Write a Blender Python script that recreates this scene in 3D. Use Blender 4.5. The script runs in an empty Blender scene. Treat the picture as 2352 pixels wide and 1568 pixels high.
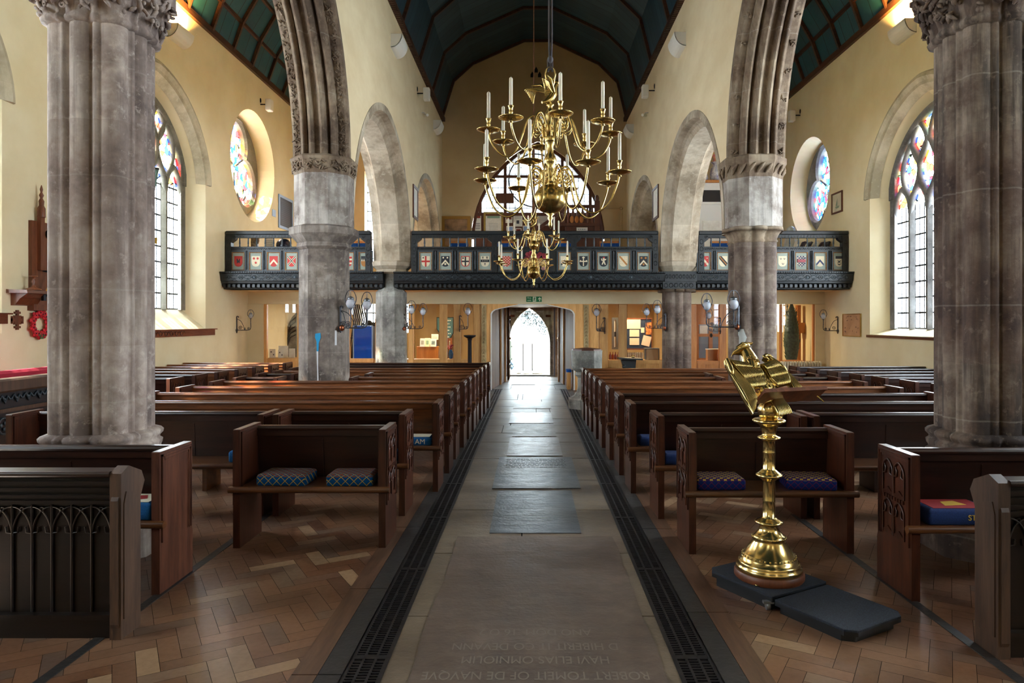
import bpy, math, random
from mathutils import Vector, Matrix, noise
R = random.Random(11)
PI = math.pi
sc = bpy.context.scene
C = sc.collection
F, VX, VY, H = 1600.0, 1220.0, 738.0, 1.65      # focal length (px of a 2352 wide frame), principal point, eye height

def PT(px, py, Y): return Vector(((px - VX) * Y / F, Y, H - (py - VY) * Y / F))
def px2x(px, Y): return (px - VX) * Y / F
def py2z(py, Y): return H - (py - VY) * Y / F

class MB:
    """collects geometry; build() links it as ONE mesh object"""
    def __init__(s): s.v = []; s.f = []; s.s = []; s.mi = []; s.cur = 0; s.T = None
    def add(s, vs, fs, smooth=False):
        b = len(s.v)
        if s.T is not None: s.v.extend(tuple(s.T @ Vector(v)) for v in vs)
        else: s.v.extend(tuple(v) for v in vs)
        s.f.extend(tuple(b + i for i in f) for f in fs)
        s.s.extend([smooth] * len(fs)); s.mi.extend([s.cur] * len(fs))
        return s
    def box(s, x0, x1, y0, y1, z0, z1):
        return s.add([(x0,y0,z0),(x1,y0,z0),(x1,y1,z0),(x0,y1,z0),(x0,y0,z1),(x1,y0,z1),(x1,y1,z1),(x0,y1,z1)],
                     [(0,3,2,1),(4,5,6,7),(0,1,5,4),(1,2,6,5),(2,3,7,6),(3,0,4,7)])
    def bbox(s, x0, x1, y0, y1, z0, z1, b=.006):
        """box with chamfered vertical and top edges"""
        def ring(d, z): 
            return [(x0+d,y0,z),(x1-d,y0,z),(x1,y0+d,z),(x1,y1-d,z),(x1-d,y1,z),(x0+d,y1,z),(x0,y1-d,z),(x0,y0+d,z)]
        def ring2(d, z):
            return [(x0+d+b*.5,y0+d,z),(x1-d-b*.5,y0+d,z),(x1-d,y0+d+b*.5,z),(x1-d,y1-d-b*.5,z),(x1-d-b*.5,y1-d,z),(x0+d+b*.5,y1-d,z),(x0+d,y1-d-b*.5,z),(x0+d,y0+d+b*.5,z)]
        return s.loft([ring2(b, z0), ring(b, z0+b), ring(b, z1-b), ring2(b, z1)], True, True, False)
    def obox(s, c, u, v, w):
        c, u, v, w = map(Vector, (c, u, v, w))
        p = [c-u-v-w, c+u-v-w, c+u+v-w, c-u+v-w, c-u-v+w, c+u-v+w, c+u+v+w, c-u+v+w]
        return s.add(p, [(0,3,2,1),(4,5,6,7),(0,1,5,4),(1,2,6,5),(2,3,7,6),(3,0,4,7)])
    def prism(s, poly, ax, a, b, smooth=False):
        f = {'x': lambda p, t: (t, p[0], p[1]), 'y': lambda p, t: (p[0], t, p[1]), 'z': lambda p, t: (p[0], p[1], t)}[ax]
        n = len(poly)
        s.add([f(p, a) for p in poly] + [f(p, b) for p in poly], [tuple(range(n-1,-1,-1)), tuple(range(n, 2*n))])
        return s.add([f(p, a) for p in poly] + [f(p, b) for p in poly], [(i, (i+1) % n, n+(i+1) % n, n+i) for i in range(n)], smooth)
    def loft(s, rings, closed=True, caps=True, smooth=True):
        n = len(rings[0]); vs = [p for r in rings for p in r]; fs = []
        for k in range(len(rings)-1):
            for i in range(n if closed else n-1):
                j = (i+1) % n
                fs.append((k*n+i, k*n+j, (k+1)*n+j, (k+1)*n+i))
        s.add(vs, fs, smooth)
        if caps and closed:
            s.add(list(rings[0]), [tuple(range(n-1,-1,-1))]); s.add(list(rings[-1]), [tuple(range(n))])
        return s
    def lathe(s, prof, n=20, o=(0,0,0), ax='z', smooth=True, caps=True, ph=0):
        rings = []
        for r, h in prof:
            ring = []
            for i in range(n):
                a = 2*PI*i/n + ph; c, d = r*math.cos(a), r*math.sin(a)
                q = {'z': (c, d, h), 'y': (d, h, c), 'x': (h, c, d)}[ax]
                ring.append((o[0]+q[0], o[1]+q[1], o[2]+q[2]))
            rings.append(ring)
        return s.loft(rings, True, caps, smooth)
    def tube(s, path, r, n=8, closed=False, caps=True, smooth=True, flat=1.0):
        path = [Vector(p) for p in path]; m = len(path)
        rr = r if isinstance(r, (list, tuple)) else [r]*m
        rings = []; up = None
        for i, p in enumerate(path):
            if closed: t = path[(i+1) % m] - path[i-1]
            else: t = path[min(i+1, m-1)] - path[max(i-1, 0)]
            if t.length < 1e-9: t = Vector((0,0,1))
            t.normalize()
            if up is None:
                up = Vector((0,0,1)) if abs(t.z) < .9 else Vector((0,1,0))
            a = up - t*up.dot(t)
            if a.length < 1e-6: a = Vector((1,0,0)) - t*t.x
            a.normalize(); b = t.cross(a); up = a
            rings.append([p + (a*math.cos(2*PI*k/n)*flat + b*math.sin(2*PI*k/n))*rr[i] for k in range(n)])
        if closed: rings.append(rings[0])
        return s.loft(rings, True, caps and not closed, smooth)
    def ball(s, c, r, n=12, m=8, sq=(1,1,1)):
        prof = [(max(1e-4, math.sin(PI*k/m)), -math.cos(PI*k/m)) for k in range(m+1)]
        rings = [[(c[0]+r*sq[0]*q*math.cos(2*PI*i/n), c[1]+r*sq[1]*q*math.sin(2*PI*i/n), c[2]+r*sq[2]*h) for i in range(n)] for q, h in prof]
        return s.loft(rings, True, True, True)
    def poly(s, pts): return s.add(pts, [tuple(range(len(pts)))])
    def grid(s, fn, nu, nv, smooth=True):
        vs = [fn(i/nu, j/nv) for j in range(nv+1) for i in range(nu+1)]
        return s.add(vs, [(j*(nu+1)+i, j*(nu+1)+i+1, (j+1)*(nu+1)+i+1, (j+1)*(nu+1)+i) for j in range(nv) for i in range(nu)], smooth)
    def build(s, name, m, parent=None, world=True, loc=None):
        me = bpy.data.meshes.new(name)
        off = LOC.get(parent.name, (0,0,0)) if (parent is not None and world) else (0,0,0)
        if loc is not None and parent is None: off = loc
        me.from_pydata([(v[0]-off[0], v[1]-off[1], v[2]-off[2]) for v in s.v], [], s.f)
        for q in (m if isinstance(m, (list, tuple)) else [m]): me.materials.append(q)
        me.polygons.foreach_set('use_smooth', s.s)
        me.polygons.foreach_set('material_index', s.mi)
        me.update()
        o = bpy.data.objects.new(name, me); C.objects.link(o)
        if parent is not None:
            o.parent = parent; LOC[o.name] = LOC.get(parent.name, (0,0,0))
        elif loc is not None: o.location = loc; LOC[o.name] = tuple(loc)
        return o
LOC = {}
def tag(o, label=None, cat=None, group=None, kind=None):
    if label: o['label'] = label
    if cat: o['category'] = cat
    if group: o['group'] = group
    if kind: o['kind'] = kind
    return o
def thing(name, label, cat, loc=(0,0,0), rz=0, group=None):
    o = bpy.data.objects.new(name, None); C.objects.link(o)
    o.location = loc; o.rotation_euler = (0,0,rz); LOC[o.name] = tuple(loc)
    o.empty_display_size = .1
    return tag(o, label, cat, group)
def solo(name, mb, m, label, cat, loc=None, group=None):
    return tag(mb.build(name, m, loc=loc), label, cat, group)
def struct(name, mb, m, label=None):
    o = mb.build(name, m); o['kind'] = 'structure'
    if label: o['label'] = label
    return o
KIDS = {}
def dup(o, loc=None, rz=None, label=None, group=None, parent=None):
    c = o.copy(); C.objects.link(c)
    if parent is not None: c.parent = parent
    if loc is not None: c.location = loc
    if rz is not None: c.rotation_euler = (0,0,rz)
    if label: c['label'] = label
    if group: c['group'] = group
    for ch in list(o.children): dup(ch, parent=c)
    return c

# ---------------------------------------------------------------- materials
def nt(name):
    m = bpy.data.materials.new(name); m.use_nodes = True
    t = m.node_tree; b = t.nodes['Principled BSDF']
    return m, t, b
def col(c):
    """sRGB 0..255 triple -> linear"""
    def f(x):
        x = x/255.
        return x/12.92 if x <= .04045 else ((x+.055)/1.055)**2.4
    return (f(c[0]), f(c[1]), f(c[2]), 1)
def N(t, kind, **kw):
    n = t.nodes.new(kind)
    for k, v in kw.items():
        if k.startswith('i_'): n.inputs[k[2:].replace('_', ' ')].default_value = v
        else: setattr(n, k, v)
    return n
def flat(name, c, rough=.6, metal=0, spec=.5, **kw):
    m, t, b = nt(name)
    b.inputs['Base Color'].default_value = col(c); b.inputs['Roughness'].default_value = rough; b.inputs['Metallic'].default_value = metal
    b.inputs['Specular IOR Level'].default_value = spec
    for k, v in kw.items(): b.inputs[k.replace('_', ' ')].default_value = v
    return m
def ramp(t, src, stops):
    r = N(t, 'ShaderNodeValToRGB'); e = r.color_ramp.elements
    while len(e) < len(stops): e.new(.5)
    for q, (p, c) in zip(e, stops): q.position = p; q.color = c
    t.links.new(src, r.inputs[0]); return r
def mixc(t, fac, a, b, mode='MIX'):
    n = N(t, 'ShaderNodeMix', data_type='RGBA', blend_type=mode)
    for i, v in ((0, fac), (6, a), (7, b)):
        if hasattr(v, 'is_linked'): t.links.new(v, n.inputs[i])
        else: n.inputs[i].default_value = v
    return n.outputs[2]
def mth(t, op, a, b=0.0):
    n = N(t, 'ShaderNodeMath', operation=op)
    for i, v in ((0, a), (1, b)):
        if hasattr(v, 'is_linked'): t.links.new(v, n.inputs[i])
        else: n.inputs[i].default_value = v
    return n.outputs[0]
def coords(t, scale=(1,1,1), rot=(0,0,0)):
    tc = N(t, 'ShaderNodeTexCoord'); mp = N(t, 'ShaderNodeMapping')
    mp.inputs['Scale'].default_value = scale; mp.inputs['Rotation'].default_value = rot
    t.links.new(tc.outputs['Object'], mp.inputs[0]); return mp.outputs[0]
def noise_t(t, v, scale, detail=4, rough=.6):
    n = N(t, 'ShaderNodeTexNoise', i_Scale=scale, i_Detail=detail, i_Roughness=rough)
    t.links.new(v, n.inputs['Vector']); return n.outputs['Fac']
def bump(t, b, src, strength=.3, dist=.01):
    n = N(t, 'ShaderNodeBump'); n.inputs['Strength'].default_value = strength; n.inputs['Distance'].default_value = dist
    t.links.new(src, n.inputs['Height']); t.links.new(n.outputs[0], b.inputs['Normal'])
def noisy(name, c1, c2, scale=4, rough=.7, stretch=(1,1,1), bmp=.2, bd=.01, lo=.35, hi=.65, metal=0, detail=5):
    m, t, b = nt(name); v = coords(t, stretch); n = noise_t(t, v, scale, detail)
    r = ramp(t, n, [(lo, col(c1)), (hi, col(c2))])
    t.links.new(r.outputs[0], b.inputs['Base Color']); b.inputs['Roughness'].default_value = rough; b.inputs['Metallic'].default_value = metal
    if bmp: bump(t, b, n, bmp, bd)
    return m
def wood(name, c1, c2, rough=.35, ax='x', scale=1., bmp=.15, spec=.5, coat=0):
    st = {'x': (.9, 9, 9), 'y': (9, .9, 9), 'z': (9, 9, .9)}[ax]
    m, t, b = nt(name); v = coords(t, tuple(q*scale for q in st))
    n = noise_t(t, v, 2.2, 6, .65); n2 = noise_t(t, v, 14, 3, .6)
    s = mth(t, 'ADD', mth(t, 'MULTIPLY', n, .75), mth(t, 'MULTIPLY', n2, .25))
    r = ramp(t, s, [(.36, col(c1)), (.64, col(c2))])
    oi = N(t, 'ShaderNodeObjectInfo')
    h = N(t, 'ShaderNodeHueSaturation'); t.links.new(r.outputs[0], h.inputs['Color'])
    t.links.new(mth(t, 'ADD', mth(t, 'MULTIPLY', oi.outputs['Random'], .5), .75), h.inputs['Value'])
    t.links.new(h.outputs[0], b.inputs['Base Color'])
    b.inputs['Roughness'].default_value = rough; b.inputs['Specular IOR Level'].default_value = spec
    if coat: b.inputs['Coat Weight'].default_value = coat; b.inputs['Coat Roughness'].default_value = .2
    if bmp: bump(t, b, s, bmp, .004)
    return m
def stone(name, base, dark, light, course=.62, zoff=0., stain=.5, rough=.85, warm=None):
    """old masonry: blotches, vertical streaks, joints every `course` metres, blocks of differing tone"""
    m, t, b = nt(name)
    v = coords(t); big = noise_t(t, v, 1.6, 6, .65); fine = noise_t(t, v, 14, 5, .7)
    vs = coords(t, (9, 9, .7)); streak = noise_t(t, vs, 1.4, 4, .6)
    r = ramp(t, big, [(.38, col(dark)), (.49, col(base)), (.63, col(light))])
    c = mixc(t, mth(t, 'MULTIPLY', ramp(t, streak, [(.46, (0,0,0,1)), (.62, (1,1,1,1))]).outputs[0], stain), r.outputs[0], col(dark))
    c = mixc(t, mth(t, 'MULTIPLY', ramp(t, fine, [(.56, (0,0,0,1)), (.68, (1,1,1,1))]).outputs[0], .6), c, col(light))
    sx = N(t, 'ShaderNodeSeparateXYZ'); t.links.new(v, sx.inputs[0])
    zz = mth(t, 'ADD', mth(t, 'DIVIDE', sx.outputs[2], course), zoff)
    wob = mth(t, 'MULTIPLY', mth(t, 'SUBTRACT', big, .5), .05)
    fr = mth(t, 'FRACT', mth(t, 'ADD', zz, wob)); idx = mth(t, 'FLOOR', mth(t, 'ADD', zz, wob))
    wn = N(t, 'ShaderNodeTexWhiteNoise', noise_dimensions='1D'); t.links.new(idx, wn.inputs['W'])
    c = mixc(t, mth(t, 'MULTIPLY', wn.outputs[0], .38), c, col(warm or dark))
    j = mth(t, 'LESS_THAN', mth(t, 'ABSOLUTE', mth(t, 'SUBTRACT', fr, .5)), .007)
    c = mixc(t, mth(t, 'MULTIPLY', mth(t, 'MULTIPLY', j, big), .5), c, col((170,163,150)))
    t.links.new(c, b.inputs['Base Color']); b.inputs['Roughness'].default_value = rough
    hgt = mth(t, 'SUBTRACT', mth(t, 'ADD', mth(t, 'MULTIPLY', big, .6), mth(t, 'MULTIPLY', fine, .5)), mth(t, 'MULTIPLY', j, .35))
    bump(t, b, hgt, .5, .018)
    return m
def emit(name, c, k):
    m, t, b = nt(name); b.inputs['Base Color'].default_value = col(c)
    b.inputs['Emission Color'].default_value = col(c); b.inputs['Emission Strength'].default_value = k
    return m
def clear(name, tint=(255,255,255), refl=.06, rough=.02):
    """thin window glass: lets light straight through, a little gloss"""
    m, t, b = nt(name); t.nodes.remove(b)
    tr = N(t, 'ShaderNodeBsdfTransparent'); tr.inputs[0].default_value = col(tint)
    gl = N(t, 'ShaderNodeBsdfGlossy'); gl.inputs['Roughness'].default_value = rough
    mx = N(t, 'ShaderNodeMixShader'); mx.inputs[0].default_value = refl
    t.links.new(tr.outputs[0], mx.inputs[1]); t.links.new(gl.outputs[0], mx.inputs[2])
    t.links.new(mx.outputs[0], t.nodes['Material Output'].inputs[0]); return m
def leaded(name, tint, ax, px, pz, lead=.012, slope=0., deco=None):
    """clear leaded lights: transparent quarries between opaque lead strips on a px by pz net"""
    m, t, b = nt(name)
    v = coords(t); sx = N(t, 'ShaderNodeSeparateXYZ'); t.links.new(v, sx.inputs[0])
    a = sx.outputs['XYZ'.index(ax)]; z = sx.outputs[2]
    def line(q, p): 
        f = mth(t, 'FRACT', mth(t, 'DIVIDE', q, p))
        return mth(t, 'LESS_THAN', f, lead/p)
    k = mth(t, 'MAXIMUM', line(a, px), line(z, pz))
    tr = N(t, 'ShaderNodeBsdfTransparent')
    vr = N(t, 'ShaderNodeTexVoronoi'); vr.inputs['Scale'].default_value = 5; t.links.new(v, vr.inputs['Vector'])
    c = mixc(t, mth(t, 'MULTIPLY', vr.outputs['Distance'], .35), col(tint), col((225,238,240)))
    t.links.new(c, tr.inputs[0])
    b.inputs['Base Color'].default_value = col((60,62,66)); b.inputs['Roughness'].default_value = .6
    mx = N(t, 'ShaderNodeMixShader'); t.links.new(k, mx.inputs[0])
    t.links.new(tr.outputs[0], mx.inputs[1]); t.links.new(b.outputs[0], mx.inputs[2])
    t.links.new(mx.outputs[0], t.nodes['Material Output'].inputs[0]); return m
def stained(name, cols, scale=9., lead=.035, bright=1.0):
    """stained glass: cells of coloured transparent glass with lead between"""
    m, t, b = nt(name)
    v = coords(t); 
    vr = N(t, 'ShaderNodeTexVoronoi'); vr.inputs['Scale'].default_value = scale; t.links.new(v, vr.inputs['Vector'])
    ve = N(t, 'ShaderNodeTexVoronoi', feature='DISTANCE_TO_EDGE'); ve.inputs['Scale'].default_value = scale; t.links.new(v, ve.inputs['Vector'])
    sp = N(t, 'ShaderNodeSeparateColor'); t.links.new(vr.outputs['Color'], sp.inputs[0])
    n = len(cols); r = ramp(t, sp.outputs[0], [(i/n, col(c)) for i, c in enumerate(cols)]); r.color_ramp.interpolation = 'CONSTANT'
    k = mth(t, 'LESS_THAN', ve.outputs['Distance'], lead)
    tr = N(t, 'ShaderNodeBsdfTransparent'); t.links.new(r.outputs[0], tr.inputs[0])
    b.inputs['Base Color'].default_value = col((40,40,44))
    mx = N(t, 'ShaderNodeMixShader'); t.links.new(k, mx.inputs[0])
    t.links.new(tr.outputs[0], mx.inputs[1]); t.links.new(b.outputs[0], mx.inputs[2])
    t.links.new(mx.outputs[0], t.nodes['Material Output'].inputs[0]); return m

M = {}
M['plaster'] = noisy('cream plaster', (221,205,164), (229,216,180), 1.3, .9, bmp=.25, bd=.01)
M['plaster_nave'] = noisy('nave plaster', (222,200,158), (232,213,174), 1.1, .9, (1,1,2.0), bmp=.25, bd=.012)
M['plaster_west'] = noisy('shaded west wall plaster', (196,168,124), (206,180,136), 1.2, .95, bmp=.2)  # same cream plaster as elsewhere, the shade of this wall put into its colour
M['stone_left'] = stone('grey limestone', (156,138,128), (98,84,78), (202,188,176), .78, .1, .5, warm=(120,100,88))
M['stone_right'] = stone('dark weathered stone', (98,80,68), (40,31,28), (146,130,114), .8, .3, .75, warm=(96,70,60))
M['stone_oct'] = stone('octagonal pillar stone', (128,116,105), (74,65,59), (174,164,152), .52, .2, .45, warm=(96,84,80))
M['stone_far'] = stone('far pillar stone', (150,148,140), (98,94,90), (190,188,180), .55, .0, .4)
M['stone_clus'] = stone('clustered pillar stone', (118,101,88), (66,54,47), (156,142,126), .33, .2, .4, warm=(84,64,58))
M['arch_pale'] = stone('pale arch stone', (186,170,146), (138,123,102), (210,198,176), .45, .2, .25)
M['arch_dark'] = stone('dark arch stone', (130,109,88), (80,63,49), (164,146,122), .7, .2, .45)
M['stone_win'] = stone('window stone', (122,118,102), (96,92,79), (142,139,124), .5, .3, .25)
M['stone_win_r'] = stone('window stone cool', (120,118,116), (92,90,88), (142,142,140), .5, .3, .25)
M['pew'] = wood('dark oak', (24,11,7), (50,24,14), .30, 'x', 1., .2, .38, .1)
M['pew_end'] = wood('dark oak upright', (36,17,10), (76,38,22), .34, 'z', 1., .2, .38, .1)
M['pew_lit'] = wood('brown oak', (66,36,19), (130,76,39), .30, 'x', 1., .2, .5, .25)  # pew oak of the middle rows, light falling on them put into the colour
M['pew_seat'] = wood('oak in highlight colour', (58,32,16), (98,58,28), .28, 'x', 1., .15, .5, .3)  # warm highlight of the seat edges painted into the oak colour
M['pew_face'] = wood('sunlit oak', (112,62,30), (158,98,52), .4, 'z', 1., .2)
M['gallery'] = noisy('blackened oak', (13,16,19), (24,29,32), 6, .42, (1,1,1), .2, .006)
M['gallery_hi'] = flat('lighter black oak', (46,56,62), .45)  # lighter oak tone for carving, balusters and frames
M['pine'] = wood('varnished pine', (196,140,76), (222,172,106), .45, 'z', .7, .1)
M['pine_dark'] = wood('orange pine', (170,100,40), (200,130,60), .4, 'z', .7, .1)
M['oak_red'] = wood('red brown oak', (84,44,26), (124,70,42), .4, 'z')
M['brown'] = wood('brown joinery', (76,38,20), (104,56,32), .45, 'z')
M['brass'] = noisy('polished brass', (206,176,108), (226,200,136), 6, .2, bmp=.02, metal=1)
M['brass2'] = noisy('aged brass', (172,148,90), (208,182,118), 5, .22, bmp=.03, metal=1)
M['iron'] = flat('black iron', (34,33,36), .45, .6)
M['steel'] = flat('grey steel', (140,145,150), .35, .9)
M['wax'] = flat('candle wax', (232,226,204), .5, Subsurface_Weight=.1)
M['white'] = flat('white paint', (226,222,212), .6)
M['paper'] = noisy('paper', (226,220,206), (238,234,222), 12, .8, bmp=0)
M['ink'] = flat('print', (70,70,76), .8)
M['teal'] = noisy('teal boarded ceiling', (10,42,48), (18,58,64), 2.2, .75, (1,1,1), .15)
M['teal_dark'] = noisy('dark boarded ceiling', (20,30,30), (34,46,44), 2.2, .8, (1,1,1), .15)
M['rib'] = wood('dark roof rib', (48,26,14), (86,48,26), .5, 'y')
M['ropeg'] = flat('grey rope', (84,80,84), .9)
M['ropeb'] = noisy('brown rope', (92,58,38), (130,84,54), 30, .9)
M['block'] = stone('patched stone block', (150,140,130), (88,78,74), (206,200,190), .34, .15, .4, warm=(110,94,84))
M['porch'] = wood('porch boarding', (104,66,34), (134,90,50), .6, 'z', .7, .1)
M['sill'] = wood('sill board oak', (88,46,28), (122,68,42), .8, 'y', 1., .1, .15)
M['hood'] = stone('pale hood stone', (186,174,146), (156,146,120), (208,198,172), .5, .3, .2)
M['glass'] = clear('clear glass', (245,250,250), .06)
M['blue'] = noisy('blue fabric', (0,62,130), (10,84,160), 30, .9, bmp=.1)
M['red'] = noisy('poppy red', (168,12,26), (206,22,40), 20, .6)
# ---------------------------------------------------------------- the setting
XL, XR = -6.8, 7.05            # aisle walls
AL0, AL1 = -3.5, -2.7          # left arcade wall (outer, nave face)
AR0, AR1 = 2.89, 3.69          # right arcade wall (nave face, outer)
YW, YE = 21.1, -7.5            # west and east walls
ZT = 7.82                      # wall plate
PY = [5.05, 10.38, 15.7]       # pillar rows

def warc(y, c, s, spring, rise):
    """head of a wide blunt window arch"""
    t = min(1., abs(y-c)/s)
    return spring + rise*((1-t**2.1)**.56*.9 + .1*(1-t))
def garc(y, c, s, spring, rise):
    """two-centred pointed arch"""
    t = min(s, abs(y-c)); Rr = (s*s+rise*rise)/(2*s); q = Rr-s+t
    return spring + math.sqrt(max(0, Rr*Rr-q*q))
def cosn(a, b, n): return [(a+b)/2-(b-a)/2*math.cos(PI*i/n) for i in range(n+1)]
class Op:
    """opening in a wall given by sample positions and its lower and upper edge"""
    def __init__(s, a, b, lo, hi, n=24): s.a, s.b, s.lo, s.hi, s.n = a, b, lo, hi, n
    def outline(s):
        t = cosn(s.a, s.b, s.n)
        return [(q, s.lo(q)) for q in t] + [(q, s.hi(q)) for q in reversed(t)]
def pointed(c, s, sill, spring, rise, f=None):
    f = f or warc
    return Op(c-s, c+s, lambda q: sill, lambda q: f(q, c, s, spring, rise))
def circ(c, z, r):
    h = lambda q: math.sqrt(max(0, r*r-(q-c)**2))
    return Op(c-r, c+r, lambda q: z-h(q), lambda q: z+h(q))
def rect(a, b, z0, z1): return Op(a, b, lambda q: z0, lambda q: z1, 2)
def wall(mb, ax, at, a, b, z0, z1, ops, top=None):
    """upright sheet with openings; ax is the axis it is perpendicular to"""
    xs = {a, b}
    for o in ops: xs.update(cosn(o.a, o.b, o.n))
    if top: xs.update(p for p, _ in top)
    xs = sorted(x for x in xs if a <= x <= b)
    def tz(x):
        if not top: return z1
        for (p, z), (p2, w) in zip(top, top[1:]):
            if p <= x <= p2: return z+(w-z)*(x-p)/(p2-p) if p2 > p else w
        return z1
    f = (lambda q, z: (at, q, z)) if ax == 'x' else (lambda q, z: (q, at, z))
    for p, q in zip(xs, xs[1:]):
        if q-p < 1e-6: continue
        m = (p+q)/2; e = (q-p)*1e-4
        act = sorted([o for o in ops if o.a < m < o.b], key=lambda o: o.lo(m))
        lo_p, lo_q = z0, z0
        for o in act:
            mb.poly([f(p, lo_p), f(q, lo_q), f(q, o.lo(q-e)), f(p, o.lo(p+e))])
            lo_p, lo_q = o.hi(p+e), o.hi(q-e)
        mb.poly([f(p, lo_p), f(q, lo_q), f(q, tz(q)), f(p, tz(p))])
def reveal(mb, ax, a0, o0, a1, o1):
    f = (lambda t, p: (t, p[0], p[1])) if ax == 'x' else (lambda t, p: (p[0], t, p[1]))
    mb.loft([[f(a0, p) for p in o0.outline()], [f(a1, p) for p in o1.outline()]], True, False, False)
def pane(mb, ax, at, o):
    f = (lambda p: (at, p[0], p[1])) if ax == 'x' else (lambda p: (p[0], at, p[1]))
    mb.poly([f(p) for p in o.outline()])

# ---- camera
cd = bpy.data.cameras.new('camera'); cam = bpy.data.objects.new('camera', cd); C.objects.link(cam)
cam.location = (0, 0, H); cam.rotation_euler = (PI/2, 0, 0)
cd.sensor_width = 36; cd.lens = F/2352*36; cd.shift_x = -(VX-1176)/2352; cd.shift_y = -(784-VY)/2352
cd.clip_start = .05; sc.camera = cam

# ---- floor: herringbone blocks either side, stone aisle between
def herring(mb, x0, x1, y0, y1, ang, flip, zf=0.):
    W, L, n = .098, .294, 3
    ca, sa = math.cos(ang), math.sin(ang)
    def clip(poly):
        for ax, lim, sgn in ((0, x0, 1), (0, x1, -1), (1, y0, 1), (1, y1, -1)):
            out = []
            for i in range(len(poly)):
                p, q = poly[i], poly[(i+1) % len(poly)]
                dp, dq = (p[ax]-lim)*sgn, (q[ax]-lim)*sgn
                if dp >= 0: out.append(p)
                if dp*dq < 0:
                    t = dp/(dp-dq); out.append((p[0]+(q[0]-p[0])*t, p[1]+(q[1]-p[1])*t))
            poly = out
            if len(poly) < 3: return None
        return poly
    K = 120; g = .0012; cx, cy = (x0+x1)/2, (y0+y1)/2
    for i in range(-K, K):
        for j in range(-40, 40):
            bx, by = (i+3*j)*W, (i-3*j)*W
            for (a0, b0, a1, b1) in ((bx, by, bx+L, by+W), (bx+L, by+W-L, bx+L+W, by+W)):
                pts = [(a0+g, b0+g), (a1-g, b0+g), (a1-g, b1-g), (a0+g, b1-g)]
                w = []
                for (p, q) in pts:
                    u, v = p*ca-q*sa, p*sa+q*ca
                    w.append((cx+(-u if flip else u), cy+v))
                if max(p[0] for p in w) < x0 or min(p[0] for p in w) > x1 or max(p[1] for p in w) < y0 or min(p[1] for p in w) > y1: continue
                c = clip(w)
                if c: mb.poly([(p[0], p[1], zf) for p in c])
def parquet_mat():
    m, t, b = nt('herringbone blocks')
    g = N(t, 'ShaderNodeNewGeometry'); v = coords(t, (5, 5, 5)); n = noise_t(t, v, 6, 4); big = noise_t(t, coords(t), .9, 3)
    r = ramp(t, g.outputs['Random Per Island'], [(0, col((90,57,40))), (.35, col((114,76,52))), (.62, col((134,92,64))), (.84, col((94,74,62))), (1, col((172,138,104)))])
    c = mixc(t, mth(t, 'MULTIPLY', n, .5), r.outputs[0], col((74,50,38)))
    c = mixc(t, mth(t, 'MULTIPLY', ramp(t, big, [(.45, (0,0,0,1)), (.6, (1,1,1,1))]).outputs[0], .3), c, col((150,120,92)))
    t.links.new(c, b.inputs['Base Color'])
    t.links.new(mth(t, 'ADD', mth(t, 'MULTIPLY', n, .25), .21), b.inputs['Roughness'])
    bump(t, b, mth(t, 'ADD', n, g.outputs['Random Per Island']), .12, .004); return m
M['parquet'] = parquet_mat()
M['floorbase'] = flat('dark joint', (36,26,20), .8)
mb = MB()
herring(mb, XL-.02, -1.12, 2.0, YW, math.radians(31), False)
herring(mb, 1.12, XR+.02, 2.0, YW, math.radians(31), True)
mb.cur = 1
mb.poly([(XL-.1, YE, -.004), (XR+.1, YE, -.004), (XR+.1, YW+.05, -.004), (XL-.1, YW+.05, -.004)])
struct('floor', mb, [M['parquet'], M['floorbase']])

def flag_mat(name, c1, c2, c3, rough):
    m, t, b = nt(name); v = coords(t)
    big = noise_t(t, v, 1.3, 6, .65); mid = noise_t(t, coords(t, (1, 1, 1)), 5, 6, .7); fine = noise_t(t, v, 40, 3)
    rip = noise_t(t, coords(t, (.6, 2.2, 1)), 4, 4, .6)
    r = ramp(t, mth(t, 'ADD', mth(t, 'MULTIPLY', big, .6), mth(t, 'MULTIPLY', mid, .4)), [(.36, col(c1)), (.52, col(c2)), (.68, col(c3))])
    t.links.new(r.outputs[0], b.inputs['Base Color'])
    t.links.new(mth(t, 'ADD', mth(t, 'MULTIPLY', mid, .3), rough), b.inputs['Roughness'])
    bump(t, b, mth(t, 'ADD', mth(t, 'ADD', mth(t, 'MULTIPLY', rip, .45), mth(t, 'MULTIPLY', mid, .5)), mth(t, 'MULTIPLY', fine, .12)), .45, .02); return m
M['flag'] = flag_mat('worn flagstone', (82,69,56), (110,95,78), (136,121,102), .27)
M['flag_near'] = flag_mat('worn brown ledger stone', (74,60,51), (98,82,71), (124,108,95), .36)
M['slate'] = flag_mat('dark blue ledger slate', (44,50,58), (62,68,76), (86,92,98), .2)
M['flag_mid'] = flag_mat('brown grey ledger stone', (88,78,70), (116,102,92), (138,126,116), .2)
mb = MB(); y = YE
while y < 16.9:                                   # courses of paving between the gratings
    h = R.uniform(.7, 1.15); y2 = min(17.0, y+h)
    cuts = [-.70] + sorted(R.uniform(-.45, .45) for _ in range(R.choice((0, 1, 1, 2)))) + [.70]
    for a, b_ in zip(cuts, cuts[1:]):
        mb.box(a+.006, b_-.006, y+.006, y2-.006, -.03, R.uniform(.0, .003))
    y = y2
for sgn in (-1, 1):                               # kerb stones and boards outside each grating
    y = 2.0
    while y < 16.9:
        y2 = min(16.95, y+R.uniform(1.0, 2.0))
        mb.cur = 1; mb.box(*sorted((sgn*.875, sgn*.995)), y+.004, y2-.004, -.03, .004)
        mb.cur = 2; mb.box(*sorted((sgn*.998, sgn*1.118)), y+.004, y2-.004, -.03, .003)
        y = y2
mb.cur = 1
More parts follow.
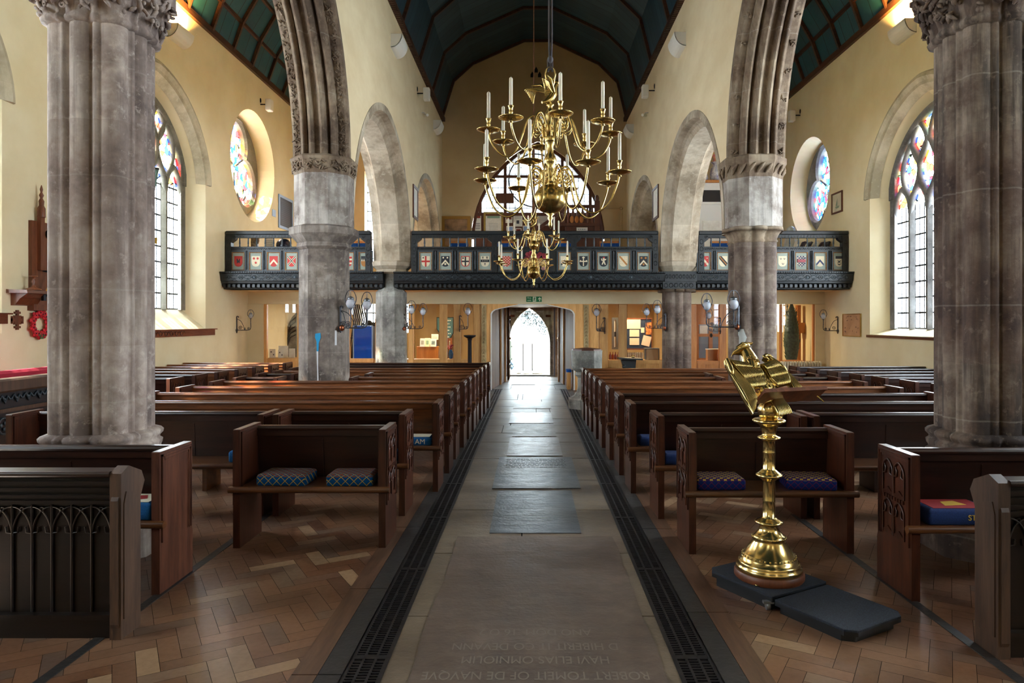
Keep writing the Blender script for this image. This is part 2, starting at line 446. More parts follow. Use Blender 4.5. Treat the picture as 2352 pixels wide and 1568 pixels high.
for sgn in (-1, 1): mb.box(*sorted((sgn*2.22, sgn*2.275)), 2.0, 5.95, -.02, .004)
mb.cur = 0
for (a, b_, y0, y1) in ((-1.5,-.5,17.0,18.2), (-.5,.6,17.0,18.0), (.6,1.4,17.0,18.3), (-.9,.1,18.2,19.6), (.1,.95,18.1,19.5), (-.8,.9,19.6,21.4)):
    mb.box(a, b_-.01, y0+.01, y1, -.03, .002)
M['board'] = wood('border boards', (72,50,37), (100,72,54), .4, 'y')
struct('floor_aisle', mb, [M['flag'], flag_mat('dark kerb stone', (30,27,26), (44,40,38), (64,58,54), .35), M['board']])

# ---- side walls with window openings
WIN_L = dict(outer=pointed(12.65, 1.9, 1.49, 4.5, 1.72), inner=pointed(12.65, 1.62, 1.88, 4.45, 1.5), x=-7.15)
WIN_R = dict(outer=pointed(12.62, 1.88, 1.38, 4.2, 1.75), inner=pointed(12.62, 1.62, 1.5, 4.15, 1.5), x=7.4)
def shifted(d, dy):
    def s(o): return Op(o.a+dy, o.b+dy, lambda q: o.lo(q-dy), lambda q: o.hi(q-dy), o.n)
    return dict(outer=s(d['outer']), inner=s(d['inner']), x=d['x'])
WL = [WIN_L, shifted(WIN_L, -5.6), dict(outer=pointed(1.45, 1.25, 2.3, 4.3, 1.1), inner=pointed(1.45, 1.0, 2.5, 4.2, 1.0), x=-7.15)]  # last opening on each side is unseen, added and sized for its light
WR = [WIN_R, shifted(WIN_R, -5.6), dict(outer=pointed(1.45, 1.25, 2.3, 4.3, 1.1), inner=pointed(1.45, 1.0, 2.5, 4.2, 1.0), x=7.4)]
ROSE_L = dict(outer=circ(17.1, 5.45, 1.35), inner=circ(17.1, 5.43, 1.22), x=-7.36, c=(17.1, 5.43))
ROSE_R = dict(outer=circ(17.7, 5.05, 1.25), inner=circ(17.68, 5.05, 1.12), x=7.6, c=(17.68, 5.05))
SLIT = rect(19.5, 19.95, 1.35, 2.25)
mb = MB()
wall(mb, 'x', XL, YE, YW, 0, ZT+.03, [w['outer'] for w in WL] + [ROSE_L['outer']])
for w in WL + [ROSE_L]: reveal(mb, 'x', XL, w['outer'], w['x'], w['inner'])
struct('wall_left', mb, M['plaster'])
mb = MB()
wall(mb, 'x', XR, YE, YW, 0, ZT+.03, [w['outer'] for w in WR] + [ROSE_R['outer'], SLIT])
for w in WR + [ROSE_R]: reveal(mb, 'x', XR, w['outer'], w['x'], w['inner'])
reveal(mb, 'x', XR, SLIT, 7.35, SLIT)
struct('wall_right', mb, M['plaster'])

# ---- west wall
DOOR = pointed(-.055, .63, 0, .98, 1.08, garc)
WWIN = pointed(.21, 2.02, 2.45, 4.15, 2.95, garc)
LOWIN = rect(-5.2, -3.62, 1.3, 2.2); UPWIN = rect(-5.05, -4.0, 3.3, 6.2)
roofp = [(XL, ZT), (-6.58, 8.45), (-6.2, 9.1), (-5.5, 9.6), (-4.9, 9.75), (-4.4, 9.6), (-3.8, 9.0), (AL0, ZT), (AL1, ZT), (-2.37, 8.94), (-1.78, 9.47), (-.22, 10.17), (.59, 10.17), (2.06, 9.47), (2.64, 8.9), (AR0, ZT), (AR1, ZT),
         (3.95, 9.0), (4.55, 9.6), (5.1, 9.75), (5.75, 9.6), (6.45, 9.1), (6.83, 8.45), (XR, ZT)]
mb = MB()
wall(mb, 'y', YW, XL, XR, 0, ZT, [DOOR, WWIN, LOWIN, UPWIN], roofp)
reveal(mb, 'y', YW, WWIN, YW+.25, WWIN); reveal(mb, 'y', YW, LOWIN, YW+.4, LOWIN); reveal(mb, 'y', YW, UPWIN, YW+.5, UPWIN)
mb.cur = 1; reveal(mb, 'y', YW, DOOR, YW+.75, DOOR)
struct('wall_west', mb, [M['plaster_west'], M['arch_dark']])
mb = MB(); wall(mb, 'y', YW-.03, -.98, 1.06, 0, 2.07, [DOOR]); struct('trim_5', mb, M['block'])
# ---- east wall behind the camera with the chancel window
EWIN = pointed(0, 1.1, 3.2, 4.6, 1.2)
mb = MB(); wall(mb, 'y', YE, XL, XR, 0, ZT, [], roofp)
struct('wall_east', mb, M['plaster_nave'])

# ---- arcades
def arcade(name, x0, x1, specs, piers):
    """specs: (centre, half span to the back of the arch stones, springing, rise)"""
    mb = MB(); ops = [pointed(c, s, z, z, r, garc) for c, s, z, r in specs]
    lo = []
    ys = sorted({PY[0]-1.0, YW, -5.0} | {q for o in ops for q in cosn(o.a, o.b, 30)} | {q for p in piers for q in p[:2]})
    def base(y):
        for o in ops:
            if o.a < y < o.b: return None, o
        for a, b_, z in piers:
            if a <= y <= b_: return z, None
        return 0, None
    rows = []
    for p, q in zip(ys, ys[1:]):
        if q-p < 1e-6: continue
        z, o = base((p+q)/2)
        zp, zq = (o.hi(p+1e-5), o.hi(q-1e-5)) if o else (z, z)
        for x in (x0, x1): mb.poly([(x, p, zp), (x, q, zq), (x, q, ZT), (x, p, ZT)])
        mb.poly([(x0, p, zp), (x1, p, zp), (x1, q, zq), (x0, q, zq)])
    return struct(name, mb, M['plaster_nave'])
T1 = .34; T2 = .28
SPEC_L = [(-.1, 4.6, 3.95, 4.6), (7.70, 2.34+T1, 4.02, 2.62+T1), (13.05, 2.33+T2, 2.98, 2.38+T2), (18.35, 2.3+T2, 2.98, 2.22+T2)]
SPEC_R = [(-.1, 4.6, 3.95, 4.6), (7.62, 2.30+T1, 4.02, 2.62+T1), (13.0, 2.33+T2, 2.95, 2.22+T2), (18.35, 2.3+T2, 2.95, 2.2+T2)]
PIER = [(4.4, 5.6, 4.0), (10.02, 10.74, 4.0), (15.3, 16.1, 2.9), (20.6, YW, 0)]
arcade('wall_nave_left', AL0, AL1, SPEC_L, PIER); arcade('wall_nave_right', AR0, AR1, SPEC_R, PIER)

def arch_ring(mb, x0, x1, c, s, spring, rise, T, prof, n=44, ext=.0):
    """stones of an arch swept along the curve: prof is (share of wall width, depth below the back of the arch)"""
    S = s+T; Rb = rise+T; rings = []
    ts = [-1+2*i/n for i in range(n+1)]
    pts = []
    for i in range(n+1):
        y = c + S*(-math.cos(PI*i/n)); z = garc(y, c, S, spring, Rb); pts.append((y, z))
    for i, (y, z) in enumerate(pts):
        y0, z0 = pts[max(0, i-1)]; y1, z1 = pts[min(n, i+1)]
        if i == 0: d = (0, 1)
        elif i == n: d = (0, -1)
        else:
            L = math.hypot(y1-y0, z1-z0); d = ((y1-y0)/L, (z1-z0)/L)
        nin = (d[1], -d[0])
        if abs(y-c) < 1e-6: nin = (0, -1)
        rings.append([(x0+(x1-x0)*u, y+nin[0]*k, z+nin[1]*k) for u, k in prof])
    mb.loft(rings, True, True, False); return pts
PROF2 = [(-.012, 0), (-.012, .13), (.14, .165), (.20, .20), (.26, .28), (.74, .28), (.80, .20), (.86, .165), (1.012, .13), (1.012, 0)]
def roll(u0, u1, k0, dk, n=6): return [(u0+(u1-u0)*i/n, k0+dk*math.sin(PI*i/n)) for i in range(n+1)]
PROF1 = [(-.02, 0), (-.02, .10), (.03, .13)] + [(.155, .14), (.165, .19)] + roll(.18, .29, .20, .05) + [(.30, .17)] + roll(.33, .47, .23, .08) + [(.5, .22)] + roll(.53, .67, .23, .08) + [(.70, .17)] + roll(.71, .82, .20, .05) + [(.835, .19), (.845, .14), (.97, .13), (1.02, .10), (1.02, 0)]
def foliage(mb, pts, x, dx, c, T, a, b_, seed, step=.09, gap=1):
    """carved leaves set along the hollow of an arch"""
    rr = random.Random(seed); acc = 0; L = 0; k = 0
    for (y0, z0), (y1, z1) in zip(pts, pts[1:]):
        seg = math.hypot(y1-y0, z1-z0); t = 0
        while L + seg > acc:
            f = (acc-L)/seg; y = y0+(y1-y0)*f; z = z0+(z1-z0)*f
            d = ((y1-y0)/seg, (z1-z0)/seg); nin = (d[1], -d[0])
            if a <= y <= b_ and k % gap == 0:
                for q in range(9 if gap > 1 else 6):
                    o = rr.uniform(-.035, .035); w = rr.uniform(.011, .02)
                    px_ = x+dx*rr.uniform(-1, 1)
                    dep = .115+rr.uniform(0, .03)
                    p_ = Vector((px_, y+nin[0]*dep+d[0]*o, z+nin[1]*dep+d[1]*o))
                    if rr.random() < .35: mb.ball(p_, w, 6, 4, (1, 1.2, 1))
                    else:
                        a_ = rr.uniform(0, 2*PI); u = Vector((math.cos(a_), d[0]*math.sin(a_), d[1]*math.sin(a_)))*rr.uniform(.02, .045); n_ = Vector((0, nin[0], nin[1]))
                        mb.tube([p_-u, p_-u*.1+n_*.014, p_+u*.6+n_*.02, p_+u+n_*.004], [.005, .015, .013, .003], 5, flat=.6)
            acc += step; k += 1
        L += seg
M['plaster_dk'] = M['arch_dark']
def stone_arch(x0, x1, sp, T, prof, m, label, leaf=None, flip=False, nave=None):
    c, S, z, r = sp
    r_ = thing('stone_arch', label, 'arch', ((x0+x1)/2, c, z)); r_['kind'] = 'structure'
    mb = MB(); pts = arch_ring(mb, x0, x1, c, S-T, z, r-T, T, prof); mb.build('arch_stones', m, r_)
    if leaf:
        q = MB()
        for sx, stp, gp in leaf: foliage(q, pts, x0+(x1-x0)*sx, .05, c, T, c-S, c+S, int(sx*100)+3, stp, gp)
        q.build('leaf_carving', m, r_)
    return r_
stone_arch(AL0, AL1, SPEC_L[1], T1, PROF1, M['arch_dark'], 'brown moulded stone arch with bands of carved leaves, springing from the octagonal pillar', [(.085, .075, 1), (.915, .075, 1)])
stone_arch(AL0, AL1, SPEC_L[2], T2, PROF2, M['arch_pale'], 'pale pointed stone arch between the octagonal pillar and the pillar at the gallery')
stone_arch(AL0, AL1, SPEC_L[3], T2, PROF2, M['arch_pale'], 'small looking pointed stone arch above the gallery beside the framed paintings')
stone_arch(AR0, AR1, SPEC_R[1], T1, PROF1, M['arch_dark'], 'dark moulded stone arch with spaced carved heads and leaf bosses, above the brass eagle', [(.085, .13, 3), (.915, .13, 3)])
stone_arch(AR0, AR1, SPEC_R[2], T2, PROF2, M['arch_pale'], 'pale pointed stone arch with the white cupboard behind it, above the gallery')
stone_arch(AR0, AR1, SPEC_R[3], T2, PROF2, M['arch_pale'], 'narrow looking pointed stone arch beyond the gallery staircase')

# ---- ceilings: boarded polygonal vaults with ribs
def vault(name, prof, mats, y0, y1, rib_y, purl, board=.21):
    mb = MB()
    for k, ((xa, za), (xb, zb)) in enumerate(zip(prof, prof[1:])):
        L = math.hypot(xb-xa, zb-za); 
        mb.cur = 0
        mb.poly([(xa, y0, za), (xb, y0, zb), (xb, y1, zb), (xa, y1, za)])
    o = struct(name, mb, mats)
    for y in rib_y:
        q = MB()
        inner = []
        for i, (x, z) in enumerate(prof):
            a = prof[max(0, i-1)]; b_ = prof[min(len(prof)-1, i+1)]
            d = Vector((b_[0]-a[0], b_[1]-a[1])).normalized(); inner.append((x+d[1]*.07, z-d[0]*.07))
        q.loft([[(x, y-.035, z), (x, y+.035, z), (u, y+.035, w), (u, y-.035, w)] for (x, z), (u, w) in zip(prof, inner)], True, True, False)
        q.build('rib', M['rib'], o)
    for (x, z) in purl:
        q = MB(); q.box(x-.04, x+.04, y0, y1, z-.05, z+.03); q.build('purlin', M['rib'], o)
    return o
def boards(name, c1, c2, ax, w):
    m, t, b = nt(name); v = coords(t); sx = N(t, 'ShaderNodeSeparateXYZ'); t.links.new(v, sx.inputs[0])
    q = mth(t, 'DIVIDE', sx.outputs['XYZ'.index(ax)], w); f = mth(t, 'FRACT', q)
    wn = N(t, 'ShaderNodeTexWhiteNoise', noise_dimensions='1D'); t.links.new(mth(t, 'FLOOR', q), wn.inputs['W'])
    n = noise_t(t, v, 3, 4)
    r = ramp(t, mth(t, 'ADD', mth(t, 'MULTIPLY', n, .6), mth(t, 'MULTIPLY', wn.outputs[0], .4)), [(.3, col(c1)), (.7, col(c2))])
    c = mixc(t, mth(t, 'LESS_THAN', f, .05), r.outputs[0], col((10,14,14)))
    t.links.new(c, b.inputs['Base Color']); b.inputs['Roughness'].default_value = .55
    bump(t, b, n, .1, .01); return m
M['board_n'] = boards('nave ceiling boards', (30,58,70), (46,76,88), 'Y', .3)
M['board_a'] = boards('aisle ceiling boards', (22,70,80), (36,86,100), 'Y', .42)
nave = [(AL1-.02, ZT), (-2.37, 8.94), (-1.78, 9.47), (-.22, 10.17), (.59, 10.17), (2.06, 9.47), (2.64, 8.9), (AR0+.02, ZT)]
vault('ceiling_nave', nave, M['board_n'], YE, YW, [YW-.04-2.2*k for k in range(9)], [])
al = [(x, z) for x, z in roofp if x <= AL0 and not (x == XL)]; al = [(XL, ZT)] + [p for p in roofp if XL < p[0] <= AL0]
vault('ceiling_left', al, M['board_a'], YE, YW, [YW-.04-1.05*k for k in range(16)], al[1:-1])
ar = [p for p in roofp if AR1 <= p[0] < XR] + [(XR, ZT)]
vault('ceiling_right', ar, M['board_a'], YE, YW, [YW-.04-1.05*k for k in range(16)], ar[1:-1])
def plate(name, x, sgn, col_m, n=74):
    mb = MB(); mb.box(min(x, x+sgn*.07), max(x, x+sgn*.07), YE, YW, ZT-.10, ZT+.04)
    o = struct(name, mb, M['rib'])
    if n:
        q = MB()
        for k in range(n*2):                      # little carved teeth below the plate
            y = 9+k*(YW-9)/(n*2); q.box(min(x, x+sgn*.1), max(x, x+sgn*.1), y, y+.05, ZT-.13, ZT-.02)
        q.build('carved_edge', M['rib'], o)
plate('trim_1', AL1, 1, 0); plate('trim_2', AR0, -1, 0); plate('trim_3', XL, 1, 0, 0); plate('trim_4', XR, -1, 0, 0)
# ---------------------------------------------------------------- windows
STAIN = [(235,240,235), (205,60,40), (240,236,215), (232,170,40), (60,90,190), (236,240,240), (120,180,120), (240,220,160), (200,40,50), (235,235,225), (40,60,150), (222,228,232)]
M['stain'] = stained('stained tracery glass', STAIN, 9)
M['stain_rose'] = stained('rose window glass', [(225,60,40), (240,235,200), (250,190,50), (60,100,200), (240,240,230), (200,40,40), (240,210,90), (90,170,110), (30,70,180), (245,240,220)], 7)
M['stain_rose_r'] = stained('blue red rose glass', [(190,30,40), (30,60,170), (220,230,220), (60,150,140), (200,40,40), (20,50,150), (230,200,80), (80,170,160), (40,80,190), (200,220,220)], 8)
M['lead_side'] = leaded('clear leaded lights', (244,250,255), 'Y', .16, .30, .036)
def tracery_window(n, w, sgn, mstone, light_top, nl=5, pitch=.6, label=None, hood=True):
    root = thing('window_%d' % n, None, None, (w['x'], (w['inner'].a+w['inner'].b)/2, w['inner'].lo(0))); root['kind'] = 'structure'
    if label: root['label'] = label
    x = w['x']; inn = w['inner']; c = (inn.a+inn.b)/2; s = (inn.b-inn.a)/2
    sill = inn.lo(c); d0, d1 = sorted((x, x-sgn*.065)); fr = x-sgn*.065
    mb = MB()
    edges = [c+(k-nl/2)*pitch for k in range(nl+1)]
    jm = (s - nl*pitch/2)
    for k, e in enumerate(edges):
        wv = .095 if 0 < k < nl else .06
        top = light_top if 0 < k < nl else inn.hi(e)
        lo, hi = (e-wv, e+wv)
        if k == 0: lo = c-s
        if k == nl: hi = c+s
        # chamfered mullion
        if 0 < k < nl:
            mb.prism([(fr, e-.03), (x, e-wv), (x, e+wv), (fr, e+.03)], 'z', sill, top+.05)
        else: mb.box(d0, d1, lo, hi, sill, inn.hi(max(c-s+.08, min(c+s-.08, e)))-.05)
    # light heads and flowing bars above
    def arc(pts, r): mb.tube([(x-sgn*.012, y, z) for y, z in pts], r*1.1, 8)
    hp = pitch/2
    def hi(y): return inn.hi(min(inn.b, max(inn.a, y)))
    for k in range(nl):
        m = (edges[k]+edges[k+1])/2
        arc([(m-hp+pitch*i/12, garc(m-hp+pitch*i/12, m, hp, light_top, .52)) for i in range(13)], .06)
        # solid spandrels
        for sd in (-1, 1):
            pts = [(m+sd*hp*(1-i/6), garc(m+sd*hp*(1-i/6), m, hp, light_top, .52)) for i in range(7)]
            mb.prism([(y, z) for y, z in pts] + [(m+sd*hp*.35, light_top+.56), (m+sd*hp, light_top+.3)], 'x', *sorted((x-sgn*.0, x-sgn*.04)))
    zt = light_top+.5
    for k in range(nl-1):
        e = edges[k+1]
        # almond above each mullion
        Hh = min(1.15, hi(e)-light_top-.12)
        if Hh > .5:
            z0 = light_top+.28
            for sd in (-1, 1):
                pts = [(e+sd*hp*1.0*math.sin(PI*i/16)**.9, z0+(Hh-.1)*i/16) for i in range(17)]
                arc([(y, min(z, hi(y)-.04)) for y, z in pts], .055)
    for m in [(edges[k]+edges[k+1])/2 for k in range(1, nl-1)]:
        z0 = light_top+.9; Hh = hi(m)-z0-.05
        if Hh > .25:
            for sd in (-1, 1):
                arc([(m+sd*hp*.8*math.sin(PI*i/12), min(z0+Hh*i/12, hi(m+sd*hp*.8*math.sin(PI*i/12))-.04)) for i in range(13)], .05)
    # rim following the arch
    ol = [(q, inn.hi(q)) for q in cosn(inn.a, inn.b, 30)]
    mb.tube([(x-sgn*.02, min(max(y, c-s+.04), c+s-.04), z-.04) for y, z in ol], .085, 8)
    mb.build('tracery', mstone, root)
    g = MB(); lo_ = Op(inn.a, inn.b, inn.lo, lambda q: min(inn.hi(q), light_top+.15), inn.n); pane(g, 'x', x+sgn*.01, lo_); g.build('leaded_glass', M['lead_side'], root)
    g = MB(); up = Op(inn.a, inn.b, lambda q: min(inn.hi(q), light_top+.15), inn.hi, inn.n); pane(g, 'x', x+sgn*.01, up); g.build('tracery_glass', M['stain'], root)
    # hood mould round the wall opening
    if hood:
        o = w['outer']; xw = XL if sgn < 0 else XR
        ys = cosn(o.a, o.b, 40); q = MB(); rings = []
        cc = (o.a+o.b)/2; ss = (o.b-o.a)/2
        pts = [(y, o.hi(y)) for y in ys]
        for i, (y, z) in enumerate(pts):
            a = pts[max(0, i-1)]; b_ = pts[min(len(pts)-1, i+1)]; L = math.hypot(b_[0]-a[0], b_[1]-a[1]); d = ((b_[0]-a[0])/L, (b_[1]-a[1])/L)
            if i == 0: d = (0, 1)
            if i == len(pts)-1: d = (0, -1)
            no = (-d[1], d[0])
            rings.append([(xw-sgn*t, y+no[0]*k, z+no[1]*k) for t, k in ((-.14, -.13), (.0, -.02), (.02, .03), (.07, .10), (.05, .17), (0, .2), (-.02, .2))])
        q.loft(rings, True, True, False); q.build('hood_mould', M['hood'], root)
    return root
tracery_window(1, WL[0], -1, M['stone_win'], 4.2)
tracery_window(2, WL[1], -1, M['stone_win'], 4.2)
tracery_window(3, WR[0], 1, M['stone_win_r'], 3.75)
g = MB(); pane(g, 'x', WR[1]['x'], WR[1]['inner']); pane(g, 'x', WR[2]['x'], WR[2]['inner']); pane(g, 'x', WL[2]['x'], WL[2]['inner']); struct('window_8', g, M['lead_side'])  # hidden right pane, and the unseen pair added to light the near pews

def rose(n, w, sgn, mg, ms):
    cy, cz = w['c']; x = w['x']; r = (w['inner'].b-w['inner'].a)/2
    root = thing('window_%d' % n, None, None, (x, cy, cz)); root['kind'] = 'structure'
    mb = MB(); K = 96
    def lobe(a):                                   # trefoil opening
        best = .28
        for k in range(3):
            d = a-(PI/2+k*2*PI/3); q = .47*r; rr_ = .46*r
            s2 = rr_*rr_-(q*math.sin(d))**2
            if s2 > 0: best = max(best, q*math.cos(d)+math.sqrt(s2))
        return best
    A = [2*PI*i/K for i in range(K)]
    def rg(fr, t): return [(x-sgn*t, cy+fr(a)*math.cos(a), cz+fr(a)*math.sin(a)) for a in A]
    mb.loft([rg(lambda a: r*1.0, .0), rg(lambda a: r, .16), rg(lambda a: r*.97, .18), rg(lambda a: lobe(a)+.05, .16), rg(lambda a: lobe(a), .10), rg(lambda a: lobe(a), 0)], True, False, False)
    for k in range(3):
        a = PI/2+k*2*PI/3+PI/3
        mb.tube([(x-sgn*.05, cy+.1*r*math.cos(a), cz+.1*r*math.sin(a)), (x-sgn*.05, cy+.9*r*math.cos(a), cz+.9*r*math.sin(a))], .03, 6)
    mb.build('tracery', ms, root)
    g = MB(); g.poly(rg(lambda a: r*.99, -.01)); g.build('stained_glass', mg, root)
    return root
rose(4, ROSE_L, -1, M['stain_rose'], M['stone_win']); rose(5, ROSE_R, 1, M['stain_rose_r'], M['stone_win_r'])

# ---- west window: brown joinery with leaded lights, a big iron ring across it
root = thing('window_6', None, None, (.21, YW+.1, 4.9)); root['kind'] = 'structure'
mb = MB(); y0, y1 = YW+.08, YW+.2
o = WWIN; n = 40
pts = [(x, o.hi(x)) for x in cosn(o.a, o.b, n)]
rings = []
for i, (x, z) in enumerate(pts):
    a = pts[max(0, i-1)]; b_ = pts[min(n, i+1)]; L = math.hypot(b_[0]-a[0], b_[1]-a[1]); d = ((b_[0]-a[0])/L, (b_[1]-a[1])/L); nn = (d[1], -d[0])
    rings.append([(x, y0, z), (x+nn[0]*.09, y0, z+nn[1]*.09), (x+nn[0]*.09, y1, z+nn[1]*.09), (x, y1, z)])
mb.loft(rings, True, True, False)
for x in (-1.55, -.79, .07, .95, 1.8): mb.box(x-.045, x+.045, y0+.012, y1, 4.9, o.hi(x)-.04)
mb.box(o.a+.09, o.b-.09, y0+.003, y1, 4.86, 4.96)
mb.box(-1.45, 1.87, y0+.006, y1, 6.02, 6.1)
mb.box(-1.08, -.53, y0+.02, y1, 5.25, 5.55)
mb.build('window_frame', M['oak_red'], root)
g = MB(); up = Op(o.a+.02, o.b-.02, lambda q: min(4.9, o.hi(q)), o.hi, 30); pane(g, 'y', y1-.03, up)
M['lead_w'] = leaded('west leaded lights', (25,30,34), 'X', .175, .205, .016); g.build('leaded_glass', M['lead_w'], root)
q = MB(); q.tube([(.12+.82*math.cos(2*PI*i/48), YW+.5, 6.02+.82*math.sin(2*PI*i/48)) for i in range(48)], .022, 6, True); q.build('ring', M['iron'], root)
g = MB(); g.box(o.a+.06, o.b-.06, y0+.03, y1, 2.46, 4.9); g.build('boarded_panel', M['oak_red'], root)
# small windows under the gallery and in the west end of the left aisle
def barred(n, op, y, nx, nz):
    root = thing('window_%d' % n, None, None, ((op.a+op.b)/2, y, op.lo(0))); root['kind'] = 'structure'
    mb = MB(); z0, z1 = op.lo(0), op.hi(0)
    for i in range(nx+1): x = op.a+(op.b-op.a)*i/nx; mb.box(x-.012, x+.012, y-.02, y+.02, z0, z1)
    for i in range(nz+1): z = z0+(z1-z0)*i/nz; mb.box(op.a, op.b, y-.02, y+.02, z-.012, z+.012)
    mb.build('glazing_bars', M['iron'], root)
    g = MB(); pane(g, 'y', y+.01, op); g.build('glass_pane', M['glass'], root)
barred(10, LOWIN, YW+.3, 9, 3); barred(11, UPWIN, YW+.4, 5, 10)
mb = MB()
for z in (1.36, 1.65, 1.95, 2.24): mb.box(7.28, 7.32, 19.5, 19.95, z-.015, z+.015)
for y in (19.52, 19.72, 19.93): mb.box(7.28, 7.32, y-.012, y+.012, 1.35, 2.25)
struct('window_12', mb, M['iron'])

# ---- daylight
w = bpy.data.worlds.new('world'); sc.world = w; w.use_nodes = True
bg = w.node_tree.nodes['Background']; bg.inputs[0].default_value = (.86, .93, 1.0, 1); bg.inputs[1].default_value = 19.0
def portal(x, y, z, sx, sz, rot):
    l = bpy.data.lights.new('daylight_portal', 'AREA'); l.shape = 'RECTANGLE'; l.size = sx; l.size_y = sz; l.cycles.is_portal = True
    o = bpy.data.objects.new('daylight_portal', l); C.objects.link(o); o.location = (x, y, z); o.rotation_euler = rot
for k in range(3):
    yc = 12.65-5.6*k
    portal(-7.35, yc, 3.9, 4.2, 3.3, (PI/2, 0, -PI/2)); portal(7.6, yc, 3.6, 4.2, 3.3, (PI/2, 0, PI/2))
portal(-7.5, 17.1, 5.43, 2.5, 2.5, (PI/2, 0, -PI/2)); portal(7.75, 17.68, 5.05, 2.3, 2.3, (PI/2, 0, PI/2))
portal(.21, YW+.3, 6.0, 4.1, 2.4, (PI/2, 0, 0))
portal(-.05, YW+.8, 1.05, 1.4, 2.1, (PI/2, 0, 0)); portal(-4.4, YW+.45, 1.75, 1.6, .9, (PI/2, 0, 0)); portal(-4.5, YW+.55, 4.75, 1.1, 2.9, (PI/2, 0, 0))
sun = bpy.data.lights.new('sun', 'SUN'); sun.energy = 46; sun.angle = math.radians(1.5); sun.color = (1, .93, .8)
so = bpy.data.objects.new('sun', sun); C.objects.link(so)
so.rotation_euler = Vector((.58, .36, -.73)).to_track_quat('-Z', 'Y').to_euler()
sc.view_settings.view_transform = 'Standard'; sc.view_settings.look = 'None'; sc.view_settings.gamma = 1; sc.view_settings.exposure = 0.6
sc.cycles.use_denoising = True; sc.cycles.adaptive_threshold = .025; sc.cycles.max_bounces = 12; sc.cycles.diffuse_bounces = 6; sc.cycles.glossy_bounces = 4; sc.cycles.transparent_max_bounces = 16
sc.cycles.sample_clamp_indirect = 12; sc.cycles.caustics_reflective = False; sc.cycles.caustics_refractive = False
# ---------------------------------------------------------------- pillars
def ring_oct(cx, cy, r, z, n=8): return [(cx+r/math.cos(PI/n)*math.cos(PI/n+2*PI*i/n), cy+r/math.cos(PI/n)*math.sin(PI/n+2*PI*i/n), z) for i in range(n)]
def cluster(cx, cy, circles, base, n=144):
    """outline of a clustered shaft: union of circles (angle, distance, radius)"""
    out = []
    for i in range(n):
        a = 2*PI*i/n; r = base
        for t, d, q in circles:
            e = a-t; s2 = q*q-(d*math.sin(e))**2
            if s2 > 0 and math.cos(e) > 0: r = max(r, d*math.cos(e)+math.sqrt(s2))
        out.append((a, r))
    return out
def ringc(cx, cy, prof, k, z, add=0.): return [(cx+(r*k+add)*math.cos(a), cy+(r*k+add)*math.sin(a), z) for a, r in prof]
def octbox(mb, cx, cy, levels): mb.loft([ring_oct(cx, cy, r, z) for r, z in levels], True, True, False)
def leafband(mb, cx, cy, r, z0, z1, seed, n=26, ov=1):
    rr = random.Random(seed)
    for i in range(n):
        a = 2*PI*i/n
        for q in range(3):
            z = z0+(z1-z0)*(q+.5)/3+rr.uniform(-.01, .01); t = a+rr.uniform(-.1, .1)
            n_ = Vector((math.cos(t), math.sin(t), 0)); p_ = Vector((cx, cy, z))+n_*r
            a_ = rr.uniform(0, 2*PI); u = (Vector((-math.sin(t), math.cos(t), 0))*math.cos(a_)+Vector((0, 0, 1))*math.sin(a_))*rr.uniform(.025, .045)
            mb.tube([p_-u, p_-u*.1+n_*.016, p_+u*.6+n_*.02, p_+u], [.006, .018, .015, .003], 5, flat=.6); mb.ball(p_+u*.9, rr.uniform(.008, .015), 6, 4)

def leafcap(mb, cx, cy, seed):
    """crowded curling leaves and fruit round a capital"""
    rr = random.Random(seed)
    for i in range(230):
        a = rr.uniform(0, 2*PI); q = rr.random(); z = 3.775+.25*q; r = .355+.085*q+rr.uniform(-.005, .02)
        o = Vector((cx+r*math.cos(a), cy+r*math.sin(a), z)); t = Vector((-math.sin(a), math.cos(a), 0)); n = Vector((math.cos(a), math.sin(a), 0)); up = Vector((0, 0, 1))
        k = rr.random()
        if k < .5:
            d = (t*rr.uniform(-1, 1)+up*rr.uniform(-.8, 1)).normalized(); L = rr.uniform(.03, .07)
            mb.tube([o-d*L*.6, o-d*L*.1+n*.02, o+d*L*.5+n*.026, o+d*L*.8+n*.008], [.008, .022, .018, .004], 6, flat=.6)
        elif k < .8: mb.ball(o, rr.uniform(.012, .026), 7, 5)
        else:
            c = rr.uniform(.02, .035); mb.tube([o+t*c*math.cos(j*.7)*(1-j/16)+up*c*math.sin(j*.7)*(1-j/16)+n*.012 for j in range(14)], .008, 5)
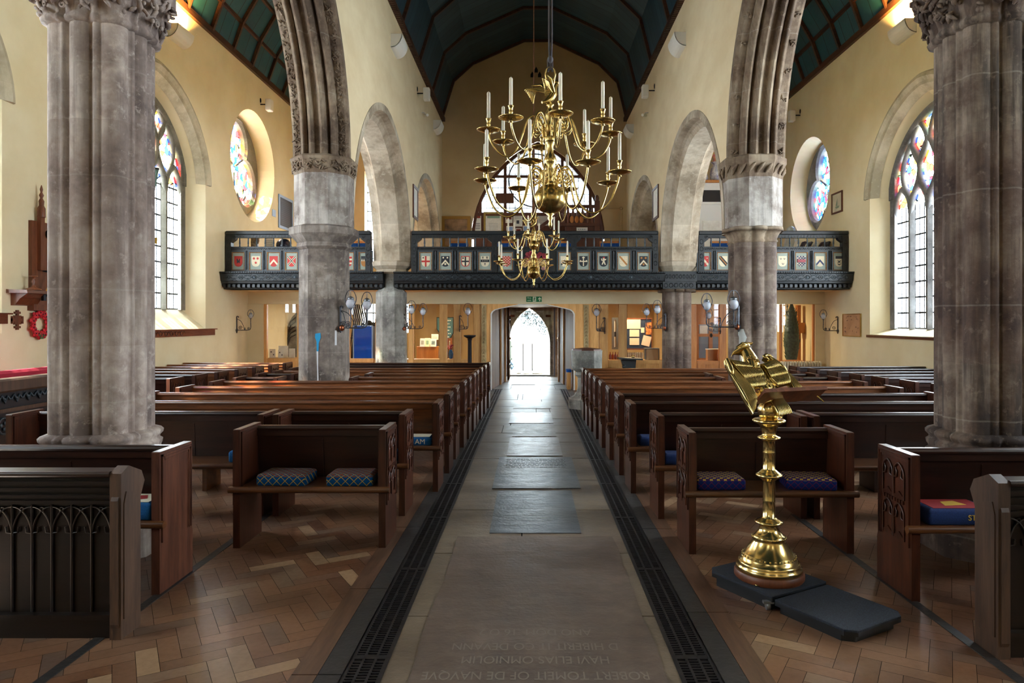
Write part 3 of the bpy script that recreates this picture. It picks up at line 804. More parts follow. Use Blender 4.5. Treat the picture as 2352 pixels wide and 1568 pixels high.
# near pillars: eight shafts and hollows
NEAR = [(PI/4+k*PI/2, .255, .10) for k in range(4)] + [(k*PI/2, .235, .085) for k in range(4)] + [(PI/8+k*PI/4, .30, .022) for k in range(8)] + [(k*PI/2+e, .245, .04) for k in range(4) for e in (-.33, .33)]
def near_pillar(cx, cy, label, m):
    root = thing('pillar', label, 'pillar', (cx, cy, 0)); pr = cluster(cx, cy, NEAR, .235)
    mb = MB(); rings = []
    for z in [.86+(3.72-.86)*i/24 for i in range(25)]: rings.append(ringc(cx, cy, pr, .955, z))
    mb.loft(rings, True, True, True); mb.build('shaft', m, root)
    mb = MB()
    oc = [(a, .40/max(abs(math.cos(((a+PI/8) % (PI/4))-PI/8)), .9)) for a, r in pr]
    mb.loft([ringc(cx, cy, oc, 1.0, 0), ringc(cx, cy, oc, 1.0, .46), ringc(cx, cy, oc, .96, .5), ringc(cx, cy, oc, .95, .66), ringc(cx, cy, oc, .9, .72)] +
            [ringc(cx, cy, pr, 1.0, z, d) for z, d in ((.74, .035), (.77, .04), (.785, .018), (.80, .022), (.82, .042), (.84, .045), (.855, .03), (.87, -.012))], True, True, True)
    mb.build('base', m, root)
    mb = MB()
    mb.loft([ringc(cx, cy, pr, 1.0, z, d) for z, d in ((3.70, -.015), (3.71, .02), (3.735, .03), (3.76, .012), (3.80, .02), (3.92, .06), (4.02, .12), (4.04, .13), (4.12, .13))], True, True, True)
    leafcap(mb, cx, cy, int(cx*7))
    mb.build('capital', m, root); return root
near_pillar(-3.10, PY[0], 'massive grey clustered pillar with leaf carved capital, beside the front pew with the worn end', M['stone_left'])
near_pillar(3.30, PY[0], 'dark stained clustered pillar with leaf carved capital, beside the tall window', M['stone_right'])

# octagonal pillar, its block and the leafy band that carries the moulded arch
def oct_pillar():
    cx, cy = -3.08, PY[1]
    root = thing('pillar', 'octagonal grey pillar with a blue paint mark and a twin globe lamp bracket', 'pillar', (cx, cy, 0))
    mb = MB(); octbox(mb, cx, cy, [(.40, 0), (.40, .3), (.34, .36), (.335, 2.72)]); mb.build('shaft', M['stone_oct'], root)
    mb = MB(); octbox(mb, cx, cy, [(.335, 2.70), (.37, 2.74), (.36, 2.80), (.41, 2.86), (.465, 2.92), (.465, 3.02), (.40, 3.05)]); mb.build('lower_capital', M['stone_oct'], root)
    mb = MB(); octbox(mb, cx, cy, [(.40, 3.05), (.40, 3.80)]); mb.build('upper_block', M['block'], root)
    mb = MB(); octbox(mb, cx, cy, [(.40, 3.79), (.415, 3.84), (.44, 3.98), (.455, 4.02), (.43, 4.05)]); leafband(mb, cx, cy, .435, 3.83, 3.99, 5, 60); mb.build('leaf_band', M['arch_dark'], root)
    q = MB(); ya = cy-.3415
    q.prism([(cx-.03, 1.475), (cx+.045, 1.485), (cx+.05, 1.42), (cx+.02, 1.34), (cx+.015, 1.22), (cx-.01, 1.22), (cx-.012, 1.36), (cx-.035, 1.42)], 'y', ya, ya-.003); q.build('paint_mark', flat('turquoise paint', (20,150,200), .6), root)
    q = MB(); q.prism([(cx-.012, 1.22), (cx+.012, 1.22), (cx+.010, 1.0), (cx+.016, .8), (cx+.011, .6), (cx-.006, .6), (cx-.002, .9)], 'y', ya, ya-.003)
    q.obox((cx+.235, cy-.236-.004, 1.1), (.011, .011, 0), (.0015, -.0015, 0), (0, 0, .42)); q.build('whitewash_streak', flat('whitewash', (214,214,216), .8), root)
    return root
oct_pillar()
CL = [(PI/4+k*PI/2, .22, .15) for k in range(4)] + [(k*PI/2, .26, .085) for k in range(4)]
def clustered_pillar(cx, cy, label, top, cap, block=None, k=1.0):
    root = thing('pillar', label, 'pillar', (cx, cy, 0)); pr = cluster(cx, cy, CL, .27)
    mb = MB(); mb.loft([ringc(cx, cy, pr, k, z, 0) for z in [.25+(top-.25)*i/16 for i in range(17)]], True, True, True); mb.build('shaft', M['stone_clus'], root)
    mb = MB(); mb.loft([ringc(cx, cy, pr, k, z, d) for z, d in ((0, .07), (.15, .07), (.18, .03), (.22, .045), (.25, .01))], True, True, True); mb.build('base', M['stone_clus'], root)
    mb = MB(); mb.loft([ringc(cx, cy, pr, k, z, d) for z, d in ((top-.02, .0), (top, .02), (top+.03, .0), (top+.10, .03), (top+.17, .09), (top+cap-.06, .10), (top+cap, .09), (top+cap+.01, .05))], True, True, True); mb.build('capital', M['arch_dark'] if block else M['arch_pale'], root)
    if block:
        mb = MB(); octbox(mb, cx, cy, [(.40, top+cap), (.40, 3.74)]); mb.build('upper_block', M['block'], root)
        mb = MB(); octbox(mb, cx, cy, [(.40, 3.73), (.41, 3.78), (.435, 3.92), (.45, 3.95), (.45, 4.03), (.42, 4.05)])
        for i in range(22):
            a = 2*PI*i/22; mb.tube([(cx+.43*math.cos(a), cy+.43*math.sin(a), 3.78), (cx+.455*math.cos(a+.1), cy+.455*math.sin(a+.1), 3.85), (cx+.45*math.cos(a+.24), cy+.45*math.sin(a+.24), 3.92)], [.012, .03, .012], 6)
        mb.build('leaf_band', M['arch_dark'], root)
        def front(x):
            best = 9
            for (t0, r0), (t1, r1) in zip(pr, pr[1:]+pr[:1]):
                p, q_ = (r0*math.cos(t0), r0*math.sin(t0)), (r1*math.cos(t1), r1*math.sin(t1))
                if min(p[0], q_[0]) <= x <= max(p[0], q_[0]) and p[1] < 0: best = min(best, p[1]+(q_[1]-p[1])*(x-p[0])/((q_[0]-p[0]) or 1))
            return cy+best*k-.003
        q = MB(); rows = [(-.275,-.215,1.54),(-.28,-.19,1.46),(-.27,-.17,1.42),(-.27,-.2,1.34),(-.265,-.215,1.26),(-.265,-.185,1.2),(-.26,-.22,1.14),(-.265,-.225,.9),(-.265,-.23,.6)]
        for (a0, b0, z0), (a1, b1, z1) in zip(rows, rows[1:]):
            for i in range(5):
                f, g = i/5, (i+1)/5; P_ = lambda a, b, t, z: (cx+a+(b-a)*t, front(a+(b-a)*t), z)
                q.poly([P_(a0, b0, f, z0), P_(a0, b0, g, z0), P_(a1, b1, g, z1), P_(a1, b1, f, z1)])
        q.build('plaster_patch', flat('pale plaster patch', (186,190,186), .8), root)
    return root
clustered_pillar(3.29, PY[1], 'brown clustered pillar with plaster patch and lamp bracket, behind the brass eagle', 2.82, .2, True)
clustered_pillar(3.27, PY[2]-.05, 'small looking clustered pillar carrying the gallery front, right of the stone font', 2.36, .0, None, .95)
def far_right_cap():
    mb = MB(); octbox(mb, 3.27, PY[2], [(.34, 2.75), (.36, 2.8), (.42, 2.88), (.43, 2.97), (.38, 2.99)]); return mb
root = bpy.data.objects['pillar.004']
far_right_cap().build('gallery_capital', M['arch_pale'], root)
cx, cy = -3.12, PY[2]-.14
root = thing('pillar', 'pale octagonal pillar that interrupts the carved gallery front', 'pillar', (cx, cy, 0))
mb = MB(); octbox(mb, cx, cy, [(.36, 0), (.36, .25), (.325, .3), (.32, 2.3), (.20, 2.42), (.20, 2.72)]); mb.build('shaft', M['stone_far'], root)
mb = MB(); octbox(mb, cx, cy+.1, [(.30, 2.70), (.34, 2.74), (.33, 2.80), (.42, 2.88), (.43, 2.96), (.40, 2.99)]); mb.build('capital', M['arch_pale'], root)
# ---------------------------------------------------------------- pews
PD, PH = .40, .862              # depth and height of a bench end
def end_slab(mb, t=.05, h=PH, d=PD):
    """bench end board: x from 0 to t, y from 0 to d; lower part a little deeper behind"""
    pr = [(0, 0), (d+.01, 0), (d+.01, .27), (d, .30), (d, h-.006), (d-.006, h), (.006, h), (0, h-.006)]
    mb.prism(pr, 'x', 0, t)
def frame_mould(mb, x, sg, d=PD, h=PH, z0=.31):
    """stepped moulding round the sunk panel on one face"""
    for k, (ins, th, w) in enumerate(((.018, .010, .012), (.034, .006, .012), (.052, .003, .010))):
        a0, a1 = sorted((x, x+sg*th))
        y0, y1, zt = ins, d-ins, h-ins
        mb.box(a0, a1, y0, y0+w, z0, zt); mb.box(a0, a1, y1-w, y1, z0, zt); mb.box(a0, a1, y0, y1, zt-w, zt)
def lancet(mb, x, sg, y0, y1, z0, z1, r=.007):
    c = (y0+y1)/2; s = (y1-y0)/2; zs = z1-s*1.25
    P = lambda y, z: (x+sg*.006, y, z)
    mb.tube([P(y0, z0)] + [P(c-s*math.cos(PI*i/14), garc(c-s*math.cos(PI*i/14), c, s, zs, s*1.25)) for i in range(15)] + [P(y1, z0)], r, 5)
    # cusps
    for sd in (-1, 1):
        mb.tube([P(c+sd*s, zs-.02), P(c+sd*s*.45, zs-.012), P(c+sd*s*.35, zs+.02), P(c+sd*s*.62, zs+s*.7)], [r*.6, r*.9, r*.9, r*.5], 5)
    mb.prism([(y0, z0), (y1, z0), (y1, z0+.012), (c, z0+.045), (y0, z0+.012)], 'x', *sorted((x, x+sg*.008)))
def tracery(mb, x, sg, d=PD):
    y0, y1 = .075, d-.075; m = (y0+y1)/2
    for (a, b) in ((y0, m-.006), (m+.006, y1)):
        lancet(mb, x, sg, a, b, .33, .545); lancet(mb, x, sg, a, b, .575, .79)
    for i in range(8): mb.obox((x+sg*.005, y0+(y1-y0)*(i+.5)/8, .56), (.005, 0, 0), (0, .009, 0), (0, 0, .011))
def end_mesh(kind):
    """kind: 'carved' outside x=0 face traceried; inner face framed"""
    a = MB(); end_slab(a); frame_mould(a, 0, -1); frame_mould(a, .05, 1, z0=.42)
    b = None
    if kind == 'carved': b = MB(); tracery(b, 0, -1)
    return a, b
_ea, _eb = end_mesh('carved')
class _D: pass
proto = thing('proto_end', None, None)
END = _ea.build('bench_end', M['pew_end'], proto); TR = _eb.build('carved_tracery', M['pew_end'], END)
ENDM, TRM = END.data, TR.data
_ec, _ = end_mesh('plain'); ENDP = _ec.build('bench_end', M['pew_end'], proto).data
for o in list(proto.children_recursive) + [proto]: bpy.data.objects.remove(o)
def put_end(root, x, face, carved=True):
    """face -1: outside looks to -x; +1: outside looks to +x"""
    o = bpy.data.objects.new('bench_end', ENDM if carved else ENDP); C.objects.link(o); o.parent = root
    LOC[o.name] = LOC[root.name]
    o.location = (x, 0, 0); o.scale = (1 if face < 0 else -1, 1, 1)
    if carved:
        t = bpy.data.objects.new('carved_tracery', TRM); C.objects.link(t); t.parent = o
    return o
def pew(x0, x1, y, label, group, m='pew', lc=True, rc=True, le=True, re=True, cat='pew', nose=(.03, .03), ms=None, lplain=False, rplain=False):
    """bench facing the camera side: ends at x0 and x1, front edge of the ends at y"""
    root = thing('pew', label, cat, ((x0+x1)/2, y, 0), 0, group)
    a, b = x0-root.location.x, x1-root.location.x
    i0, i1 = a+(.05 if le else 0), b-(.05 if re else 0)
    mb = MB()                                       # seat plank with a rounded nose running past the ends
    z = .425; rn = .02
    mb.box(i0, i1, .012, .345, z-.02, z+.02)
    mb.tube([(a-(nose[0] if le else 0), -.002, z), (b+(nose[1] if re else 0), -.002, z)], rn+.004, 10, caps=True)
    mb.build('seat', M[ms or 'pew_seat'], root, world=False)
    mb = MB()                                       # leaning panelled back with capping
    yb, yt = .36, .335
    mb.obox(((i0+i1)/2, (yb+yt)/2, (.40+.80)/2), ((i1-i0)/2, 0, 0), (0, .009, 0), (0, (yt-yb)/2, .21))
    n = max(1, round((i1-i0)/.62))
    for k in range(1, n): 
        xk = i0+(i1-i0)*k/n; mb.obox((xk, (yb+yt)/2-.010, .58), (.0035, 0, 0), (0, .004, 0), (0, (yt-yb)/2*.8, .16))
    mb.box(i0, i1, yt-.018, yt+.008, .765, .82)
    mb.build('back', M[m], root, world=False)
    mb = MB(); mb.loft([[(i0, yt+dy, .815+dz) for dy, dz in CAP], [(i1, yt+dy, .815+dz) for dy, dz in CAP]], True, True, False)
    mb.build('capping_rail', M[m], root, world=False)
    if le: put_end(root, a, -1, not lplain)
    if re: put_end(root, b, 1, not rplain)
    if x1-x0 > 1.6:                                 # feet under the seat of long benches
        k = int((x1-x0)/1.3)
        for q in range(1, k+1):
            mb = MB(); xx = a+(b-a)*q/(k+1); mb.box(xx-.02, xx+.02, .05, .36, 0, .405); mb.build('foot', M[m], root, world=False)
    return root
CAP = [(-.030, 0), (-.034, .012), (-.030, .024), (-.018, .032), (.012, .032), (.024, .024), (.03, .012), (.026, 0)]
L_AISLE = [-1.06, -1.07, -.9, -.89, -.9, -.88, -.87, -.86, -.86, -.84, -.82, -.8]
ORD = ['front', 'second', 'third', 'fourth', 'fifth', 'sixth', 'seventh', 'eighth', 'ninth', 'tenth', 'eleventh', 'twelfth']
YL = [5.07, 5.9, 6.73, 7.55, 8.32, 9.1, 9.75, 10.45, 11.05, 11.7, 12.4, 13.2]
YR = [4.94, 5.81, 6.67, 7.46, 8.28, 9.07, 9.75, 10.4, 11.0, 11.6]
GL, GR = 'nave pews left of the aisle', 'nave pews right of the aisle'
# left of the aisle
pew(-2.17, -1.06, 5.07, 'short dark oak pew with two lattice patterned blue cushions, left of the aisle', GL, 'pew', lplain=True)
pew(-2.19, -1.07, 5.9, 'short dark oak pew just behind the one with the two lattice patterned cushions', GL, 'pew', lplain=True)
pew(-4.45, -2.27, 5.9, 'long dark oak pew behind the grey clustered pillar, a plain blue cushion on it', GL, 'pew', rplain=True)
for k in range(2, 12):
    y = YL[k]; xr = L_AISLE[k]; xl = -4.32+.035*(k-2)
    m = 'pew_lit' if 2 <= k <= 9 else 'pew'
    lab = '%s nave pew from the front, left of the aisle' % ORD[k]
    if k in (6, 7):
        pew(-2.55+.05*(k-6), xr, y, lab + ', stopping at the octagonal pillar', GL, m)
        pew(xl, -3.56, y, 'stub of the %s pew row, on the window side of the octagonal pillar' % ORD[k], GL, 'pew')
    else: pew(xl, xr, y, lab + (', lettered cushion on it' if k == 2 else ', the hindmost' if k == 11 else ''), GL, m)
# pews under the left windows
YWL = [9.6, 10.22, 10.84, 11.46, 12.06, 12.66, 13.26]
for k, y in enumerate(YWL):
    pew(XL+.02, -4.98+.05*k, y, '%s pew from the front against the left wall, with twin arches carved on its end' % ORD[k], 'pews under the left windows', 'pew_lit' if k > 1 else 'pew', le=False)
# right of the aisle
pew(1.12, 2.29, 4.94, 'short dark oak pew with two starred blue cushions, behind the brass lectern', GR, 'pew')
pew(1.06, 2.30, 5.81, 'short dark oak pew just behind the one with the starred cushions', GR, 'pew')
pew(2.36, 4.62, 5.81, 'long dark oak pew beside the dark clustered pillar, gold figured cushion on it', GR, 'pew', lplain=True)
for k in range(2, 10):
    y = YR[k]; xl = .955-.012*(k-2); xr = 4.52-.045*(k-2)
    m = 'pew' if k < 4 else 'pew_lit'
    lab = '%s nave pew from the front, right of the aisle' % ORD[k]
    if k in (6, 7):
        pew(xl, 2.72, y, lab + ', stopping at the clustered pillar', GR, m)
        pew(3.76, xr, y, 'stub of the %s pew row, on the window side of the brown clustered pillar' % ORD[k], GR, 'pew')
    else: pew(xl, xr, y, lab + (', plain blue cushion on it' if k == 2 else ', hindmost, beside the font' if k == 9 else ''), GR, m)
YWR = [8.5, 9.1, 9.72, 10.25, 10.85, 11.45, 12.1]
for k, y in enumerate(YWR):
    pew(5.1-.08*k, XR-.02, y, '%s pew from the front against the right wall' % ORD[k] + (', its carved end darker than the rest' if k == 0 else ', with a sandy brown carved end'), 'pews under the right windows', 'pew', re=False)

# front pews beside the near pillars and the book desks before them
r0 = pew(-4.45, -2.24, 4.2, 'dark oak pew before the grey clustered pillar, its plain red brown end worn shiny', GL, 'pew', rplain=True)
pew(2.24, 4.65, 4.1, 'dark oak pew in front of the dark clustered pillar, with a cushion lettered ST', GR, 'pew')
for o in list(r0.children):
    if o.name.startswith('bench_end') and o.location.x > 0:
        c = o.copy(); c.data = o.data.copy(); C.objects.link(c); c.data.materials[0] = wood('worn red brown oak', (58,31,22), (104,62,45), .35, 'z'); c['label'] = 'worn red brown end'
        c.parent = r0; bpy.data.objects.remove(o)
M['desk'] = wood('black oak desk', (13,7,5), (28,15,10), .32, 'x', 1., .2, .4, .1)
def book_desk(x_end, x_far, y, label, sgn, rz=0):
    """front of the block: traceried desk facing the chancel"""
    root = thing('book_desk', label, 'pew front', (x_end, y, 0), rz, None)
    s = -sgn; w = abs(x_far-x_end)                 # the desk runs to local s*w
    X = lambda a: a*s
    def bx(mb, a, b, *r): mb.box(*sorted((X(a), X(b))), *r)
    mb = MB()                                       # end post with sloped shoulder
    pr = [(-.02, 0), (.16, 0), (.16, .70), (.20, .78), (.17, .84), (.05, .89), (-.02, .86)]
    mb.prism(pr, 'x', *sorted((X(0), X(.06))))
    mb.prism([(-.028, .08), (-.02, .06), (-.02, .74), (-.028, .72)], 'x', *sorted((X(.012), X(.05))))
    mb.prism([(.0, .10), (.13, .10), (.13, .66), (.10, .74), (.02, .76), (0, .7)], 'x', *sorted((X(-.006), X(0))))
    mb.build('end_post', M['oak_post'], root, world=False)
    mb = MB(); bx(mb, .06, w, .03, .05, .10, .70); mb.build('panel', M['desk'], root, world=False)
    mb = MB()
    for z0, z1, y0 in ((.0, .10, -.0), (.10, .125, -.015), (.70, .72, -.01), (.735, .75, -.02), (.765, .785, -.012), (.80, .82, -.02)): bx(mb, .06, w, y0, .06, z0, z1)
    bx(mb, .06, w, .0, .06, .70, .845)
    mb.build('rail', M['desk'], root, world=False)
    mb = MB(); mb.obox((X((.06+w)/2), .03, .858), ((w-.06)/2, 0, 0), (0, .045, .004), (0, -.001, .012)); mb.tube([(X(.06), -.01, .855), (X(w), -.01, .855)], .018, 8)
    mb.build('book_board', M['pew'], root, world=False)
    n = int((w-.08)/.104)
    for k in range(n):                              # tracery of narrow lights
        mb = MB(); a = .075+k*.104; b = a+.104
        q = lambda u, z: (X(u), .022, z)
        mb.tube([q(a, .13), q(a, .69)], .007, 6)
        m_ = (a+b)/2
        for sd, e in ((1, a), (-1, b)):
            mb.tube([q(e, .52)] + [q(e+sd*.104*(1-math.cos(t*PI/2/8)), .52+.16*math.sin(t*PI/2/8)) for t in range(9)], .0055, 5)
            mb.tube([q(e, .54), q(e+sd*.03, .545), q(e+sd*.034, .575)], .005, 5)
        mb.tube([(X(m_)+.012*math.cos(t*PI/4), .022, .665+.012*math.sin(t*PI/4)) for t in range(8)], .004, 5, True)
        mb.build('tracery_light', M['desk'], root, world=False)
    return root
M['oak_post'] = wood('weathered brown oak', (54,36,25), (90,64,46), .5, 'z', 1., .25)
book_desk(-2.125, -4.45, 3.63, 'black oak book desk with carved gothic arcading and a brown end post, far left front', 1)
book_desk(2.28, 4.65, 3.42, 'black oak book desk cut off by the right picture edge, its end post brown', -1)

# ---- kneelers and cushions
def latt(name, base, line, per, dot=None, dot2=None):
    m, t, b = nt(name); v = coords(t); sx = N(t, 'ShaderNodeSeparateXYZ'); t.links.new(v, sx.inputs[0])
    u = mth(t, 'ADD', sx.outputs[0], mth(t, 'MULTIPLY', sx.outputs[1], .0)); w_ = mth(t, 'ADD', sx.outputs[2], sx.outputs[1])
    def ln(q): return mth(t, 'LESS_THAN', mth(t, 'FRACT', mth(t, 'DIVIDE', q, per)), .10)
    a = mth(t, 'ADD', u, w_); c = mth(t, 'SUBTRACT', u, w_)
    k = mth(t, 'MAXIMUM', ln(a), ln(c))
    n = noise_t(t, v, 160, 2)
    bc = mixc(t, n, col(base), col(tuple(q*.6 for q in base)))
    if dot:
        fa = mth(t, 'ABSOLUTE', mth(t, 'SUBTRACT', mth(t, 'FRACT', mth(t, 'DIVIDE', a, per)), .55)); fc = mth(t, 'ABSOLUTE', mth(t, 'SUBTRACT', mth(t, 'FRACT', mth(t, 'DIVIDE', c, per)), .55))
        d = mth(t, 'MULTIPLY', mth(t, 'LESS_THAN', mth(t, 'ADD', fa, fc), .42), mth(t, 'GREATER_THAN', sx.outputs[2], .066))
        bc = mixc(t, d, bc, col(dot))
    cc = mixc(t, k, bc, col(line))
    t.links.new(cc, b.inputs['Base Color']); b.inputs['Roughness'].default_value = .95; b.inputs['Specular IOR Level'].default_value = .1
    bump(t, b, n, .3, .003); return m
M['cush_a'] = latt('lattice needlework', (6,66,112), (150,120,34), .062, (104,56,36))
M['cush_b'] = latt('starred needlework', (18,36,92), (82,24,46), .05, (150,122,50))
M['cush_blue'] = noisy('blue needlework', (0,70,124), (8,92,150), 120, .95, bmp=.2, bd=.003)
M['cush_navy'] = noisy('navy needlework', (10,32,76), (18,46,98), 120, .95, bmp=.2, bd=.003)
M['gold'] = flat('gold wool', (206,166,60), .9)
M['redw'] = flat('red wool', (150,30,36), .9)
M['cream'] = flat('cream wool', (220,214,190), .9)
def pad(mb, w, d, h, r=.02):
    rings = []
    for z, i in ((0, .008), (.008, 0), (h-.022, 0), (h-.008, .008), (h, .03)):
        ring = []
        for (sx, sy, a0) in ((1, 1, 0), (-1, 1, PI/2), (-1, -1, PI), (1, -1, 3*PI/2)):
            for k in range(5):
                a = a0+k*PI/8; ring.append((sx*(w/2-r)+(r-i*.5)*math.cos(a)-sx*i*.5, sy*(d/2-r)+(r-i*.5)*math.sin(a)-sy*i*.5, z))
        rings.append(ring)
    mb.loft(rings, True, True, True)
SEATZ = .4455
def cushion(x, y, m, label, w=.33, d=.25, h=.085, rz=0, group=None):
    mb = MB(); pad(mb, w, d, h)
    o = mb.build('cushion', M[m], None); o.location = (x, y, SEATZ); o.rotation_euler = (0, 0, rz)
    LOC[o.name] = (0, 0, 0)
    return tag(o, label, 'cushion', group)
G1 = 'embroidered cushions on the pews'
cushion(-1.83, 5.23, 'cush_a', 'blue cushion with gold lattice, nearer the left end of its pew', .37, .26, .085, -.05, G1)
cushion(-1.33, 5.22, 'cush_a', 'bright blue cushion with gold lattice, at the aisle end of its pew', .345, .26, .085, 0, G1)
cushion(1.36, 5.10, 'cush_b', 'blue cushion sewn with yellow stars, at the aisle end of its pew', .35, .26, .085, 0, G1)
cushion(2.02, 5.10, 'cush_b', 'blue cushion sewn with yellow stars, seen right of the lectern column', .35, .27, .085, -.12, G1)
cushion(-2.47, 6.06, 'cush_blue', 'plain blue kneeler half hidden behind the short pew with lattice cushions', .24, .22, .10, 0, G1)
cushion(1.24, 5.97, 'cush_navy', 'plain blue kneeler on the second short pew, right of the aisle', .24, .22, .085, 0, G1)
cushion(-1.27, 6.06, 'cush_blue', 'blue kneeler on the second short pew, left of the aisle', .24, .22, .085, 0, G1)
cushion(1.18, 6.85, 'cush_navy', 'dark blue kneeler on the third pew, right of the aisle', .26, .22, .085, 0, G1)
cushion(1.12, 8.45, 'cush_blue', 'small blue kneeler far down the right hand pews', .22, .2, .085, 0, G1)
def text(parent, s, loc, size, m, rot=(PI/2, 0, 0), depth=.0015, align='CENTER', name='lettering', world=True, sx=1.):
    cu = bpy.data.curves.new(name, 'FONT'); cu.body = s; cu.size = size; cu.align_x = align; cu.extrude = depth
    o = bpy.data.objects.new(name, cu); C.objects.link(o)
    dg = bpy.context.evaluated_depsgraph_get(); dg.update()
    me = bpy.data.meshes.new_from_object(o.evaluated_get(dg)); bpy.data.objects.remove(o)
    o = bpy.data.objects.new(name, me); C.objects.link(o); me.materials.clear(); me.materials.append(m)
    off = LOC.get(parent.name, (0,0,0)) if parent is not None and world else (0,0,0)
    o.location = (loc[0]-off[0], loc[1]-off[1], loc[2]-off[2]); o.rotation_euler = rot; o.scale = (sx, 1, 1)
    if parent is not None: o.parent = parent
    return o
def scrib(mb, put, x0, x1, z, h, seed):
    """a row of small word-like strokes where lettering is too small to read"""
    rr = random.Random(seed); x = x0
    while x < x1:
        w = min(rr.uniform(h*.8, h*3.2), x1-x); put(mb, x, x+w, z, z+h); x += w+h*.6
c = cushion(-1.14, 6.88, 'cush_blue', 'blue and white kneeler lettered AM on the third pew, left of the aisle', .34, .22, .08, 0, G1)
text(c, 'AM', (.06, -.112, .014), .07, M['cream'], world=False)
q = MB(); q.box(-.15, .15, -.09, .09, .0795, .082); q.build('white_top', M['cream'], c, world=False)
c = cushion(-2.48, 4.34, 'cush_blue', 'blue kneeler lettered RS OF and DING on the front left pew', .36, .25, .105, .0, G1)
text(c, 'RS OF', (.02, -.127, .058), .042, M['gold'], world=False); text(c, 'DING', (.01, -.127, .016), .042, M['gold'], world=False)
q = MB(); q.box(-.15, .15, -.10, .10, .1045, .107); q.build('white_top', M['cream'], c, world=False)
q = MB(); q.prism([(-.08, -.06), (.0, -.08), (.1, -.02), (.06, .06), (-.03, .05)], 'z', .107, .1085); q.build('red_emblem', M['redw'], c, world=False)
c = cushion(2.55, 4.24, 'cush_navy', 'navy kneeler lettered ST with a red and gold top, on the front right pew', .40, .25, .095, .0, G1)
text(c, 'ST.', (.06, -.127, .03), .045, M['gold'], world=False)
q = MB(); q.box(-.16, .16, -.10, .10, .0945, .097); q.build('red_top', M['redw'], c, world=False)
q = MB(); q.prism([(-.06, -.05), (.08, -.03), (.05, .06), (-.04, .04)], 'z', .097, .0985); q.build('gold_emblem', M['gold'], c, world=False)
c = cushion(2.60, 5.95, 'cush_blue', 'blue kneeler with a gold figure, showing past the end of the starred cushion pew', .24, .2, .12, .0, G1)
q = MB(); q.ball((-.02, -.102, .085), .018, 8, 6, (1, .3, 1)); q.ball((-.02, -.102, .045), .024, 8, 6, (1, .3, 1.2)); q.build('gold_figure', M['gold'], c, world=False)
# ---------------------------------------------------------------- west gallery
GY = 15.5                      # face of the shield panels
ZC0, ZC1, ZM, ZR0, ZR1 = 2.36, 2.74, 3.25, 3.54, 3.66
def scroll(mb, c, r, ax='y', turns=1.6, w=.012, n=22, sg=1):
    pts = []
    for i in range(n):
        t = i/(n-1); a = t*turns*2*PI; q = r*(1-t*.85)
        pts.append((c[0]+sg*q*math.cos(a), c[1], c[2]+q*math.sin(a)))
    mb.tube(pts, w, 5)
def heater(x, z, w, h):
    """outline of a heater shield"""
    pts = [(x-w/2, z+h/2), (x+w/2, z+h/2), (x+w/2, z-h*.08)]
    pts += [(x+w/2*math.cos(t*PI/2/5)**.8, z-h*.08-h*.42*math.sin(t*PI/2/5)) for t in range(1, 6)]
    pts += [(x-w/2*math.cos(t*PI/2/5)**.8, z-h*.08-h*.42*math.sin(t*PI/2/5)) for t in range(4, 0, -1)]
    return pts + [(x-w/2, z-h*.08)]
def clip2(poly, keep):
    """Sutherland-Hodgman of a polygon against a convex one (clockwise or not)"""
    A = sum(a[0]*b[1]-b[0]*a[1] for a, b in zip(keep, keep[1:]+keep[:1])); s = 1 if A > 0 else -1
    for a, b in zip(keep, keep[1:]+keep[:1]):
        f = lambda p: s*((b[0]-a[0])*(p[1]-a[1])-(b[1]-a[1])*(p[0]-a[0]))
        out = []
        for p, q in zip(poly, poly[1:]+poly[:1]):
            fp, fq = f(p), f(q)
            if fp >= 0: out.append(p)
            if fp*fq < 0: t = fp/(fp-fq); out.append((p[0]+(q[0]-p[0])*t, p[1]+(q[1]-p[1])*t))
        poly = out
        if len(poly) < 3: return None
    return poly
HC = {k: flat('heraldic '+k, v, .6) for k, v in dict(r=(188,44,36), w=(222,208,176), k=(26,30,36), g=(150,160,150), o=(170,110,44), b=(34,48,92), p=(150,60,66)).items()}
KEY = list(HC)
def shield(root, x, z, field, charges, y=GY-.012, w=.185, h=.235, rim=None):
    """painted shield: list of (colour, polygon in shield units -1..1)"""
    mb = MB(); keep = heater(x, z, w, h); lay = [0]
    def put(c, poly):
        mb.cur = KEY.index(c); lay[0] += 1
        p = clip2([(x+a*w/2, z+b*h/2) for a, b in poly], keep)
        if p: mb.prism(p, 'y', y-.0008*lay[0], y)
    if rim: put(rim, [(-2,2),(2,2),(2,-2),(-2,-2)]); keep = heater(x, z, w*.84, h*.86)
    put(field, [(-2,2),(2,2),(2,-2),(-2,-2)])
    for c, p in charges: put(c, p)
    return mb.build('painted_shield', list(HC.values()), root)
def blob(cx, cy, r, n=10, sy=.8): return [(cx+r*math.cos(2*PI*i/n), cy+r*sy*math.sin(2*PI*i/n)) for i in range(n)]
chev = lambda z0, t: [(-1.1, z0-1), (0, z0), (1.1, z0-1), (1.1, z0-1-t), (0, z0-t), (-1.1, z0-1-t)]
crossp = lambda t: [[(-t, 1.2), (t, 1.2), (t, -1.2), (-t, -1.2)], [(-1.2, t*.8), (1.2, t*.8), (1.2, -t*.8), (-1.2, -t*.8)]]
fess = lambda z, t: [(-1.2, z+t), (1.2, z+t), (1.2, z-t), (-1.2, z-t)]
bend = lambda t: [(-1.2, 1.2+t), (-1.2, 1.2-t), (1.2, -1.0-t), (1.2, -1.0+t)]
bendr = lambda t: [(1.2, 1.2+t), (1.2, 1.2-t), (-1.2, -1.0-t), (-1.2, -1.0+t)]
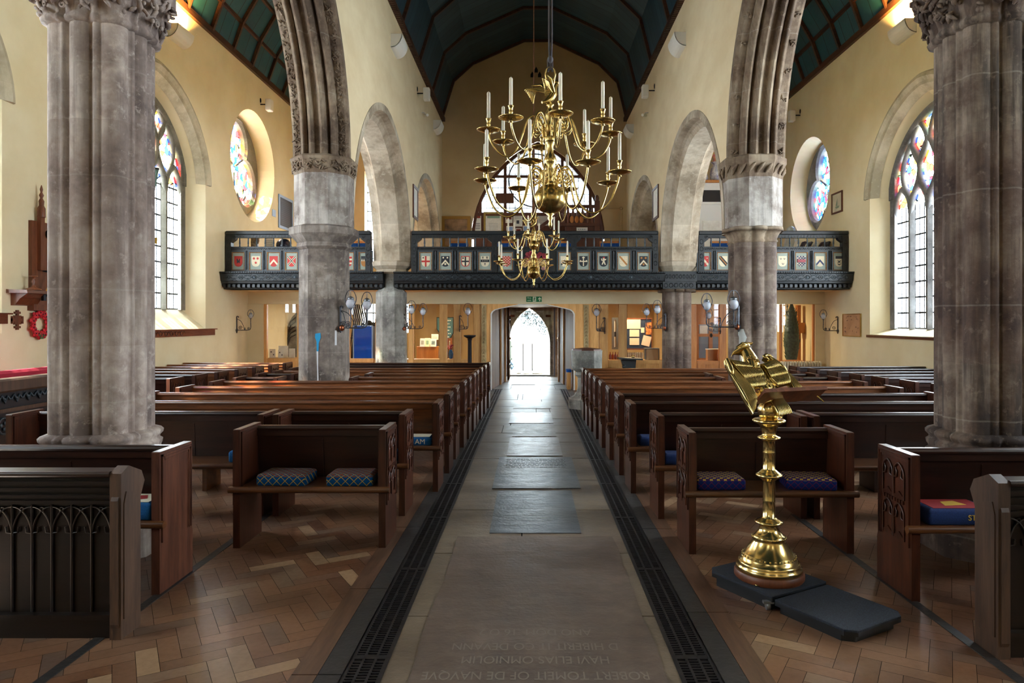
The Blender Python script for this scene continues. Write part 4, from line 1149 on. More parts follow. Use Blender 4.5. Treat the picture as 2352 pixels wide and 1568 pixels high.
lion = lambda cx, cy, k: [(cx+k*a, cy+k*b) for a, b in ((-.1,.5),(.15,.6),(.3,.4),(.15,.25),(.45,.3),(.45,.1),(.2,.05),(.3,-.2),(.5,-.5),(.25,-.55),(.1,-.25),(-.1,-.55),(-.35,-.5),(-.15,-.15),(-.45,.0),(-.5,.35),(-.35,.4),(-.3,.1),(-.1,.15))]
def lpieces(c, cx, cy, k): return [(c, [(cx-.18*k, cy+.5*k), (cx+.2*k, cy+.5*k), (cx+.15*k, cy-.1*k), (cx-.15*k, cy-.1*k)]), (c, [(cx+.1*k, cy+.3*k), (cx+.5*k, cy+.35*k), (cx+.45*k, cy+.15*k), (cx+.1*k, cy+.1*k)]), (c, [(cx-.15*k, cy), (cx+.15*k, cy), (cx+.4*k, cy-.55*k), (cx+.2*k, cy-.55*k)]), (c, [(cx-.15*k, cy), (cx+.05*k, cy), (cx-.2*k, cy-.55*k), (cx-.4*k, cy-.5*k)]), (c, [(cx-.15*k, cy), (cx-.45*k, cy+.1*k), (cx-.5*k, cy+.4*k), (cx-.38*k, cy+.4*k)])]
def checks(c, n, m, z0, z1):
    o = []
    for i in range(n):
        for j in range(m):
            if (i+j) % 2: o.append((c, [(-1+2*i/n, z0+(z1-z0)*j/m), (-1+2*(i+1)/n, z0+(z1-z0)*j/m), (-1+2*(i+1)/n, z0+(z1-z0)*(j+1)/m), (-1+2*i/n, z0+(z1-z0)*(j+1)/m)]))
    return o
A = {}
A['maunch'] = ('r', [('k', [(-.4,.5),(-.15,.5),(-.05,.2),(.1,.2),(.2,.5),(.4,.5),(.35,-.4),(.0,-.2),(-.35,-.4)])])
A['roundels'] = ('w', [('r', blob(-.45,.55,.27)), ('r', blob(.45,.55,.27)), ('r', blob(0,-.25,.27))])
A['rchev'] = ('r', [('w', chev(.45,.45))])
A['saltire'] = ('r', [('w', bend(.26)), ('w', bendr(.26)), ('k', bend(.1)), ('k', bendr(.1))])
A['bars'] = ('w', [('r', fess(.72,.2)), ('r', fess(0,.2)), ('r', fess(-.72,.2))])
A['castle'] = ('k', [('o', fess(-.55,.6))] + [('w', [(-.95+.48*i,.05),(-.75+.48*i,.55),(-.55+.48*i,.05)]) for i in range(4)])
A['redcross'] = ('w', [('r', p) for p in crossp(.2)] + [('k', blob(-.6,.68,.2,5))])
A['kchev'] = ('k', [('w', chev(.35,.4)), ('w', blob(-.5,.7,.2)), ('w', blob(.5,.7,.2)), ('w', blob(0,-.5,.25))])
A['kcross'] = ('w', [('k', p) for p in crossp(.18)] + [('k', blob(-.55,.62,.2))])
A['lionfess'] = ('w', [('k', fess(.1,.24))] + lpieces('k', -.5, .7, .42) + lpieces('k', .5, .7, .42) + lpieces('k', 0, -.5, .42) + [('w', blob(q,.1,.09)) for q in (-.5, 0, .5)])
A['rcheck'] = ('w', checks('r', 6, 8, -1, 1))
A['wchev'] = ('w', [('k', chev(.35,.5))])
A['flory'] = ('k', [('w', [(-.12,.85),(.12,.85),(.12,-.85),(-.12,-.85)]), ('w', [(-.85,.1),(.85,.1),(.85,-.1),(-.85,-.1)])] + [('w', blob(a, b, .16, 6)) for a, b in ((.0,.8),(0,-.75),(-.8,0),(.8,0),(-.18,.72),(.18,.72),(-.72,.14),(.72,.14))])
A['wlion'] = ('k', lpieces('w', .05, .05, 1.25) + [('r', blob(.1,.72,.2))])
A['ermbend'] = ('w', [('o', bend(.25))] + [('o', blob(a, b, .07, 4)) for a in (-.7,-.2,.3,.75) for b in (.8,.4,0,-.4) if abs(a+b) > .4])
A['trefchev'] = ('k', [('w', chev(.3,.4)), ('o', blob(-.5,.65,.24)), ('o', blob(.5,.65,.24)), ('o', blob(0,-.55,.24))])
A['rbend'] = ('r', [('w', bend(.28)), ('w', blob(-.6,-.3,.2,5)), ('r', blob(-.4,.35,.12)), ('r', blob(.35,-.3,.12)), ('w', blob(.6,.6,.15,5))])
A['kbend'] = ('w', [('k', bend(.5)), ('o', bend(.16))])
A['anchors'] = ('w', [('k', blob(-.4,.55,.22)), ('w', blob(-.4,.6,.14)), ('k', blob(.45,.55,.22)), ('w', blob(.45,.6,.14)), ('k', blob(.1,-.4,.25)), ('w', blob(.1,-.34,.17))])
A['bcheck'] = ('w', checks('b', 6, 8, -1, 1) + [('p', fess(.1,.26))])
A['bchev'] = ('w', [('b', chev(.4,.45))])
A['tower'] = ('w', [('k', [(-.9,1),(.9,1),(.9,.5),(-.9,.5)]), ('k', [(-.5,.3),(.0,.05),(.5,.3),(.2,-.05),(.3,-.3),(0,-.2),(-.4,-.3),(-.2,-.0)]), ('k', [(-.4,-.35),(0,-.55),(.4,-.35),(.2,-.7),(-.2,-.7)])])
LBL = dict(maunch='red shield with a dark sleeve', roundels='pale shield with three red roundels', rchev='red shield with a pale chevron', saltire='red shield with a chequered saltire', bars='shield of red and white bars', castle='black shield with a brown wall', redcross='white shield with a red cross', kchev='black shield with a pale chevron', kcross='red edged shield with a black cross', lionfess='white shield with three black lions', rcheck='red and white chequered shield', wchev='white shield with a dark chevron', flory='black shield with a pale cross', wlion='black shield with a pale lion', ermbend='speckled shield with a brown bend', trefchev='black shield with chevron and brown trefoils', rbend='red shield with a white bend', kbend='white shield with a black bend', anchors='pale shield with dark rings', bcheck='blue and white chequered shield', bchev='white shield with a blue chevron', tower='pale shield with black bird')
M['panel_g'] = flat('grey green panel', (150,160,148), .7)
M['rope_edge'] = noisy('red and gold rope moulding', (120,52,34), (176,140,84), 60, .6)
def gallery(x0, x1, label, xs, posts=(), xcorn=None, rcut=False):
    root = thing('gallery_balustrade', label, 'gallery', ((x0+x1)/2, GY, ZC0)); G = M['gallery']
    a, b = xcorn or (x0, x1); ln = b-a
    mb = MB()
    prof = [(GY+.3, ZC0), (GY-.12, ZC0), (GY-.13, ZC0+.03), (GY-.18, ZC0+.05), (GY-.18, ZC0+.09), (GY-.24, ZC0+.13), (GY-.25, ZC0+.17), (GY-.28, ZC0+.18), (GY-.30, ZC0+.33), (GY-.34, ZC0+.345), (GY-.35, ZC0+.375), (GY-.2, ZC0+.385), (GY+.06, ZC0+.40), (GY+.3, ZC0+.40)]
    mb.loft([[(a, y, z) for y, z in prof], [(b, y, z) for y, z in prof]], True, True, False)
    mb.build('cornice', G, root)
    mb = MB(); n = int(ln/.105)                    # dentils
    for i in range(n): x = a+ln*(i+.5)/n; mb.box(x-.028, x+.028, GY-.235, GY-.17, ZC0+.035, ZC0+.105)
    mb.build('dentil_row', G, root)
    mb = MB(); n = max(2, round(ln/.29))            # carved frieze of rings, crossing straps and leaf triangles
    yf = lambda z: GY-.285-.02*(z-ZC0-.18)/.15-.004
    for i in range(n):
        x = a+ln*(i+.5)/n; z = ZC0+.255
        mb.tube([(x+.045*math.cos(t*PI/7), yf(z), z+.045*math.sin(t*PI/7)) for t in range(14)], .0065, 5, True)
        if i % 3 == 0: mb.tube([(x+.02*math.cos(t*2*PI/3+PI/2), yf(z), z+.02*math.sin(t*2*PI/3+PI/2)) for t in range(3)], .006, 5, True)
        elif i % 3 == 1: mb.tube([(x+.018*math.cos(t*PI/4), yf(z), z+.018*math.sin(t*PI/4)) for t in range(8)], .007, 5, True)
        else: mb.ball((x, yf(z), z), .034, 10, 6, (1, .3, 1))
        m_ = x+ln/n/2
        if i < n-1:
            for (p, q) in (((x+.05, z), (m_+.05, z+.065)), ((x+.05, z), (m_+.05, z-.065)), ((m_-.05, z+.065), (m_+ln/n/2-.05, z)), ((m_-.05, z-.065), (m_+ln/n/2-.05, z)), ((m_-.035, z-.065), (m_, z-.02)), ((m_+.035, z-.065), (m_, z-.02)), ((m_-.09, z+.06), (m_-.03, z+.02)), ((m_+.09, z+.06), (m_+.03, z+.02))):
                mb.tube([(p[0], yf(p[1]), p[1]), (q[0], yf(q[1]), q[1])], .0055, 5)
    mb.build('carved_frieze', M['gallery_hi'], root)
    mb = MB(); n2 = int(ln/.05)
    for i in range(n2): x = a+ln*(i+.5)/n2; mb.obox((x, GY-.345, ZC0+.36), (.016, 0, .004), (0, .012, 0), (-.004, 0, .012))
    mb.build('rope_moulding', G, root)
    mb = MB(); mb.box(x0, x1, GY, GY+.07, ZC1, ZM); mb.build('panelling', G, root)
    mb = MB(); mb.box(x0, x1, GY-.03, GY+.08, ZC1+.02, ZC1+.06); mb.box(x0, x1, GY-.035, GY+.09, ZM-.03, ZM+.06)
    n3 = int((x1-x0)/.09)
    for i in range(n3): x = x0+(x1-x0)*(i+.5)/n3; mb.tube([(x-.04, GY-.037, ZM), (x-.012, GY-.042, ZM+.03), (x+.012, GY-.042, ZM), (x+.04, GY-.037, ZM+.03)], .007, 4)
    mb.build('middle_rail', G, root)
    mb = MB(); mb.bbox(x0, x1, GY-.06, GY+.11, ZR0+.035, ZR1, .015); mb.box(x0, x1, GY-.03, GY+.09, ZR0-.03, ZR0+.04)
    n4 = int((x1-x0)/.07)
    for i in range(n4): x = x0+(x1-x0)*(i+.5)/n4; mb.obox((x, GY-.032, ZR0), (.018, 0, .012), (0, .008, 0), (-.006, 0, .012))
    mb.build('top_rail', G, root)
    nb = int((x1-x0)/.185)
    for i in range(nb):
        x = x0+(x1-x0)*(i+.5)/nb
        if any(abs(x-p) < .11 for p in posts): continue
        mb = MB(); mb.lathe([(.014, ZM+.05), (.02, ZM+.07), (.012, ZM+.1), (.02, ZM+.14), (.014, ZM+.22), (.012, ZR0-.05), (.018, ZR0-.02)], 8, (x, GY+.03, 0)); mb.build('baluster', M['gallery_hi'], root)
    for p in (x0+.06, x1-.06) + tuple(posts):
        mb = MB(); mb.box(p-.06, p+.06, GY-.05, GY+.1, ZC1, ZR0)
        for s in ((1,) if p < x0+.1 else (-1,) if p > x1-.1 else (-1, 1)):
            mb.prism([(p, ZR0), (p+s*.17, ZR0), (p+s*.15, ZR0-.07), (p+s*.06, ZR0-.14), (p, ZR0-.15)], 'y', GY-.04, GY+.08)
            scroll(mb, (p+s*.11, GY-.045, ZR0-.02), .04, w=.008)
        for k in range(4): mb.tube([(p+.035*math.cos(t*PI/4), GY-.052, ZC1+.2+k*.16+.05*math.sin(t*PI/4)) for t in range(8)], .007, 4, True)
        mb.build('post', G, root)
    for i, (x, arms) in enumerate(xs):
        z = 2.985; w, h = .145, .205
        fr = MB(); fr.cur = 0
        fr.box(x-w-.03, x-w, GY-.035, GY, z-h-.03, z+h+.03); fr.box(x+w, x+w+.03, GY-.035, GY, z-h-.03, z+h+.03)
        fr.box(x-w, x+w, GY-.035, GY, z+h, z+h+.03); fr.box(x-w, x+w, GY-.035, GY, z-h-.03, z-h)
        fr.cur = 1
        for s in (-1, 1):
            fr.tube([(x+s*(w-.012), GY-.022, z-h), (x+s*(w-.012), GY-.022, z+h)], .011, 5); fr.tube([(x-w, GY-.022, z+s*(h-.012)), (x+w, GY-.022, z+s*(h-.012))], .011, 5)
        fr.cur = 2; fr.box(x-w, x+w, GY-.010, GY-.0005, z-h, z+h)
        f = fr.build('shield_frame', [M['gallery_hi'], M['rope_edge'], M['panel_g']], root); f['label'] = 'framed '+LBL[arms]
        s = shield(f, x, z, *A[arms], y=GY-.011, rim='r' if arms == 'kcross' else None)
        if i+1 < len(xs) and xs[i+1][0]-x < .6:
            m_ = (x+xs[i+1][0])/2; q = MB()
            q.lathe([(.016, ZC1+.07), (.022, ZC1+.1), (.012, ZC1+.16), (.02, ZC1+.2), (.024, ZC1+.24), (.012, ZC1+.3), (.012, ZM-.12), (.022, ZM-.09), (.016, ZM-.04)], 8, (m_, GY-.02, 0)); q.build('split_baluster', G, root)
    return root
gx = lambda px: px2x(px, GY)
gallery(XL+.02, -3.56, 'blackened oak gallery front in the left aisle, with red and silver shields', [(gx(p), a) for p, a in ((548,'maunch'),(588,'roundels'),(629,'rchev'),(670,'saltire'),(711,'roundels'),(755,'rchev'),(799,'bars'),(839,'castle'))], (), (XL+.02, -3.24))
gn = gallery(-2.66, 2.82, 'blackened oak gallery front across the nave, with painted shields and a royal arms carving', [(gx(p), a) for p, a in ((978,'redcross'),(1023,'kchev'),(1069,'kcross'),(1114,'lionfess'),(1163,'rcheck'),(1297,'wchev'),(1340,'flory'),(1386,'wlion'),(1432,'ermbend'),(1478,'trefchev'))], (gx(1136), gx(1318)), (-3.0, 2.92))
gallery(3.72, XR-.02, 'blackened oak gallery front in the right aisle, with blue and red shields', [(gx(p), a) for p, a in ((1618,'rbend'),(1661,'kbend'),(1707,'bchev'),(1752,'bars'),(1797,'anchors'),(1840,'bcheck'),(1883,'bchev'),(1927,'tower'))], (), (3.62, XR-.02))
# carved beam over the right hand pillar
mb = MB(); mb.box(2.92, 3.62, GY-.30, GY+.2, 2.52, 2.745); 
for i in range(9): mb.tube([(2.96+.075*i+.025*math.cos(t*PI/4), GY-.302, 2.63+.04*math.sin(t*PI/4)) for t in range(8)], .008, 4, True)
mb.build('pillar_block', M['gallery'], gn)
mb = MB(); mb.box(2.88, 3.6, GY-.28, GY+.2, 2.365, 2.52); 
for i in range(6): mb.tube([(2.95+.11*i+.04*math.cos(t*PI/4), GY-.283, 2.44+.045*math.sin(t*PI/4)) for t in range(8)], .009, 4, True)
mb.build('pillar_block', M['gallery'], gn)
# royal arms: red and pink carved relief at the middle
mb = MB(); rr = random.Random(4); cx = gx(1226)
for k in range(64):
    a = rr.uniform(0, 2*PI); q = math.sqrt(rr.uniform(0, 1)); mb.cur = 0 if q > .45 and math.sin(a) > -.1 else 1
    c = (cx+.33*q*math.cos(a), GY-.03, 2.98+.22*q*math.sin(a)); mb.ball(c, rr.uniform(.025, .05), 7, 5, (1, .7, 1))
    if k % 3 == 0: scroll(mb, (c[0], GY-.06, c[2]), .05, w=.012, sg=rr.choice((-1, 1)))
o = mb.build('royal_arms_carving', [flat('crimson paint', (140,34,48), .5), noisy('faded pink carving', (140,92,84), (176,136,118), 12, .7)], gn); o['label'] = 'crimson and pink carved coat of arms'
# gallery floor and the cream beam under it
mb = MB(); mb.box(XL, XR, GY-.1, YW, ZC0+.0, ZC0+.12); struct('ceiling_gallery', mb, noisy('gallery underside', (222,206,170), (230,214,180), 2, .9))
YP = 16.75
mb = MB()
mb.box(XL, XR, YP-.02, YP+.16, 2.07, ZC0)
struct('wall_partition', mb, M['plaster'])
mb = MB(); mb.box(XL, -6.425, YP-.05, YP+.2, 0, 2.065); struct('wall_partition.002', mb, M['plaster'])
mb = MB(); mb.box(6.81, XR, YP-.05, YP+.2, 0, 2.065); struct('wall_partition.001', mb, M['plaster_nave'])
# exit sign
def signboard(): pass
sx0, sz = px2x(1226.5, YP), py2z(687, YP)
r_ = thing('exit_sign', 'green fire exit sign with running figure and arrow, above the doorway', 'sign', (sx0, YP-.03, sz))
q = MB(); q.box(sx0-.185, sx0+.185, YP-.035, YP-.02, sz-.065, sz+.065); q.build('sign_plate', flat('exit green', (6,112,60), .5), r_)
WS = flat('sign white', (226,232,200), .5)
text(r_, 'Fire', (sx0-.115, YP-.0365, sz+.012), .058, WS, depth=.0005); text(r_, 'exit', (sx0-.115, YP-.0365, sz-.045), .058, WS, depth=.0005)
q = MB(); y0, y1 = YP-.0372, YP-.0352
P2 = lambda pts: q.prism([(sx0+a, sz+b) for a, b in pts], 'y', y0, y1)
P2([(-.03,-.06),(.05,-.06),(.05,.06),(-.03,.06)])
P2([(.125,-.05),(.145,-.05),(.145,.01),(.17,-.012),(.17,.012),(.135,.05),(.1,.012),(.1,-.012),(.125,.01)])
q.build('pictogram', WS, r_)
q = MB(); y0, y1 = YP-.038, YP-.0355
P2(blob(.018,.042,.011)); P2([(-.005,.03),(.022,.03),(.015,-.01),(-.005,-.008)]); P2([(.0,-.008),(.015,-.008),(.035,-.05),(.022,-.05)]); P2([(-.004,-.008),(.006,-.012),(-.018,-.045),(-.026,-.036)]); P2([(.02,.028),(.042,.008),(.036,.0),(.016,.016)])
q.build('running_figure', flat('exit dark green', (6,90,50), .5), r_)

# ---- glazed screen below: bays of pine posts, panelled dado, glass
def px(x): return px2x(x, YP)
def screen(x0, x1, posts, label, dado=.74, post_m='pine', glass=True):
    root = thing('glazed_screen', label, 'screen', ((x0+x1)/2, YP, 0))
    mb = MB(); mb.box(x0, x1, YP, YP+.06, dado-.09, dado); mb.box(x0, x1, YP, YP+.06, 0, .1); mb.box(x0, x1, YP+.02, YP+.045, .1, dado-.08)
    n = int((x1-x0)/.1)
    for i in range(n): x = x0+(x1-x0)*i/n; mb.box(x-.004, x+.004, YP+.012, YP+.03, .1, dado-.08)
    mb.build('panelled_dado', M[post_m], root)
    for a, b in posts:
        mb = MB(); mb.bbox(a, b, YP-.01, YP+.08, 0, 2.065, .008); mb.build('post', M[post_m], root)
    if glass:
        mb = MB(); mb.poly([(x0, YP+.04, dado), (x1, YP+.04, dado), (x1, YP+.04, 2.07), (x0, YP+.04, 2.07)]); mb.build('glass_pane', M['glass'], root)
    return root
P_ = lambda *q: [(px(a), px(b)) for a, b in q]
screen(-6.42, -3.79, P_((599,613),(683,694),(797,803)), 'pine and glass screen below the gallery in the left aisle, leaflets behind it', .76)
screen(-3.77, -1.2, P_((862,874),(938,950),(1009,1027),(1042,1058),(1087,1107)), 'pine and glass screen with a vase of pink flowers behind, left of the doorway', .74)
screen(1.635, 3.58, P_((1376,1397),(1421,1440),(1523,1534)), 'pine and glass screen with notice boards behind, right of the doorway', .72)
screen(3.6, 6.76, P_((1586,1600),(1652,1668),(1792,1797),(1868,1888)), 'orange pine screen with glass, behind the right aisle pews', .70, 'pine_dark')

# ---- porch lined with boards, its carved pilasters and flat four centred arch
root = thing('porch_lining', 'pine doorway lining with a flat white edged arch, at the end of the aisle', 'doorway', (.03, YP, 0))
xa, xb = px(1127), px(1320)
arch = [(xa, 0), (xa, 1.83), (xa+.03, 1.89), (xa+.09, 1.935), (xa+.22, 1.97), (xa+.66, 2.06), (xb-.66, 2.06), (xb-.22, 1.97), (xb-.09, 1.935), (xb-.03, 1.89), (xb, 1.83), (xb, 0)]
mb = MB(); mb.loft([[(x, YP-.06, z), (x, YP-.03, z), (x+(.03 if x < 0 else -.03), YP-.03, z-.012), (x+(.03 if x < 0 else -.03), YP-.06, z-.012)] for x, z in arch], True, True, False); mb.build('white_edge', M['white'], root)
mb = MB()
for s in (0, 1):
    pts = arch[:6] if s == 0 else arch[6:]
    e = -1.18 if s == 0 else 1.62
    poly = pts + [(pts[-1][0], 2.07), (e, 2.07), (e, 0)] if s == 0 else pts + [(e, 0), (e, 2.07), (pts[0][0], 2.07)]
    mb.prism(poly, 'y', YP-.03, YP+.03)
mb.build('spandrel_board', M['carved'] if 'carved' in M else M['pine'], root)
CARV = noisy('carved painted pilaster', (150,126,84), (190,166,118), 3, .7)
for x in (px(1112), px(1346)):
    mb = MB(); mb.box(x-.06, x+.06, YP-.06, YP-.03, .1, 2.05)
    for k in range(22):
        z = .2+k*.083
        mb.tube([(x-.035, YP-.062, z), (x-.012, YP-.066, z+.05), (x, YP-.066, z+.02), (x+.012, YP-.066, z+.05), (x+.035, YP-.062, z)], .008, 4); mb.ball((x, YP-.062, z+.062), .012, 6, 4)
    mb.build('carved_pilaster', CARV, root)
for s, (x0, x1) in ((-1, (xa, px2x(1160, 19.0))), (1, (xb, px2x(1284, 19.0)))):
    mb = MB(); n = 7
    for i in range(n):
        f0, f1 = i/n, (i+1)/n
        ya_, yb_ = YP+2.3*f0, YP+2.3*f1-.012
        u0, u1 = x0+(x1-x0)*f0, x0+(x1-x0)*f1
        mb.loft([[(u0, ya_, 0), (u0+s*.04, ya_, 0), (u0+s*.04, ya_, 2.07), (u0, ya_, 2.07)], [(u1, yb_, 0), (u1+s*.04, yb_, 0), (u1+s*.04, yb_, 2.07), (u1, yb_, 2.07)]], True, True, False)
    mb.build('side_boarding', M['porch'], root)
    for yy, w in ((YP+1.5, .07), (YP+2.28, .08)):
        f = (yy-YP)/2.3; u = x0+(x1-x0)*f
        mb = MB(); mb.box(u-.03, u+.03, yy-w/2, yy+w/2, 0, 2.07); mb.build('post', M['pine'], root)
mb = MB(); mb.box(xa-.05, xb+.05, YP+.03, YW, 2.07, 2.1); mb.build('soffit_board', M['porch'], root)
for s, x, y in ((-1, px2x(1170, 19.4)-.03, 19.25), (1, px2x(1283, 19.2)+.05, 19.25)):  # open door leaves with iron hinges
    d = thing('boarded_door', 'pine door leaf folded open with iron strap hinges, %s side of the glass doors' % ('left' if s < 0 else 'right'), 'door', (x, y, 0))
    mb = MB(); mb.box(x-.02, x+.02, y, y+1.25, .03, 2.04)
    for i in range(5): mb.box(x-.026, x+.026, y+.25*i, y+.25*i+.02, .03, 2.04)
    mb.build('door_leaf', M['porch'], d)
    mb = MB()
    for z in (.45, 1.7):
        xx = x-s*.03
        mb.tube([(xx, y+.02, z), (xx, y+.9, z)], .012, 5)
        for t in (.3, .6, .88): mb.tube([(xx, y+t, z-.10), (xx, y+t+.06, z), (xx, y+t, z+.10)], .009, 5)
    mb.build('strap_hinge', M['iron'], d)
    mb = MB(); mb.ball((x-s*.05, y+.1, 1.18), .035, 10, 6); mb.ball((x-s*.05, y+.16, 1.18), .028, 10, 6); mb.build('door_knob', M['brass'], d)
# glass doors
root = thing('glass_doors', 'frameless double glass doors with faint lettering, in front of the bright porch', 'glass doors', (-.03, 20.9, 0))
for s in (-1, 1):
    mb = MB(); mb.box(min(-.03, -.03+s*.70)+.004, max(-.03, -.03+s*.70)-.004, 20.895, 20.905, .02, 1.98); mb.build('door_leaf', M['glass'], root)
    mb = MB(); mb.box(min(-.03, -.03+s*.70), max(-.03, -.03+s*.70), 20.88, 20.92, .005, .05); mb.build('bottom_rail', M['steel'], root)
    mb = MB(); c = -.03+s*.54; mb.box(c-.075, c+.075, 20.87, 20.89, 1.78, 1.85); mb.build('hinge_patch', M['brown'], root)
    mb = MB(); c = -.03+s*.73; mb.box(c-.025, c+.025, 20.87, 20.93, 0, 2.05); mb.build('jamb', flat('blue grey jamb', (92,104,130), .5), root)
WL_ = flat('etched lettering', (206,212,226), .7)
text(root, 'To the glory of God and in memory of', (-.03, 20.89, 1.93), .052, WL_, depth=.0004, sx=-1)
mb = MB(); scrib(mb, lambda m, a, b, c, d: m.box(a, b, 20.8895, 20.891, c, d), -.2, .25, 1.86, .03, 3); mb.build('etched_line', WL_, root)
# ---------------------------------------------------------------- the churchyard beyond the door
mb = MB(); mb.poly([(-14, YW+.7, -.06), (14, YW+.7, -.06), (14, 60, -.06), (-14, 60, -.06)])
struct('ground_churchyard', mb, noisy('gravel path', (120,116,108), (140,136,128), 8, .9))
def leafy(mb, c, r, n, s, seed, sq=(1,1,1)):
    rr = random.Random(seed)
    for _ in range(n):
        while True:
            p = [rr.uniform(-1, 1) for _ in range(3)]
            if sum(q*q for q in p) < 1: break
        q = Vector((c[0]+p[0]*r*sq[0], c[1]+p[1]*r*sq[1], c[2]+p[2]*r*sq[2])); u = Vector([rr.uniform(-1, 1) for _ in range(3)]).normalized()*s; v = u.orthogonal().normalized()*s*.5
        mb.add([q-u, q+v, q+u, q-v], [(0, 1, 2, 3)])
root = thing('tree', 'leafy tree hanging over the bright path outside the door', 'tree', (.9, 26.6, -.06))
mb = MB(); mb.tube([(.9, 26.6, -.06), (.95, 26.6, 1.2), (.8, 26.5, 2.6), (.4, 26.3, 3.3)], [.14, .11, .09, .05], 8); mb.build('trunk', M['brown'], root)
mb = MB(); leafy(mb, (.15, 26.3, 1.95), .8, 560, .06, 3, (1, .8, .62)); leafy(mb, (.5, 26.2, 1.45), .45, 200, .05, 8, (.7, .8, .75)); leafy(mb, (-.2, 26.2, 1.7), .4, 90, .05, 9); mb.build('foliage', noisy('blue green leaves', (22,34,44), (40,56,60), 9, .8), root)
root = thing('signboard', 'white notice board on two thin posts, outside the door', 'sign', (-.12, 24.2, -.06))
for x in (-.28, .04):
    mb = MB(); mb.box(x-.02, x+.02, 24.2, 24.24, -.06, .95); mb.build('post', M['iron'], root)
mb = MB(); mb.box(-.42, .2, 24.18, 24.22, .88, 1.12); mb.build('board', M['white'], root)
root = thing('picket_fence', 'pale wooden fence seen through the left half of the door', 'fence', (-1.1, 25.3, -.06))
for i in range(5):
    mb = MB(); x = -1.28+i*.13; mb.box(x-.04, x+.04, 25.3, 25.33, -.06, .95-.04*(i % 2)); mb.build('picket', flat('weathered fence', (50,60,56), .8), root)
mb = MB(); mb.box(-1.36, -.68, 25.33, 25.36, .25, .32); mb.box(-1.36, -.68, 25.33, 25.36, .7, .77); mb.build('rail', flat('weathered rail', (50,60,56), .8), root)
root = thing('hydrangea_bush', 'blue flowering bush outside the door, low on the left', 'bush', (-.9, 23.9, -.06))
mb = MB(); leafy(mb, (-.9, 23.9, .12), .3, 160, .05, 5, (1, .8, .65)); mb.build('foliage', flat('bush leaves', (36,52,58), .8), root)
mb = MB(); rr = random.Random(2)
for _ in range(16): mb.ball((-.9+rr.uniform(-.25, .25), 23.8+rr.uniform(-.15, .1), .12+rr.uniform(-.1, .2)), .045, 7, 5)
mb.build('flower_heads', flat('pale blue flowers', (70,96,120), .8), root)
for k, (x, y, a, b) in enumerate(((-.42, 22.9, .10, .06), (-.12, 22.7, .16, .07), (.22, 22.8, .2, .08))):
    mb = MB(); mb.ball((x, y, -.03), 1, 10, 6, (a, .25, .05)); solo('stone', mb, M['stone_far'], ('smallest, leftmost of the grey stones lying on the path outside', 'middle one of the grey stones lying on the path outside', 'widest, rightmost of the grey stones lying on the path outside')[k], 'stone', None, 'stones on the path')
# ---------------------------------------------------------------- brass chandeliers
def smooth_path(pts, k=5):
    out = []
    for i in range(len(pts)-1):
        p0, p1, p2, p3 = pts[max(0, i-1)], pts[i], pts[i+1], pts[min(len(pts)-1, i+2)]
        for j in range(k):
            t = j/k
            out.append(tuple(.5*(2*b+(c-a)*t+(2*a-5*b+4*c-d)*t*t+(3*b-a-3*c+d)*t**3) for a, b, c, d in zip(p0, p1, p2, p3)))
    return out+[pts[-1]]
UP = [(.07,-.04),(.085,.08),(.15,.17),(.225,.13),(.28,-.02),(.34,-.17),(.43,-.245),(.53,-.20),(.60,-.09),(.62,-.01)]
LO = [(.075,-.08),(.10,.06),(.165,.10),(.225,.02),(.26,-.14),(.32,-.30),(.45,-.375),(.59,-.29),(.67,-.12),(.70,-.01)]
def arm_proto(name_root, pts, R0, R, k, candle, kr):
    """arm in the local x-z plane of its own object, pan at (R, 0)"""
    arm = MB(); f = R/R0
    pp = smooth_path([(r*f, 0, z*k) for r, z in pts]); arm.tube(pp, [.0105*kr]*len(pp), 7)
    peak = max(pts[:5], key=lambda p: p[1]); c = (peak[0]*f, 0, peak[1]*k-.085*k)
    sp = []
    for i in range(30):
        t = i/29; a = PI*1.0+t*4.2*PI; q = (.078*(1-t)+.008)*k; sp.append((c[0]+q*math.cos(a), 0, c[2]+q*math.sin(a)))
    arm.tube(sp, .007*kr, 5)
    a2 = smooth_path([(pp[0][0], 0, pp[0][2]), (c[0]-.05*k, 0, c[2]-.06*k), (c[0]+.03*k, 0, c[2]-.10*k), (c[0]+.07*k, 0, c[2]-.04*k)]); arm.tube(a2, .006*kr, 5)
    A_ = arm.build('arm', M['brass'], name_root, world=False)
    pan = MB(); pan.lathe([(.004, -.035), (.022, -.03), (.012, -.015), (.05, -.012), (.095, .0), (.118, .012), (.120, .018), (.112, .016), (.06, .004), (.02, .006), (.013, .02), (.018, .03), (.013, .045), (.022, .06), (.016, .075), (.024, .115), (.029, .12), (.029, .126), (.02, .127)], 18, (R, 0, 0))
    if kr != 1: pan.v = [(R+(v[0]-R)*kr, v[1]*kr, v[2]*kr) for v in pan.v]
    pan.build('drip_pan', M['brass'], A_, world=False)
    cn = MB(); z0 = .115*kr; cn.lathe([(.017*kr, z0), (.0165*kr, z0+candle-.01), (.014*kr, z0+candle), (.003, z0+candle+.002), (.0025, z0+candle+.012)], 12, (R, 0, 0)); cn.build('candle', M['wax'], A_, world=False)
    return A_
